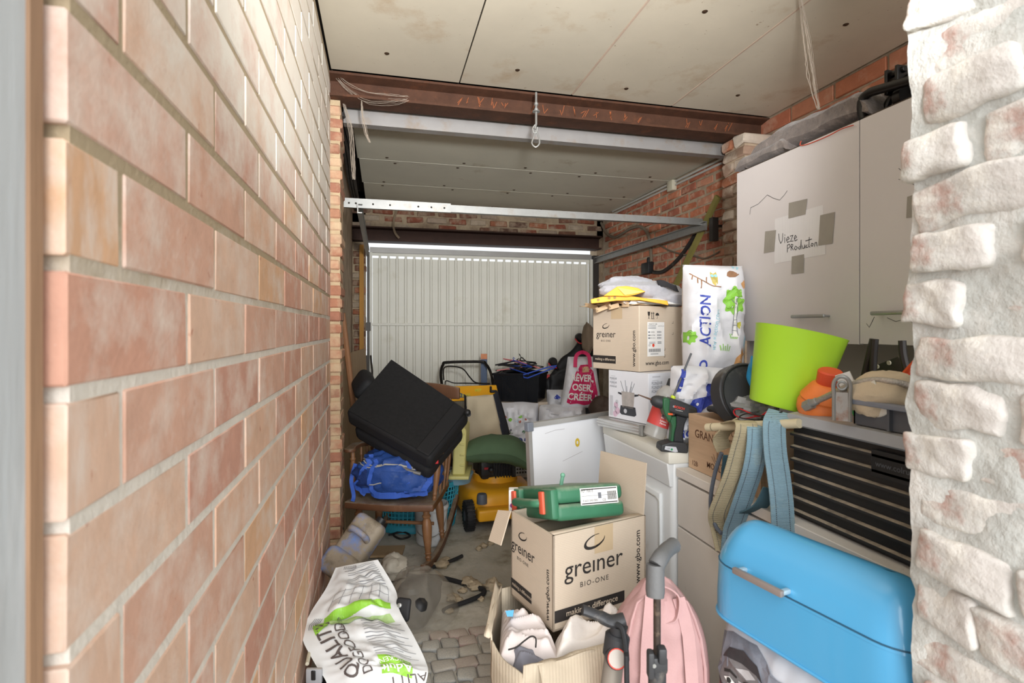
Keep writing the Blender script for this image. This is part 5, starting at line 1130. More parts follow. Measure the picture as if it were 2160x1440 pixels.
part('hose', MB().tube(spl([q(1300, 1316, -.02), q(1312, 1325, -.03), q(1318, 1350, -.04), q(1322, 1390, -.05), q(1322, 1430, -.06), Vector((q(1318, 1440).x, -.06, z0+.12)), Vector((foot.x+.06, -.03, z0+.04))], 6), .0055, 8), m_blackrub, t)
part('foot', MB().rbox((foot.x, foot.y, z0+.012), (.18, .07, .022), .008, 2), m_pumpk, t)
# ================================================================== on the dryer
m_bagw = M('white_woven_bag', (218, 218, 222), .45, var=.08, vs=9, bump=.5, bs=26)
m_pblue = M('print_royal_blue', (58, 74, 166), .5, var=.12, vs=20); m_pgrn = M('print_leaf_green', (138, 200, 72), .5, var=.15, vs=30); m_pbrn = M('print_brown', (150, 112, 84), .5, var=.2, vs=40); m_ptan = M('print_tan', (214, 160, 104), .5, var=.15, vs=30); m_pcy = M('print_cyan', (150, 206, 220), .5)
def bagthing(name, label, x, y, f, w_, h_, bulge, seed, crumple=.014, taper=0, drot=0, mat=None, pw=5, cat='shopping bag'):
    """bag standing with bottom centre at the given pixel and distance; returns thing, body, printable front skin"""
    t = thing(name, label, cat, P(x, y, f), -DEG+drot); S0 = bag_surface(w_, h_, bulge, crumple, seed, taper, pw)
    b = part('bag', bag_mesh(S0, w_, h_, 30, 34), mat or m_bagw, t)
    return t, b, (lambda k=0: (lambda u, v: S0(u, v, -1, .002+.001*k)))
# upper big bag with woodland print
t, b, F_ = bagthing('printed_shopper', 'tall white woven shopping bag with woodland animal print beside the cabinet', 1503, 790, 2.16, .24, .44, .075, 11, .019)
dtext(b, F_(), 'ACTION', -.055, .215, .054, m_pblue, a=90, bold=.02, L=.012, shear=.15); dtext(b, F_(), 'www.action.com', -.018, .18, .024, m_pcy, a=84, L=.012)
def cloud(x, y, r, n=8): return [(x+r*(1+.14*math.cos(n*a))*math.cos(a), y+1.25*r*(1+.14*math.cos(n*a))*math.sin(a)) for a in [2*math.pi*i/48 for i in range(48)]]
dpoly(b, F_(), [cloud(.055, .295, .040)], m_pgrn, 'tree_crown_print', .012); dpoly(b, F_(1), [[(.052, .31), (.058, .31), (.066, .17), (.075, .155), (.045, .155), (.056, .17)]], m_wht, 'tree_trunk_print', .012)
dstrokes(b, F_(2), [[(.05, .16), (.056, .30)], [(.07, .16), (.060, .30)], [(.056, .28), (.035, .31)], [(.058, .29), (.075, .315)], [(.052, .2), (.066, .2)], [(.053, .22), (.064, .222)], [(.052, .18), (.068, .178)]], .0018, m_gg, 'bark_print', .02)
dpoly(b, F_(), [cloud(-.108, .15, .022)], m_pgrn, 'tree_crown_print', .012)
dpoly(b, F_(), [[(-.03, .408), (-.02, .400), (-.008, .408), (-.006, .385), (-.010, .362), (-.02, .352), (-.03, .362), (-.034, .385)]], M('print_owl', (196, 178, 96), .5, var=.3, vs=60), 'owl_print', .015); dpoly(b, F_(1), [circ(-.026, .392, .006), circ(-.013, .392, .006)], m_pcy, 'owl_face_print')
dstrokes(b, F_(), [[(-.105, .402), (-.08, .385), (-.055, .365), (-.03, .352), (.0, .348)], [(-.08, .385), (-.085, .365)], [(-.055, .365), (-.05, .385)], [(-.07, .375), (-.075, .345)], [(-.095, .395), (-.1, .38)]], .004, m_pbrn, 'branch_print', .012)
dpoly(b, F_(), [[(.03, .392), (.034, .406), (.046, .414), (.06, .412), (.07, .404), (.082, .398), (.072, .392), (.06, .386), (.04, .386)]], m_pbrn, 'hedgehog_print', .015)
dpoly(b, F_(), [[(.085, .36), (.105, .375), (.112, .36), (.11, .345), (.098, .338)]], m_ptan, 'shell_print', .015)
dpoly(b, F_(), [[(.06, .05), (.064, .075), (.08, .092), (.084, .115), (.088, .098), (.096, .116), (.097, .095), (.106, .088), (.094, .08), (.09, .06), (.10, .05), (.096, .03), (.075, .03)]], m_ptan, 'fox_print', .015)
dpoly(b, F_(), [[(.068, .21+.0), (.084, .215), (.084, .195), (.076, .186), (.069, .195)]], M('print_acorn', (190, 186, 70), .5), 'acorn_print')
dstrokes(b, F_(), [[(.0+.008*i, .10), (-.004+.010*i, .118+.006*(i % 2))] for i in range(5)], .003, m_pgrn, 'grass_print', .02); dstrokes(b, F_(), [[(.045+.005*i, .148), (.042+.007*i, .165)] for i in range(5)], .003, m_pgrn, 'grass_print', .02)
for l_ in ([(.066, .425), (.076, .432), (.07, .436), (.066, .425)], [(.08, .42), (.092, .43), (.086, .433), (.08, .42)], [(.098, .12), (.104, .16)], [(.104, .10), (.11, .15)]): dstrokes(b, F_(), [l_], .003, m_pcy, 'leaf_print', .02)
vs, fs = ring(-.06, .04, .012, .02); decal(b, F_(), vs, fs, m_pblue, 'recycling_print')
mb = MB(); mb.strip(spl([P(1478, 566, 2.2), P(1490, 563, 2.2), P(1505, 562, 2.2), P(1510, 568, 2.2)]), .012, .003, (0, 1, 0)); part('red_handle', mb, m_or2, t, world=True)
# bag slumped below it with giant letters
t, b, F_ = bagthing('printed_shopper', 'slumped white woven shopping bag with giant blue letters behind the drill', 1488, 935, 2.06, .30, .29, .07, 23, .026, taper=.12)
dpoly(b, F_(), [[(-.10, .13), (-.08, .175), (-.03, .19), (-.026, .235), (.0, .235), (-.004, .165), (-.05, .135), (-.06, .12)]], m_pblue, 'letter_print', .015)
dpoly(b, F_(), [[(.02, .10), (.05, .10), (.10, .26), (.065, .265), (.05, .2), (.03, .14)]], m_pblue, 'letter_print', .015); dpoly(b, F_(), [[(.105, .14), (.14, .14), (.14, .24), (.12, .2)]], m_pblue, 'letter_print', .015)
dpoly(b, F_(), [[(-.14, .2), (-.12, .2), (-.10, .28), (-.12, .28)]], m_pblue, 'letter_print', .015)
dtext(b, F_(), 'ACTION', -.04, .05, .05, m_pblue, bold=.02, L=.012, shear=.15)
# cordless drill
m_bk = M('drill_black', (52, 54, 56), .5, var=.1); m_dg = M('drill_green', (44, 96, 62), .45, var=.08)
t, q = camthing('cordless_drill', 'green and black cordless drill standing on its battery on the dryer', 'drill', 1418, 952, 1.985)
def Q2(pts): return [(q(x, y).x, q(x, y).z) for x, y in pts]
body = Q2([(1402, 842), (1412, 838), (1440, 847), (1466, 858), (1468, 878), (1450, 880), (1428, 874), (1405, 866), (1398, 856)])
bd_ = part('motor_housing', MB().prism(body, -.028, .028), m_bk, t, bevel=.008)
part('gear_case', MB().prism(Q2([(1394, 838), (1403, 836), (1410, 840), (1408, 862), (1414, 878), (1408, 890), (1398, 872), (1394, 858)]), -.030, .030), m_dg, t, bevel=.006)
a_, b_ = q(1396, 849), q(1378, 844); dv = (b_-a_).normalized(); part('chuck', MB().tube([a_, a_.lerp(b_, .6), b_, b_+dv*.008], [.024, .023, .018, .010], 16), m_bk, t)
part('drill_bit', MB().tube([b_, q(1346, 832)], [.004, .002], 8), M('drill_bit_steel', (120, 96, 84), .4, .6), t)
part('grip', MB().prism(Q2([(1424, 874), (1448, 879), (1442, 892), (1438, 915), (1440, 932), (1418, 930), (1420, 912), (1424, 895)]), -.018, .018), M('ribbed_grip', (46, 48, 50), .7, var=.1, bump=.5, bs=260), t, bevel=.006)
part('grip_front', MB().prism(Q2([(1408, 878), (1424, 876), (1424, 895), (1420, 912), (1418, 934), (1411, 936), (1414, 912), (1414, 896)]), -.019, .019), m_dg, t, bevel=.005)
part('trigger', MB().prism(Q2([(1404, 872), (1413, 876), (1414, 884), (1407, 890), (1404, 882)]), -.008, .008), m_orange, t, bevel=.002)
part('direction_switch', MB().prism(Q2([(1404, 868), (1414, 869), (1414, 873), (1404, 872)]), -.031, .031), m_orange, t, bevel=.001)
bt = part('battery', MB().prism(Q2([(1390, 934), (1412, 928), (1440, 930), (1446, 936), (1445, 952), (1388, 948)]), -.034, .034), m_bk, t, bevel=.005)
S = lambda u, v: Vector((u, -.0352, v)); dpoly(bt, S, [Q2([(1396, 943), (1398, 936), (1420, 938), (1424, 948), (1418, 949)])], m_lg, 'battery_label'); dtext(bt, lambda u, v: Vector((u, -.036, v)), '12V', q(1404, 0).x, q(0, 941.5).z, .007, m_ink); dpoly(bt, lambda u, v: Vector((u, -.036, v)), [circ(q(1411, 0).x, q(0, 943).z, .004)], M('print_emerald', (40, 150, 90), .5), 'battery_mark')
S = lambda u, v: Vector((u, -.0292, v)); dtext(bd_, S, 'BOSCH', q(1428, 0).x, q(0, 857.5).z, .012, M('print_tomato', (226, 70, 50), .5), a=-14, bold=.02); dtext(bd_, S, 'UniversalDrill', q(1427, 0).x, q(0, 863).z, .005, m_wht, a=-14); vs, fs = ring(q(1416, 0).x, q(0, 854.5).z, .002, .0035); decal(bd_, S, vs, fs, m_lg, 'logo_mark')
for k in range(5): mb = MB(); mb.prism(Q2([(1449+3.2*k, 858+k), (1451+3.2*k, 858.5+k), (1451+3.2*k, 870+k), (1449+3.2*k, 869.5+k)]), -.0292, -.02); part('vent_slot', mb, m_gap, bd_, False)
# spray bottle (clear, red label, black cap) leaning between
m_pet = M('clear_bottle_plastic', (206, 204, 198), .12, var=.02, alpha=.42, spec=.7)
t, q = camthing('chemical_bottle', 'clear plastic bottle with a red label and black cap leaning on the fondue box', 'bottle', 1378, 925, 2.08)
p0, p1 = q(1378, 922), q(1424, 795); dv = (p1-p0); L = dv.length; dv.normalize(); mt = Matrix.Translation(p0) @ dv.to_track_quat('Z', 'Y').to_matrix().to_4x4()
part('bottle', MB().lathe([(.0001, .0), (.036, .0), (.042, .006), (.043, .03), (.041, .04), (.043, .05), (.043, .13), (.047, .15), (.046, .175), (.036, .195), (.018, .212), (.017, .225)], 24, mt, caps=False), m_pet, t)
lb_ = part('label', MB().lathe([(.0436, .05), (.0436, .125)], 24, mt, caps=False), M('crimson_label', (206, 74, 70), .5, var=.08), t)
part('cap', MB().lathe([(.02, .205), (.0215, .208), (.0215, .235), (.012, .24), (.010, .262), (.0001, .262)], 18, mt, caps=False), m_bk, t)
vw = Vector((0, -1, 0)); sx_ = dv.cross(vw).normalized()*-1; nn = sx_.cross(dv)*-1
if nn.y > 0: nn = -nn
S = lambda u, v: p0+dv*v+sx_*(.0442*math.sin(u/.0442))+nn*(.0442*math.cos(u/.0442))
sgn = 1 if sx_.x > 0 else -1
for k, (s_, v_, z_) in enumerate((('SUPER', .112, .012), ('Universal', .096, .009), ('Reiniger', .086, .009), ('Lampe à', .074, .009), ('Pétrole', .064, .009))): dtext(lb_, (lambda u, v, _s=S, _g=sgn: _s(_g*u, v)), s_, .004, v_, z_, m_wht, bold=.02, L=.006)
mb = MB(); c0, c1 = P(1421, 835, 2.0), P(1458, 745, 2.02); mb.tube([c0, c1], .004, 8); t2 = thing('screwdriver', 'long dark steel rod with a yellow-green collar behind the drill', 'tool', c0); part('shaft', mb, m_dgrey, t2, world=True); part('collar', MB().tube([c0+(c0-c1)*.06, c0], .009, 12), M('fluo_yellow', (206, 226, 60), .5), t2, world=True); part('handle', MB().tube([c0+(c0-c1)*.5, c0+(c0-c1)*.06], [.012, .011], 12), m_bk, t2, world=True)
# ================================================================== rear of the garage
# ---- rocking chair
m_wood = M('dark_turned_wood', (104, 70, 48), .45, var=.25, vs=10, stretch=(1, 1, .3), dirt=[((140, 112, 86), .3, 10)], topdust_lit=((150, 136, 116), .45)); m_wood2 = M('honey_turned_wood', (136, 96, 64), .45, var=.2, vs=12, dirt=[((168, 140, 108), .3, 14)])
t = thing('rocking_chair', 'turned wooden rocking chair piled with a bag and a car seat', 'chair', (.115, 3.13, 0), -20)
SH = .375
def turned(p0, p1, r, n=12, kind=0):
    p0, p1 = Vector(p0), Vector(p1); d = p1-p0; m_ = Matrix.Translation(p0) @ d.to_track_quat('Z', 'Y').to_matrix().to_4x4(); L = d.length
    pr = [(0, .55), (.06, .6), (.08, .75), (.10, .6), (.13, .6), (.15, .8), (.17, .62), (.22, .7), (.45, 1.0), (.62, 1.12), (.74, .95), (.78, .7), (.80, .95), (.83, 1.0), (.86, .7), (.92, .8), (1, .7)]
    return MB().lathe([(r*b, a*L) for a, b in pr], n, m_)
mb = MB(); mb.grid(lambda u, v: Vector(((u-.5)*.49*(1-.08*v)*(1 if abs(u-.5) < .46 else .995), -.235+.45*v-(.025*math.sin(math.pi*u) if v < .05 else 0), SH-.012*math.sin(math.pi*u)*math.sin(math.pi*v))), 16, 14); se = part('seat', mb, m_wood, t, solid=.035, bevel=.006)
legs = []
for sx in (-1, 1):
    part('leg', turned((sx*.205, -.19, .058), (sx*.185, -.165, SH-.03), .024), m_wood2, t)
    part('leg', turned((sx*.200, .14, .055), (sx*.175, .13, SH-.03), .022), m_wood2, t)
    mb = MB(); pp = [Vector((sx*.205, -.30+.82*i/16, .027+.55*((-.30+.82*i/16)+.02)**2)) for i in range(17)]; mb.strip(pp, .03, .04, (1, 0, 0)); part('rocker', mb, m_wood, t, False, bevel=.006)
    # arm posts, spindles, arm
    for k, (yy, r_) in enumerate(((-.15, .017), (-.03, .010), (.06, .010), (.14, .010))):
        part('arm_post' if k == 0 else 'spindle', turned((sx*.225, yy, SH-.01), (sx*.245, yy+.03, .625), r_), m_wood2, t)
    mb = MB(); mb.strip([Vector((sx*.247, -.16+.42*i/8, .632+.01*math.sin(i)))for i in range(9)], .05, .022, (1, 0, 0)); mb.lathe([(.0, 0), (.032, 0), (.034, .008), (.032, .018), (.0, .02)], 16, tr(sx*.247, -.15, .624), caps=False); part('arm', mb, m_wood, t, bevel=.004)
for sx in (-.19, -.095, 0, .095, .19): part('spindle', turned((sx, .18, SH-.01), (sx*1.1, .33, .90), .012), m_wood2, t)
mb = MB(); mb.grid(lambda u, v: Vector(((u-.5)*.54, .325+.025*math.sin(math.pi*u), .86+.10*v-.03*abs(2*u-1)**2*v)), 16, 4); part('crest_rail', mb, m_wood, t, solid=.025, bevel=.006)
mb = MB(); mb.tube([(-.19, -.02, .2), (.19, -.02, .2)], .010, 8); part('stretcher', mb, m_wood2, t)
# ---- car seat slab, tilted on the chair
m_carp = M('black_carpet', (32, 32, 33), .95, var=.3, vs=60, bump=.6, bs=300, dirt=[((120, 118, 112), .245, 80, .015)]); m_vin = M('black_upholstery', (34, 34, 36), .75, var=.12, bump=.2, bs=200)
t = thing('car_seat', 'black carpet-backed car seat lying tilted across the rocking chair', 'car seat', (.14, 3.15, .6))
Lc, Bc, Tc, Rc = P(728, 866, 2.93), P(908, 966, 2.70), P(824, 754, 3.32), P(990, 866, 3.10)
nrm_ = ((Bc-Lc).cross(Tc-Lc)).normalized()
if nrm_.z > 0: nrm_ = -nrm_
def slab(c4, n, d0, d1, inset=0):
    c = sum(c4, Vector())/4; p = [v+(c-v)*inset for v in c4]; return MB().hexa([v+n*d1 for v in p]+[v+n*d0 for v in p])
part('backrest', slab([Lc, Bc, Rc, Tc], nrm_, .0, .105), m_vin, t, world=True, bevel=.028)
part('carpet_back', slab([Lc, Bc, Rc, Tc], nrm_, -.004, .004, .045), m_carp, t, world=True, bevel=.004)
f1 = P(930, 905, 2.9); fl = slab([Rc.lerp(Bc, .04)+(Lc-Bc)*.02, Bc+(Lc-Bc)*.02, Bc+(Lc-Bc)*.16, Rc.lerp(Bc, .04)+(Tc-Rc)*.16], nrm_, -.012, .0); part('folded_flap', fl, m_vin, t, world=True, bevel=.006)
lo = [Lc+nrm_*.11+(Bc-Lc)*.05, Bc+nrm_*.11-(Bc-Lc)*.02, Rc+nrm_*.11-(Rc-Bc)*.1, Tc+nrm_*.11-(Tc-Lc)*.1]
part('cushion', slab(lo, nrm_, .0, .10, .02), m_vin, t, world=True, bevel=.035)
part('headrest', MB().rbox((0, 0, 0), (.10, .22, .14), .04, 4, Matrix.Translation(P(768, 812, 3.22)) @ rot(20, 30, 20)), m_vin, t, world=True)
hb = MB(); h0 = Bc+nrm_*.17+(Lc-Bc)*.45; h1 = Bc+nrm_*.17+(Lc-Bc)*.12
hb.tube(spl([h0, h0.lerp(h1, .5)+Vector((0, -.02, -.015)), h1], 5), .010, 8); part('release_bar', hb, m_galv, t, world=True)
mb = MB(); mb.rbox((0, 0, 0), (.12, .03, .07), .01, 2, Matrix.Translation(h0.lerp(h1, .5)+Vector((0, .0, -.04))) @ rot(0, 25, -15)); part('hinge_plate', mb, m_black, t, world=True)
mb = MB(); mb.lathe([(.014, 0), (.014, .01)], 12, Matrix.Translation(P(988, 873, 3.0)) @ rot(90)); mb.ball(P(986, 870, 3.0), .02); part('belt_buckle', mb, m_black, t, world=True)
mb = MB(); mb.rbox((0, 0, 0), (.02, .01, .02), .003, 1, Matrix.Translation(P(921, 974, 2.84))); part('red_button', mb, M('red_plastic', (206, 40, 44), .4), t, world=True)
# ---- blue travel bag on the chair seat
m_bb = M('blue_nylon', (42, 78, 150), .6, var=.3, vs=9, bump=.5, bs=60, dirt=[((110, 130, 170), .3, 10)]); m_bb2 = M('blue_webbing', (56, 96, 190), .7, var=.12, vs=12); m_zip = M('pale_zip', (186, 182, 170), .6)
t = thing('travel_bag', 'crumpled blue nylon travel bag on the rocking chair seat', 'bag', (.115, 3.11, SH+.005), -20)
bg2 = lambda d: 1+.14*noise.noise(d*1.6+Vector((4, 0, 1)))+.06*noise.noise(d*5)-.16*abs(noise.noise(d*2.6+Vector((1, 3, 0))))-.07*abs(noise.noise(d*6))+.06
mb = MB(); mb = blob(bg2, (0, -.05, .125), 72, 40, (.225, .17, .125), .75)
bo = part('body', mb, m_bb, t)
def onblob(a, b, e=1.02):
    d = Vector((math.sin(a)*math.cos(b), -math.cos(a)*math.cos(b), math.sin(b))); d = Vector([math.copysign(abs(q_)**.75, q_) for q_ in d]); r = bg2(d)*e; return Vector((d.x*.225*r, d.y*.17*r-.05, d.z*.125*r+.125))
for n_, (b0, b1) in enumerate(((.35, .5), (-.05, -.2), (.6, .3))):
    mb = MB(); mb.tube([onblob(-1.2+2.3*i/20, b0+(b1-b0)*i/20+.08*math.sin(i*.7)) for i in range(21)], .003, 6); part('zip', mb, m_zip, bo)
for n_, (aa, w_) in enumerate(((-.75, .026), (.95, .03))):
    mb = MB(); mb.strip([onblob(aa+.25*math.sin(i*.4), .9-1.7*i/14, 1.04) for i in range(15)], w_, .004, (1, .4, 0)); part('strap', mb, m_bb2, bo, False)
mb = MB(); mb.strip([onblob(-.9+1.9*i/14, -.55-.15*math.sin(math.pi*i/14), 1.05) for i in range(15)], .035, .004, (0, 0, 1)); part('strap', mb, m_bb2, bo, False)
for aa, b0, b1 in ((-.35, .7, -.75), (.35, .7, -.8)):
    mb = MB(); mb.strip([onblob(aa+.06*math.sin(i*.6), b0+(b1-b0)*i/12, 1.035) for i in range(13)], .022, .004, (1, .1, 0)); part('strap', mb, m_bb2, bo, False)
mb = MB(); mb.grid(lambda u, v: onblob(-.95+.5*u, -.3+.55*v, 1.04+.03*math.sin(math.pi*u)*math.sin(math.pi*v)), 10, 8); part('side_pocket', mb, M('dark_blue_nylon', (34, 58, 116), .6, var=.25, vs=12, bump=.5, bs=60), bo)
mb = MB(); mb.grid(lambda u, v: onblob(-.1+.9*u, -.45+.65*v, 1.045+.02*math.sin(math.pi*u)*math.sin(math.pi*v)), 10, 8); part('side_pocket', mb, m_bb, bo)
mb = MB(); mb.strip(spl([onblob(-1.0, .35, 1.05), onblob(-1.05, -.1, 1.1), Vector((-.2, -.21, .03)), Vector((-.205, -.215, .0))], 5), .02, .003, (1, .3, 0)); part('loose_strap', mb, m_bb2, bo, False)
# ---- laundry basket: turquoise lattice
m_turq = M('turquoise_plastic', (66, 172, 196), .45, var=.08)
t = thing('laundry_basket', 'turquoise lattice laundry basket behind the rocking chair', 'basket', (.235, 3.60, 0), 0)
def lb(a, z): k = 1+.12*z/.3; return Vector((.245*k*math.cos(a), .16*k*math.sin(a), z))
NB = 56
mb = MB()
for i in range(NB):
    a = 2*math.pi*i/NB; mb.strip([lb(a+.10*z/.3, z) for z in (.05, .13, .2, .27)], .008, .004, (-math.sin(a), math.cos(a), 0))
part('lattice_bar', mb, m_turq, t, False)['kind'] = 'stuff'
for k in range(9):
    z = .05+.0275*k; mb = MB(); mb.tube([lb(2*math.pi*i/48, z) for i in range(48)], .004, 4, closed=True); part('lattice_ring', mb, m_turq, t)
mb = MB(); mb.grid(lambda u, v: lb(2*math.pi*u, .0+.05*v), 48, 1, True); mb.f.append(tuple(range(48))); part('base', mb, m_turq, t, solid=.003)
mb = MB(); mb.grid(lambda u, v: lb(2*math.pi*u, .27+.03*v)*Vector((1, 1, 1)).x, 48, 1, True); part('rim', mb, m_turq, t, solid=.004)
for k in range(9):
    mb = MB(); a0 = random.uniform(0, 6); p_ = Vector((random.uniform(-.05, .12), random.uniform(-.08, .04), .27+.012*k))
    mb.tube(spl([p_+Vector((-.11*math.cos(a0), -.11*math.sin(a0)*.6, 0)), p_+Vector((0, 0, .03)), p_+Vector((.11*math.cos(a0), .11*math.sin(a0)*.6, .01)), p_+Vector((.02, -.03, .012))], 4, True), .003, 5, closed=True); mb.xf(Matrix.Translation(Vector((.26, 3.60, 0))))
    solo('wire_hanger', 'grey wire hanger tangled in the turquoise laundry basket', 'hanger', mb, M('wire_grey', (96, 98, 96), .5, .4), (.26, 3.60, .27), group='hangers in the laundry basket', world=True)
# ---- paint bucket
m_tub = M('white_bucket', (206, 208, 208), .45, var=.06, dirt=[((150, 146, 136), .3, 12)])
c = PZ(910, 1142, 0); t = thing('paint_bucket', 'white paint bucket with a hazard label under the rocking chair', 'bucket', c, -DEG)
bk = part('pail', MB().lathe([(.0001, 0), (.084, 0), (.086, .004), (.097, .20), (.099, .205), (.102, .205), (.102, .235), (.098, .235), (.092, .01), (.0001, .008)], 30, None, caps=False), m_tub, t); part('lid_ring', MB().lathe([(.103, .207), (.106, .211), (.106, .224), (.103, .228)], 30, None, caps=False), m_tub, t)
part('handle', MB().tube(spl([(-.10, 0, .2), (-.075, -.085, .10), (0, -.118, .07), (.075, -.085, .10), (.10, 0, .2)], 6), .0025, 6), m_galv, t)
Sc = lambda u, v: Vector((math.sin(u/.096)*(.0875+.05*v), -math.cos(u/.096)*(.0875+.05*v), v)); drect(bk, Sc, -.10, .02, .10, .17, M('bucket_label', (196, 200, 204), .5, var=.1), 'label', 14); Sc2 = lambda u, v: Vector((math.sin(u/.096)*(.0885+.05*v), -math.cos(u/.096)*(.0885+.05*v), v))
dpoly(bk, Sc2, [[(-.03, .13), (-.015, .145), (0, .13), (-.015, .115)]], M('print_red_diamond', (200, 60, 50), .5), 'hazard_mark'); dpoly(bk, lambda u, v: Sc2(u, v)+Vector((0, -.0008, 0)), [[(-.026, .13), (-.015, .141), (-.004, .13), (-.015, .119)]], m_wht, 'hazard_mark')
for k in range(7): drect(bk, Sc2, -.05, .035+.009*k, .05, .038+.009*k, m_gg, 'small_print', 8, m=1)
# ---- yellow crate and pale blue tub behind the chair
m_yel = M('pale_yellow_plastic', (214, 206, 132), .5, var=.08, vs=8)
t, q = camthing('plastic_carrier', 'pale yellow plastic pet carrier standing on end beside the beige bag', 'carrier', 968, 1000, 3.46)
part('shell', MB().prism([(q(955, 998).x, q(955, 998).z), (q(982, 998).x, q(982, 998).z), (q(985, 905).x, q(985, 905).z), (q(978, 896).x, q(978, 896).z), (q(966, 897).x, q(966, 897).z), (q(958, 935).x, q(958, 935).z)], -.05, .24), m_yel, t, bevel=.012)
mb = MB(); mb.rbox(q(972, 995, .08), (.13, .30, .022), .006, 2); part('lip', mb, m_yel, t)
for k in range(4): mb = MB(); mb.rbox(q(975, 915+22*k, -.052), (.03, .01, .012), .003, 1); part('rib', mb, m_yel, t)
t, q = camthing('plastic_tub', 'pale blue plastic tub under the yellow carrier', 'tub', 965, 1010, 3.48)
mb = MB(); c1 = q(966, 1015, .12); mb.lathe([(.0001, 0), (.085, 0), (.10, .055), (.104, .057), (.104, .062), (.0001, .062)], 28, tr(c1), caps=False, ey=1.1); part('body', mb, M('pale_blue_plastic', (140, 178, 196), .5, var=.08), t)
# ---- lawn mower
m_my = M('mower_yellow', (236, 170, 36), .4, var=.06, vs=6, dirt=[((190, 140, 60), .28, 8)]); m_eng = M('engine_black', (36, 36, 37), .5, var=.2, dirt=[((84, 78, 70), .32, 20)])
MX, MY_ = .775, 3.78
t = thing('lawn_mower', 'yellow petrol lawn mower with a black looped handle', 'lawn mower', (MX, MY_, 0), 3)
def deck(u, v):
    a = 2*math.pi*u; k = v; rx_, ry_ = .255*(1-.35*k**3), .35*(1-.32*k**3); c_, s_ = math.cos(a), math.sin(a)
    return Vector((math.copysign(abs(c_)**.55, c_)*rx_, math.copysign(abs(s_)**.55, s_)*ry_, .06+.17*(1-(1-k)**2)))
mb = MB(); mb.grid(deck, 48, 10, True); mb.f.append(tuple(10*48+i for i in range(48))); part('deck', mb, m_my, t)
part('front_bumper', MB().rbox((0, -.375, .105), (.40, .09, .075), .015, 3), m_my, t)
part('vent_collar', MB().lathe([(.165, .0), (.16, .045), (.15, .05)], 12, tr(.02, .0, .225), caps=False), m_my, t)
for sx in (-1, 1):
    for yy, r_ in ((-.335, .093), (.33, .105)):
        x_ = sx*.245
        wh = part('wheel', MB().lathe([(.03, -.028), (r_-.014, -.028), (r_-.003, -.022), (r_, -.012), (r_, .012), (r_-.003, .022), (r_-.014, .028), (.03, .028)], 28, tr(x_, yy, r_) @ rot(0, 90, 0)), m_blackrub, t)
        mb = MB()
        for i in range(26):
            a = 2*math.pi*i/26; mb.box(-.027, .027, -.004, .004, r_-.004, r_+.004, tr(x_, yy, r_) @ rot(math.degrees(a)+0, 0, 0))
        part('tread', mb, m_blackrub, wh, False)['kind'] = 'stuff'; part('hub', MB().lathe([(.0001, .032), (.03, .03), (.05, .018), (.052, -.018), (.03, -.03), (.0001, -.032)], 18, tr(x_, yy, r_) @ rot(0, 90, 0), caps=False), m_dgrey, wh)
part('height_knob', MB().lathe([(.036, 0), (.034, .05), (.028, .062), (.0001, .064)], 10, tr(-.155, -.325, .16)), M('knob_grey', (92, 98, 108), .5), t)
en = part('engine_block', MB().rbox((.02, .0, .315), (.27, .28, .12), .02, 2), m_eng, t)
for k in range(8): part('cooling_fin', MB().box(-.02+.02*k, -.012+.02*k, -.155, -.02, .265, .36), m_eng, en, False)
part('engine_cover', MB().lathe([(.0001, .085), (.06, .085), (.12, .07), (.135, .04), (.135, .0)], 28, tr(.02, .02, .385), caps=False, ey=1.0), m_my, t)
part('air_filter', MB().rbox((-.08, -.145, .345), (.09, .06, .11), .012, 2), m_eng, t); part('primer_bulb', MB().ball((-.055, -.18, .335), .02, 12), m_eng, en); part('red_badge', MB().rbox((-.09, -.178, .345), (.03, .006, .016), .002, 1), M('badge_red', (160, 40, 46), .5), en)
mu_ = part('muffler', MB().rbox((.16, -.12, .31), (.085, .06, .09), .008, 2), m_galv, t)
for i in range(3):
    for j in range(4): part('muffler_slot', MB().box(.135+.02*j, .148+.02*j, -.152, -.149, .285+.024*i, .298+.024*i), m_gap, mu_, False)
hp = [(-.225, .36, .20), (-.225, .78, .72), (-.225, .92, .90), (-.195, .99, .98), (-.15, 1.01, 1.0), (.15, 1.01, 1.0), (.195, .99, .98), (.225, .92, .90), (.225, .78, .72), (.225, .36, .20)]
part('handlebar', MB().tube(spl(hp, 5), .013, 10), m_blksteel, t)
part('bail_bar', MB().tube(spl([(-.21, .86, .86), (-.19, .96, .955), (-.1, .97, .965), (-.02, .95, .94), (.03, .9, .87), (.08, .87, .825), (.2, .85, .815)], 5), .006, 8), m_blksteel, t); part('bail_bar', MB().tube(spl([(-.2, .84, .80), (-.19, .86, .85), (-.12, .85, .83), (.0, .85, .825), (.2, .86, .81)], 5), .005, 8), m_blksteel, t)
mb = MB(); mb.hexa([(-.235, .66, .70), (.235, .66, .70), (.235, .70, .69), (-.235, .70, .69), (-.235, .76, .815), (.235, .76, .815), (.235, .79, .80), (-.235, .79, .80)]); cp = part('control_panel', mb, m_my, t, False, bevel=.01)
S = lambda u, v: Vector((u, .66+.10*(v-.70)/.115-.003, v)); dpoly(cp, S, [[(-.19, .805), (-.18, .725), (.04, .722), (-.06, .745)]], M('print_slate', (92, 98, 108), .5), 'panel_print'); S2 = lambda u, v: Vector((u, .66+.10*(v-.70)/.115-.005, v)); m_py = M('print_yellow', (216, 206, 70), .5); dtext(cp, S2, 'PRO 660B', -.09, .74, .035, m_py, shear=.3, bold=.01); dtext(cp, S2, 'MEP', .06, .775, .032, m_py, shear=.2, bold=.02)
part('clamp_knob', MB().rbox((.19, .70, .765), (.06, .04, .02), .005, 2), m_black, t); part('clamp_knob', MB().rbox((.165, .69, .785), (.014, .03, .05), .004, 1), m_black, t)
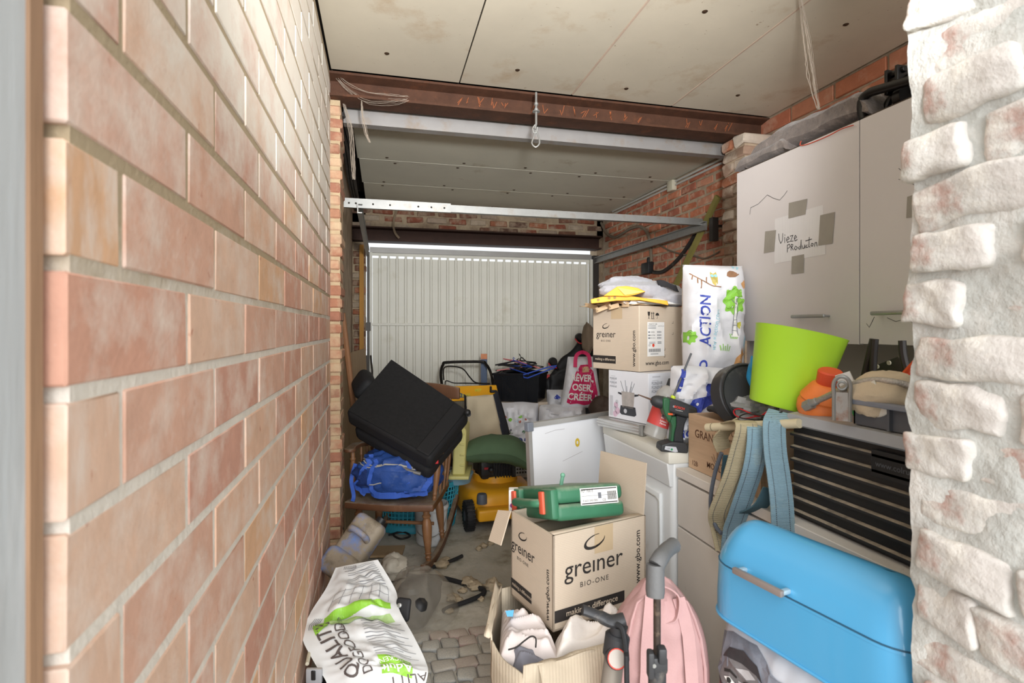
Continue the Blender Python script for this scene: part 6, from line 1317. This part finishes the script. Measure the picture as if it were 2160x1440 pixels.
# ---- green cushion over the engine
m_gc = M('bottle_green_cotton', (84, 108, 80), .9, var=.1, vs=8, bump=.3, bs=200)
t = thing('green_cushion', 'dark green cushion slumped over the lawn mower engine', 'cushion', P(1052, 1000, 3.62)+Vector((0, 0, .02)), -DEG-2)
S0 = bag_surface(.56, .46, .085, .008, 31, pw=3, csc=5)
def cu(u, v, s):
    p = S0((u-.5)*.56, v*.46, s); return Vector((p.x+.02, v*.30-.15+.0*p.z, p.y*-1*1.0+.105+.05*(1-((u-.42)*2)**2)-.30*max(0, u-.62)**1.4-.04*v*0))
mb = MB(); mb.grid(lambda u, v: cu(u, v, -1), 30, 24); mb.grid(lambda u, v: cu(u, v, 1), 30, 24, flip=True); part('pad', mb, m_gc, t)
mb = MB(); mb.tube([cu(i/24, 0, -1) for i in range(25)], .004, 6); part('piping', mb, m_gc, t)
# ---- beige cotton bag with dark sides
m_bei = M('beige_canvas_bag', (188, 174, 148), .9, var=.08, vs=6, bump=.2, bs=160); m_navy = M('navy_canvas', (44, 48, 58), .9, var=.1)
t, q = camthing('canvas_bag', 'beige canvas bag with navy gusset standing behind the mower engine', 'bag', 1022, 940, 3.98)
ft = [q(984, 948), q(1062, 925), q(1036, 832), q(1010, 830), q(986, 842)]; bk_ = [p + Vector((.03, .15, .01)) for p in ft]
def patch4(a, b, c, d, amp, seed, nu=14, nv=16):
    a, b, c, d = map(Vector, (a, b, c, d)); return MB().grid(lambda u, v: (a.lerp(b, u)).lerp(d.lerp(c, u), v)+Vector((0, -amp*(nz3(u*.3, v*.3, 0, 9, seed)+.8*math.sin(math.pi*u)*math.sin(math.pi*v)), 0)), nu, nv)
part('front_panel', patch4(ft[0], ft[1], q(1040, 832), q(984, 836), .03, 3), m_bei, t, solid=.003)
part('side_gusset', MB().grid(lambda u, v: ft[1].lerp(q(1040, 832), v)+Vector((.05*u*(1-.3*v), .14*u, .012*u)), 4, 10), m_navy, t, solid=.003)
part('side_gusset', MB().grid(lambda u, v: ft[0].lerp(q(984, 836), v)+Vector((-.03*u, .14*u, .0)), 4, 10), m_navy, t, solid=.003)
part('back_panel', patch4(ft[0]+Vector((-.03, .14, 0)), ft[1]+Vector((.05, .14, .012)), q(1040, 836)+Vector((.035, .14, 0)), q(984, 842)+Vector((-.03, .14, 0)), -.01, 5), m_bei, t, solid=.003)
part('bottom_panel', MB().add([ft[0], ft[1], ft[1]+Vector((.05, .14, .012)), ft[0]+Vector((-.03, .14, 0))], [(0, 1, 2, 3)]), m_bei, t, solid=.003)
# ---- white printed bags in the heap
t, b, F_ = bagthing('printed_shopper', 'white shopping bag with pastel doodle print behind the green cushion', 1088, 1000, 4.50, .38, .60, .10, 41, .03)
dtext(b, F_(), 'ACTION', -.04, .30, .085, M('print_navy', (44, 62, 130), .5), bold=.02, L=.015, a=-8, shear=.1)
random.seed(5); dc = [m_pgrn, m_pcy, M('print_rose', (206, 150, 176), .5), m_gg, M('print_forest', (96, 140, 104), .5), M('print_brick', (190, 110, 96), .5)]
for k in range(26):
    u, v = random.uniform(-.15, .15), random.uniform(.36, .54) if k < 18 else random.uniform(.12, .25)
    dpoly(b, F_(), [[(u+random.uniform(.006, .02)*math.cos(a), v+random.uniform(.006, .02)*math.sin(a)) for a in [i*1.05 for i in range(6)]]], dc[k % 6], 'doodle_print', .02)
dpoly(b, F_(1), [[(.07, .20), (.07, .26), (.09, .285), (.11, .26), (.11, .2)]], dc[5], 'house_print', .02)
t, b, F_ = bagthing('printed_shopper', 'white plastic bag with a black recycling mark beside the doodle bag', 1186, 960, 4.42, .42, .42, .12, 47, .04, taper=.1)
for k in range(3):
    a0 = R_(90+120*k); pts_ = [(.02+.04*math.cos(a0+R_(x)), .255+.04*math.sin(a0+R_(x))) for x in (-38, 0, 38)]+[(.02+.026*math.cos(a0+R_(x)), .255+.026*math.sin(a0+R_(x))) for x in (38, 0, -38)]; dpoly(b, F_(1), [pts_], m_dk2, 'recycling_print', .015)
dpoly(b, F_(), [[(-.07, .2), (-.06, .26), (-.05, .25), (-.045, .2), (-.02, .185), (-.03, .175)]], M('print_steel_blue', (110, 150, 196), .5), 'edge_print', .02)
t, b, F_ = bagthing('printed_shopper', 'white bag with blue and yellow print beneath the pink tote', 1190, 930, 4.75, .31, .46, .10, 53, .03)
dpoly(b, F_(), [[(-.10, .40), (-.07, .43), (-.04, .405), (-.05, .39), (-.09, .39)]], m_pblue, 'blue_print', .02); dpoly(b, F_(), [[(-.10, .26), (-.08, .33), (-.06, .31)], [(-.11, .21), (-.1, .25), (-.08, .24)]], M('print_sun', (228, 206, 60), .5), 'yellow_print', .02)
# ---- carton under the crate, black crate, hangers
solo('storage_carton', 'plain brown carton standing beneath the black hanger crate', 'carton', MB().box(-.25, .25, -.2, .2, 0, .655), m_card, PZ(1105, 1000, 0)*0+Vector((1.23, 4.72, 0)), -3, smooth=False, bevel=.004)
m_crk = M('glossy_black_crate', (26, 28, 32), .25, var=.1)
t = thing('plastic_crate', 'glossy black plastic crate overflowing with coat hangers', 'crate', (1.22, 4.68, .658), -30)
mb = MB()
def crp(k, z): w_, d_ = .19+.02*z/.24, .14+.02*z/.24; return [(-w_, -d_, z), (w_, -d_, z), (w_, d_, z), (-w_, d_, z)]
mb.add(crp(0, 0)+crp(0, .24), [(3, 2, 1, 0), (0, 1, 5, 4), (1, 2, 6, 5), (2, 3, 7, 6), (3, 0, 4, 7)]); part('tub', mb, m_crk, t, False, solid=.005, bevel=.004)
mb = MB(); r = crp(0, .24); mb.tube([Vector(p)*1.0 for p in r], .012, 6, closed=True); part('rim', mb, m_crk, t, False)
for xx in (-.12, .10): part('rib', MB().rbox((xx, -.155, .12), (.014, .012, .21), .003, 1), m_crk, t)
for k in range(14):
    random.seed(100+k); a0 = random.uniform(-.6, .6); cx_, cy_, cz_ = random.uniform(-.10, .05), random.uniform(-.08, .08), .25+.0065*k
    mat = [m_black, m_black, M('blue_plastic_hanger', (40, 74, 170), .35), m_black, m_black, M('pink_plastic_hanger', (222, 130, 130), .4), m_black][k % 7] if k in (5, 9, 12, 2) else m_black
    lbl = {M('blue_plastic_hanger', (40, 74, 170)).name: 'blue plastic coat hanger lying on the black crate', 'pink_plastic_hanger': 'pink plastic coat hanger among the black ones on the crate'}.get(mat.name, 'black plastic coat hanger tangled on top of the black crate')
    pts_ = [(-.19, 0, 0), (-.03, 0, .055), (0, 0, .06), (.03, 0, .055), (.19, 0, 0), (.19, 0, -.006), (-.19, 0, -.006)]
    mt = Matrix.Translation(Vector((cx_, cy_, cz_))) @ rot(random.uniform(35, 85), random.uniform(-14, 14), math.degrees(a0)*1.6-10)
    mb = MB(); mb.tube([mt @ Vector(p) for p in pts_], .0048, 6, closed=True); mb.tube([mt @ Vector(p) for p in ((0, 0, .06), (0, 0, .085), (.02, 0, .10), (.03, 0, .085))], .003, 6); mb.xf(MW[t.name])
    solo('coat_hanger', lbl, 'hanger', mb, mat, (1.22, 4.68, .9), group='hangers on the black crate', world=True)
mb = MB(); mb.tube([P(a_, b_+7, 4.62) for a_, b_ in ((1105, 789), (1113, 790), (1172, 767), (1174, 764), (1160, 766), (1104, 783))], .006, 7, closed=True); solo('coat_hanger', 'big blue plastic hanger sticking out over the front of the crate', 'hanger', mb, MATS['blue_plastic_hanger'], P(1130, 785, 4.42), group='hangers on the black crate', world=True)
solo('red_carton', 'small red carton beside the black crate', 'carton', MB().box(-.06, .06, -.05, .05, 0, .15), M('red_card', (206, 44, 40), .5), (1.63, 4.95, .0)if 0 else tuple(PY(1166, 822, 5.0)), -14, smooth=False, bevel=.002)
# ---- black folded pushchair
m_bf = M('black_nylon', (26, 26, 28), .6, var=.25, vs=10, bump=.3, bs=40)
t = thing('pushchair', 'folded black fabric pushchair standing against the garage door', 'pushchair', (1.85, 5.0, 0))
def pc(u, v):
    tp = PY(1245, 690, 5.05); bt_ = PY(1150, 800, 4.95); a = bt_.lerp(tp, u); a = a+Vector((.0, 0, .04*nz3(u, v, 0, 4, 3))); lo_ = Vector((a.x+.12, 4.92+.05*u, .03)); return a.lerp(lo_, v)+Vector((0, -.05*math.sin(math.pi*v)-.03*nz3(u*.5, v*.5, 2, 6, 8), 0))
part('hood', MB().grid(pc, 16, 20), m_bf, t, solid=.05, world=True)
for (x, y) in ((1222, 712), (1166, 763), (1240, 726)):
    c = PY(x, y, 4.92); mb = MB(); mb.lathe([(.0001, -.03), (.035, -.03), (.045, -.01), (.045, .01), (.035, .03), (.0001, .03)], 16, tr(c) @ rot(70, 20), caps=False); part('wheel', mb, m_black, t, world=True); mb = MB(); mb.tube(spl([c+Vector((-.05, -.02, -.01)), c+Vector((-.02, -.04, -.05)), c+Vector((.03, -.03, -.055))]), .006, 6); part('red_cable', mb, M('red_cord', (190, 40, 44), .5), t, world=True)
part('frame_tube', MB().tube([PY(1170, 770, 4.93), PY(1215, 830, 4.9), (1.75, 4.9, .1)], .014, 8), m_blksteel, t, world=True)
part('seat_fabric', MB().grid(lambda u, v: PY(1160+70*u, 790+50*v-30*u*(1-v), 4.88)+Vector((0, -.03*nz3(u, v, 0, 5, 2), 0)), 10, 8), m_bf, t, solid=.02, world=True)
lump('brown_cloth', 'taupe cloth tucked between the pushchair and the sealed box', 'cloth', P(1240, 715, 4.6), (.05, .06, .13), M('taupe_cloth', (128, 112, 94), .9, var=.12), 6)
# ---- pink tote
t, b, F_ = bagthing('cotton_tote', 'white cotton tote bag with a crimson slogan print', 1226, 860, 4.40, .34, .42, .07, 61, .012, taper=.35, pw=5, cat='tote bag')
m_crim = M('crimson_print', (206, 30, 92), .6, var=.06); tt_ = F_(); F1 = F_(2)
dpoly(b, tt_, [[(-.13, .05), (-.10, .035), (-.04, .045), (.02, .03), (.08, .042), (.13, .035), (.14, .14), (.12, .30), (.06, .36), (-.02, .36), (-.07, .30), (-.12, .14)]], m_crim, 'slogan_print', .02)
for k, s_ in enumerate(('RÊVER,', 'OSER,', 'CRÉER !')): dtext(b, F1, s_, .0+.0, .25-.078*k, .075, m_wht, bold=.03, L=.015, a=-3)
mb = MB(); mb.strip(spl([Vector((-.06, -.09, .34)), Vector((-.05, -.08, .43)), Vector((.0, -.07, .46)), Vector((.05, -.08, .43)), Vector((.06, -.09, .34))], 5), .03, .003, (1, 0, 0)); part('handle', mb, m_crim, b, False)
drect(b, F_(4), .0, .30, .07, .345, M('kraft_tag', (214, 176, 140), .7), 'tag', 4)
lump('brown_bag', 'dark brown fabric bag slumped beside the crimson tote', 'bag', P(1270, 864, 4.22), (.10, .10, .10), M('dark_brown_nylon', (78, 64, 56), .7, var=.15), 12)
# ---- spirit level box behind
t, q = camthing('level_box', 'narrow dark blue tool carton with orange top standing at the garage door', 'carton', 1021, 850, 5.0)
part('carton', MB().box(-.028, .028, -.02, .02, -.57, q(0, 757).z), M('navy_card', (56, 76, 106), .5, var=.1), t, False); part('orange_end', MB().box(-.0285, .0285, -.0205, .0205, q(0, 757).z, q(0, 746).z), M('orange_card', (196, 120, 70), .5, var=.2, vs=40), t, False)
# ---- plywood sheet against the left wall
pa, pb2 = PY(717, 735, 3.45), PY(771, 735, 4.75)
m_ply = M('worn_plywood', (172, 146, 112), .75, var=.12, vs=5, stretch=(1, 1, .3), dirt=[((120, 92, 64), .34, 5)])
dd = Vector((pb2.x-pa.x, pb2.y-pa.y, 0)).normalized(); nn_ = Vector((-dd.y, dd.x, 0)); zt2 = 1.13
mb = MB(); mb.hexa([Vector((pa.x, pa.y, 0))-nn_*.0+Vector((.04, 0, 0)), Vector((pb2.x, pb2.y, 0))+Vector((.06, 0, 0)), Vector((pb2.x, pb2.y, 0))+nn_*.014+Vector((.06, 0, 0)), Vector((pa.x, pa.y, 0))+nn_*.014+Vector((.04, 0, 0)), Vector((pa.x, pa.y, zt2)), Vector((pb2.x, pb2.y, zt2)), Vector((pb2.x, pb2.y, zt2))+nn_*.014, Vector((pa.x, pa.y, zt2))+nn_*.014])
t = thing('plywood_sheet', 'dirty plywood sheet leaning against the rear left wall', 'board', (pa.x, pa.y, 0)); pw_ = part('sheet', mb, m_ply, t, False, world=True)
a = PY(722, 660, 3.40); b = PY(731, 735, 3.42); mb = MB(); mb.tube([a, b+(b-a)*2.0], .018, 8); solo('broom_pole', 'brown wooden pole leaning in the corner behind the plywood', 'pole', mb, M('brown_pole', (140, 98, 66), .6, var=.15), b, world=True)
# ================================================================== things on the floor, left foreground
# ---- blue jerry can, dirty
m_jc = M('dirty_blue_plastic', (112, 140, 196), .6, var=.1, vs=8, dirt=[((150, 138, 120), .56, 5, .06), ((96, 86, 72), .36, 14)])
t, q = camthing('jerry_can', 'mud-caked blue plastic jerry can lying against the brick pier', 'jerry can', 755, 1190, 2.42)
mt = Matrix.Translation(q(752, 1150)) @ rot(-35, 24, -20)
part('body', MB().rbox((0, 0, 0), (.15, .10, .26), .03, 4, mt), m_jc, t); part('shoulder', MB().rbox((.0, -.012, -.10), (.17, .13, .12), .035, 4, mt), m_jc, t)
part('handle', MB().tube(spl([mt @ Vector((-.05, -.05, .04)), mt @ Vector((-.03, -.085, .05)), mt @ Vector((.03, -.085, .05)), mt @ Vector((.05, -.05, .04))], 5), .014, 10), m_jc, t); part('cap', MB().lathe([(.022, 0), (.022, .022), (.0001, .024)], 16, mt @ tr(.03, 0, .13)), m_black, t)
# ---- dog food bag
rows = [((700, 1500), (880, 1490), 1.60), ((690, 1442), (902, 1425), 1.64), ((662, 1395), (897, 1392), 1.70), ((637, 1340), (872, 1340), 1.79), ((655, 1292), (842, 1285), 1.90), ((688, 1240), (834, 1243), 2.00), ((708, 1197), (797, 1180), 2.10)]
Lr = spl([P(*a, f) for a, b, f in rows], 8); Rr = spl([P(*b, f) for a, b, f in rows], 8); DW, DH = .33, .62
base_l = Vector((Lr[10].x+.15, Lr[10].y, 0))
t = thing('dog_food_bag', 'crumpled white and green dog food bag lying against the brick wall', 'bag', (base_l.x, base_l.y, .06)); invd = MW[t.name].inverted()
def DS(u, v, e=.0, side=1):
    vv = max(0, min(.9999, v/DH))*(len(Lr)-1); i = int(vv); fr_ = vv-i; l = Lr[i].lerp(Lr[i+1], fr_); r = Rr[i].lerp(Rr[i+1], fr_); uu = max(0, min(1, u/DW)); p = l.lerp(r, uu)
    ed = min(1, 4*uu, 4*(1-uu), 5*v/DH+.05, 5*(1-v/DH)+.05)
    up = Vector((0, -.35, .94)); n1 = nz3(u, v, 0, 11, 3); n2 = abs(nz3(u*.7, v*1.6, 0, 16, 8)); n3 = -abs(nz3(u*1.3, v*.6, 0, 13, 21))
    hgt = (.035*math.sin(math.pi*uu)*side+.014*n1+.022*n2+.018*n3+e)*ed-.05*math.exp(-((v/DH-.60)/.035)**2)*ed*.6
    if side < 0: hgt = -.07*ed
    return invd @ (p+up*hgt)
mb = MB(); mb.grid(lambda a, b: DS(a*DW, b*DH), 44, 64); mb.grid(lambda a, b: DS(a*DW, b*DH, 0, -1), 22, 32, flip=True)
m_film2 = M('white_foil_bag', (226, 228, 228), .3, var=.05, vs=6); bgf = part('bag', mb, m_film2, t, ang=60)
m_lime2 = M('print_lime', (146, 202, 68), .4, var=.08, vs=10); m_dkp = M('print_taupe', (92, 84, 82), .5, var=0)
D_ = lambda k=0: (lambda u, v: DS(u, v, .004+.0015*k))
dtext(bgf, D_(), 'QUALITY', .075, .225, .064, m_dkp, a=96, bold=.01, L=.012); dtext(bgf, D_(), 'DOGFOOD', .125, .215, .046, m_dkp, a=96, L=.012); dtext(bgf, D_(), 'by HORTA', .118, .335, .022, m_dkp, a=96, L=.012)
drect(bgf, D_(), .18, .095, .28, .18, m_lime2, 'green_panel', 8); dtext(bgf, D_(2), 'Adult', .23, .12, .046, m_wht, a=188, bold=.02, L=.01); dtext(bgf, D_(2), 'CHICKEN', .23, .16, .024, m_wht, a=188, L=.01); dtext(bgf, D_(), 'QUALITY', .305, .10, .05, m_dkp, a=200, L=.012)
dpoly(bgf, D_(), [[(.03, .345), (.06, .37), (.075, .36), (.08, .33), (.06, .315), (.04, .30)]], m_lime2, 'green_panel', .012)
dpoly(bgf, D_(), [[(.06, .385), (.30, .44), (.30, .415), (.06, .36)]], m_lime2, 'green_panel', .012); dpoly(bgf, D_(), [[(.08, .345), (.29, .395), (.30, .37), (.09, .325)]], M('print_pale_green', (176, 206, 140), .4, var=.15), 'green_panel', .012)
tl = [[(.07, .40), (.07, .47)], [(.07, .47), (.29, .52)], [(.07, .44), (.29, .485)]]+[[(.07+.037*k, .40+.008*k), (.07+.037*k, .475+.008*k)] for k in range(1, 7)]; dstrokes(bgf, D_(), tl, .0016, m_gg, 'table_print', .015)
for k in range(12): dstrokes(bgf, D_(), [[(.10+.06*(k % 3 == 0), .495+.0085*k), (.29, .53+.0075*k)]], .0016, m_gg, 'small_print', .015)
for k in range(16): dstrokes(bgf, D_(), [[(.18, .195+.010*k), (.31-.02*(k % 3), .205+.010*k)]], .0017, m_gg, 'small_print', .012)
for k in range(20): dstrokes(bgf, D_(), [[(.07+.0045*k, .588), (.071+.0045*k, .606)]], .0012+.0012*(k % 3 == 0), m_dkp, 'barcode_print')
dtext(bgf, D_(), '5 400573 003991', .11, .58, .010, m_dkp, a=184, L=.01)
for k in range(5): dstrokes(bgf, D_(), [[(.02+.006*k, .33), (.018+.006*k, .36), (.028+.006*k, .385)]], .002, m_gg, 'wave_print', .015)
# ---- black crate under the bag at the wall
t, q = camthing('wire_crate', 'black crate with a grey clip under the dog food bag', 'crate', 665, 1440, 1.66)
z0 = -MW[t.name].translation.z
mb = MB(); mb.box(q(640, 0).x, q(640, 0).x+.30, .0, .012, z0, z0+.10); mb.box(q(640, 0).x, q(640, 0).x+.012, 0, .28, z0, z0+.14); mb.box(q(640, 0).x+.29, q(640, 0).x+.30, 0, .28, z0, z0+.08); mb.box(q(640, 0).x, q(640, 0).x+.3, .27, .28, z0, z0+.08); mb.box(q(640, 0).x, q(640, 0).x+.3, 0, .28, z0, z0+.01); part('tub', mb, m_black, t, False)
part('edge_bar', MB().tube([q(664, 1320, .22), q(648, 1400, .02)], .006, 8), m_ivory, t); part('clip', MB().rbox(q(663, 1424), (.05, .012, .045), .004, 2), m_grey, t); part('clip_slot', MB().rbox(q(661, 1424, -.006), (.014, .006, .03), .002, 1), m_black, t)
# ---- black generator base under clear sheet
t = thing('plastic_sheet', 'dusty clear plastic sheet draped over a black housing', 'plastic sheet', (.15, 2.46, 0))
m_sheet = M('dusty_clear_sheet', (186, 178, 164), .18, var=.12, vs=6, alpha=.34, spec=.8, dirt=[((150, 140, 124), .4, 7)])
HC = Vector((.15, 2.46, 0)); tilt_ = -22
def psh(u, v):
    a = 2*math.pi*u; k = v; rx_, ry_ = .175, .25
    rr = (1-k)**.8*(1+.10*math.sin(3*a+1)+.10*nz3(math.cos(a), math.sin(a), 0, 1.4, 4))
    x, y = rx_*rr*math.cos(a), ry_*rr*math.sin(a)
    z = .185*(1-(1-k)**2.4)*(1-.35*max(0, -math.sin(a))*(1-k))+.014*(1-abs(nz3(x*1.4, y, 0, 11, 2)))**4*(min(1, k*6))+.008*nz3(x, y, 0, 16, 5)*min(1, k*6)+.004
    return tr(HC) @ rot(0, 0, tilt_) @ Vector((x, y, z))
mb = MB(); mb.grid(psh, 64, 26, True); part('sheet', mb, m_sheet, t, world=True, ang=80)
mb = MB(); mb.rbox((0, 0, .065), (.18, .28, .13), .04, 3); mb.lathe([(.06, .13), (.05, .15), (.0001, .152)], 16, tr(-.01, -.03, 0)); solo('black_housing', 'black motor housing lying under the clear plastic sheet', 'housing', mb, m_eng, (HC.x, HC.y, .006), tilt_)
mb = MB(); mb.rbox((0, 0, 0), (.055, .016, .075), .010, 3); o = solo('black_bracket', 'small black frame with a bolt resting against the dog food bag', 'bracket', mb, m_blackrub, P(850, 1285, 1.92), -25, rx=-20)
part('bolt', MB().lathe([(.008, 0), (.008, .008), (.004, .010)], 12, tr(-.01, -.008, .014) @ rot(90)), m_galv, o)
lump('white_rag', 'off-white plastic rag lying behind the clear sheet', 'rag', PZ(832, 1215, 0)+Vector((0, 0, .05)), (.07, .09, .055), M('offwhite_film', (206, 200, 186), .6, var=.08), 17, amp=.4)
# ---- cables, hose, sticks, stones on the floor
def fl(x, y, z=.012): return PZ(x, y, z)
def fcable(name, label, pts, r, mat, cat='cable'):
    mb = MB(); mb.tube(spl([fl(*p) for p in pts], 6), r, 8); return solo(name, label, cat, mb, mat, fl(*pts[0]), world=True)
fcable('floor_hose', 'thick black hose bending across the floor in front of the rocker', [(815, 1195, .03), (850, 1210, .02), (880, 1215), (915, 1215), (950, 1222), (985, 1232), (1012, 1240), (1022, 1246), (1015, 1255), (985, 1268), (950, 1280), (935, 1288)], .011, m_blackrub, 'hose')
fcable('floor_cable', 'thin black cable coiled beside the black hose', [(910, 1215), (922, 1228), (905, 1245), (890, 1235), (895, 1225), (915, 1222), (930, 1228), (925, 1238), (905, 1240), (898, 1255)], .006, m_cabk)
fcable('floor_stick', 'short black pipe with a pale end near the rocker', [(905, 1198, .014), (930, 1190, .014), (955, 1181, .014), (975, 1172, .014)], .010, m_blackrub, 'pipe')
fcable('floor_cable', 'tangle of thin dark cable behind the left rocker', [(820, 1128), (850, 1122), (865, 1130), (845, 1136), (830, 1126), (855, 1118)], .006, m_cabk)
solo('wood_offcut', 'flat square wood offcut beside the jerry can', 'board', MB().box(-.09, .09, -.07, .07, 0, .014), m_ply, fl(818, 1165, .004), -10, smooth=False, bevel=.002)
m_rub = M('crumbled_mortar', (176, 160, 134), .95, var=.25, vs=20, bump=.8, bs=50)
random.seed(21)
spots = [(992, 1228, .05), (1003, 1236, .045), (1040, 1233, .055), (955, 1260, .04), (968, 1265, .03), (985, 1222, .03), (932, 1190, .05), (940, 1182, .04), (760, 1130, .06), (1020, 1150, .03), (1010, 1156, .025), (1035, 1145, .028), (880, 1128, .02), (976, 1245, .028), (1015, 1262, .022), (948, 1288, .025)]
lbs = ['beside the bend of the black hose', 'on the bend of the black hose', 'next to the open carton', 'on the cobbles inside the hose bend', 'half sunk among the cobbles', 'just behind the black hose', 'leaning on the rocker end', 'on the short black pipe', 'wedged between jerry can and pier', 'in front of the mower wheel', 'on the bare concrete before the mower', 'nearest the printed box on the concrete', 'below the paint bucket', 'between hose and cobbles', 'past the end of the hose', 'at the cut end of the hose']
for (x, y, s), lb_ in zip(spots, lbs):
    p = fl(x, y, s*.3) if x != 760 else P(757, 1130, 2.45)
    mb = blob(lambda d: 1+.5*noise.noise(d*1.7+Vector((x*.1, y*.1, 0)))+.2*noise.noise(d*5), (0, 0, 0), 14, 9, (s*.8, s*.7, s*.45)); solo('mortar_lump', 'pale lump of crumbled mortar '+lb_, 'rubble', mb, m_rub, p, group='rubble on the floor')
# small white packet and carton behind the tool case
t, q = camthing('small_packet', 'white printed packet standing behind the tool case', 'packet', 1085, 1070, 1.95); part('packet', MB().box(q(1073, 0).x, q(1098, 0).x, -.02, .02, q(0, 1075).z, q(0, 1030).z), m_paper, t, False, bevel=.004); dpoly(bpy.data.objects['packet'], lambda u, v: Vector((u, -.0206, v)), [circ(q(1080, 0).x, q(0, 1062).z, .008)], M('print_violet', (140, 60, 130), .5), 'packet_print')
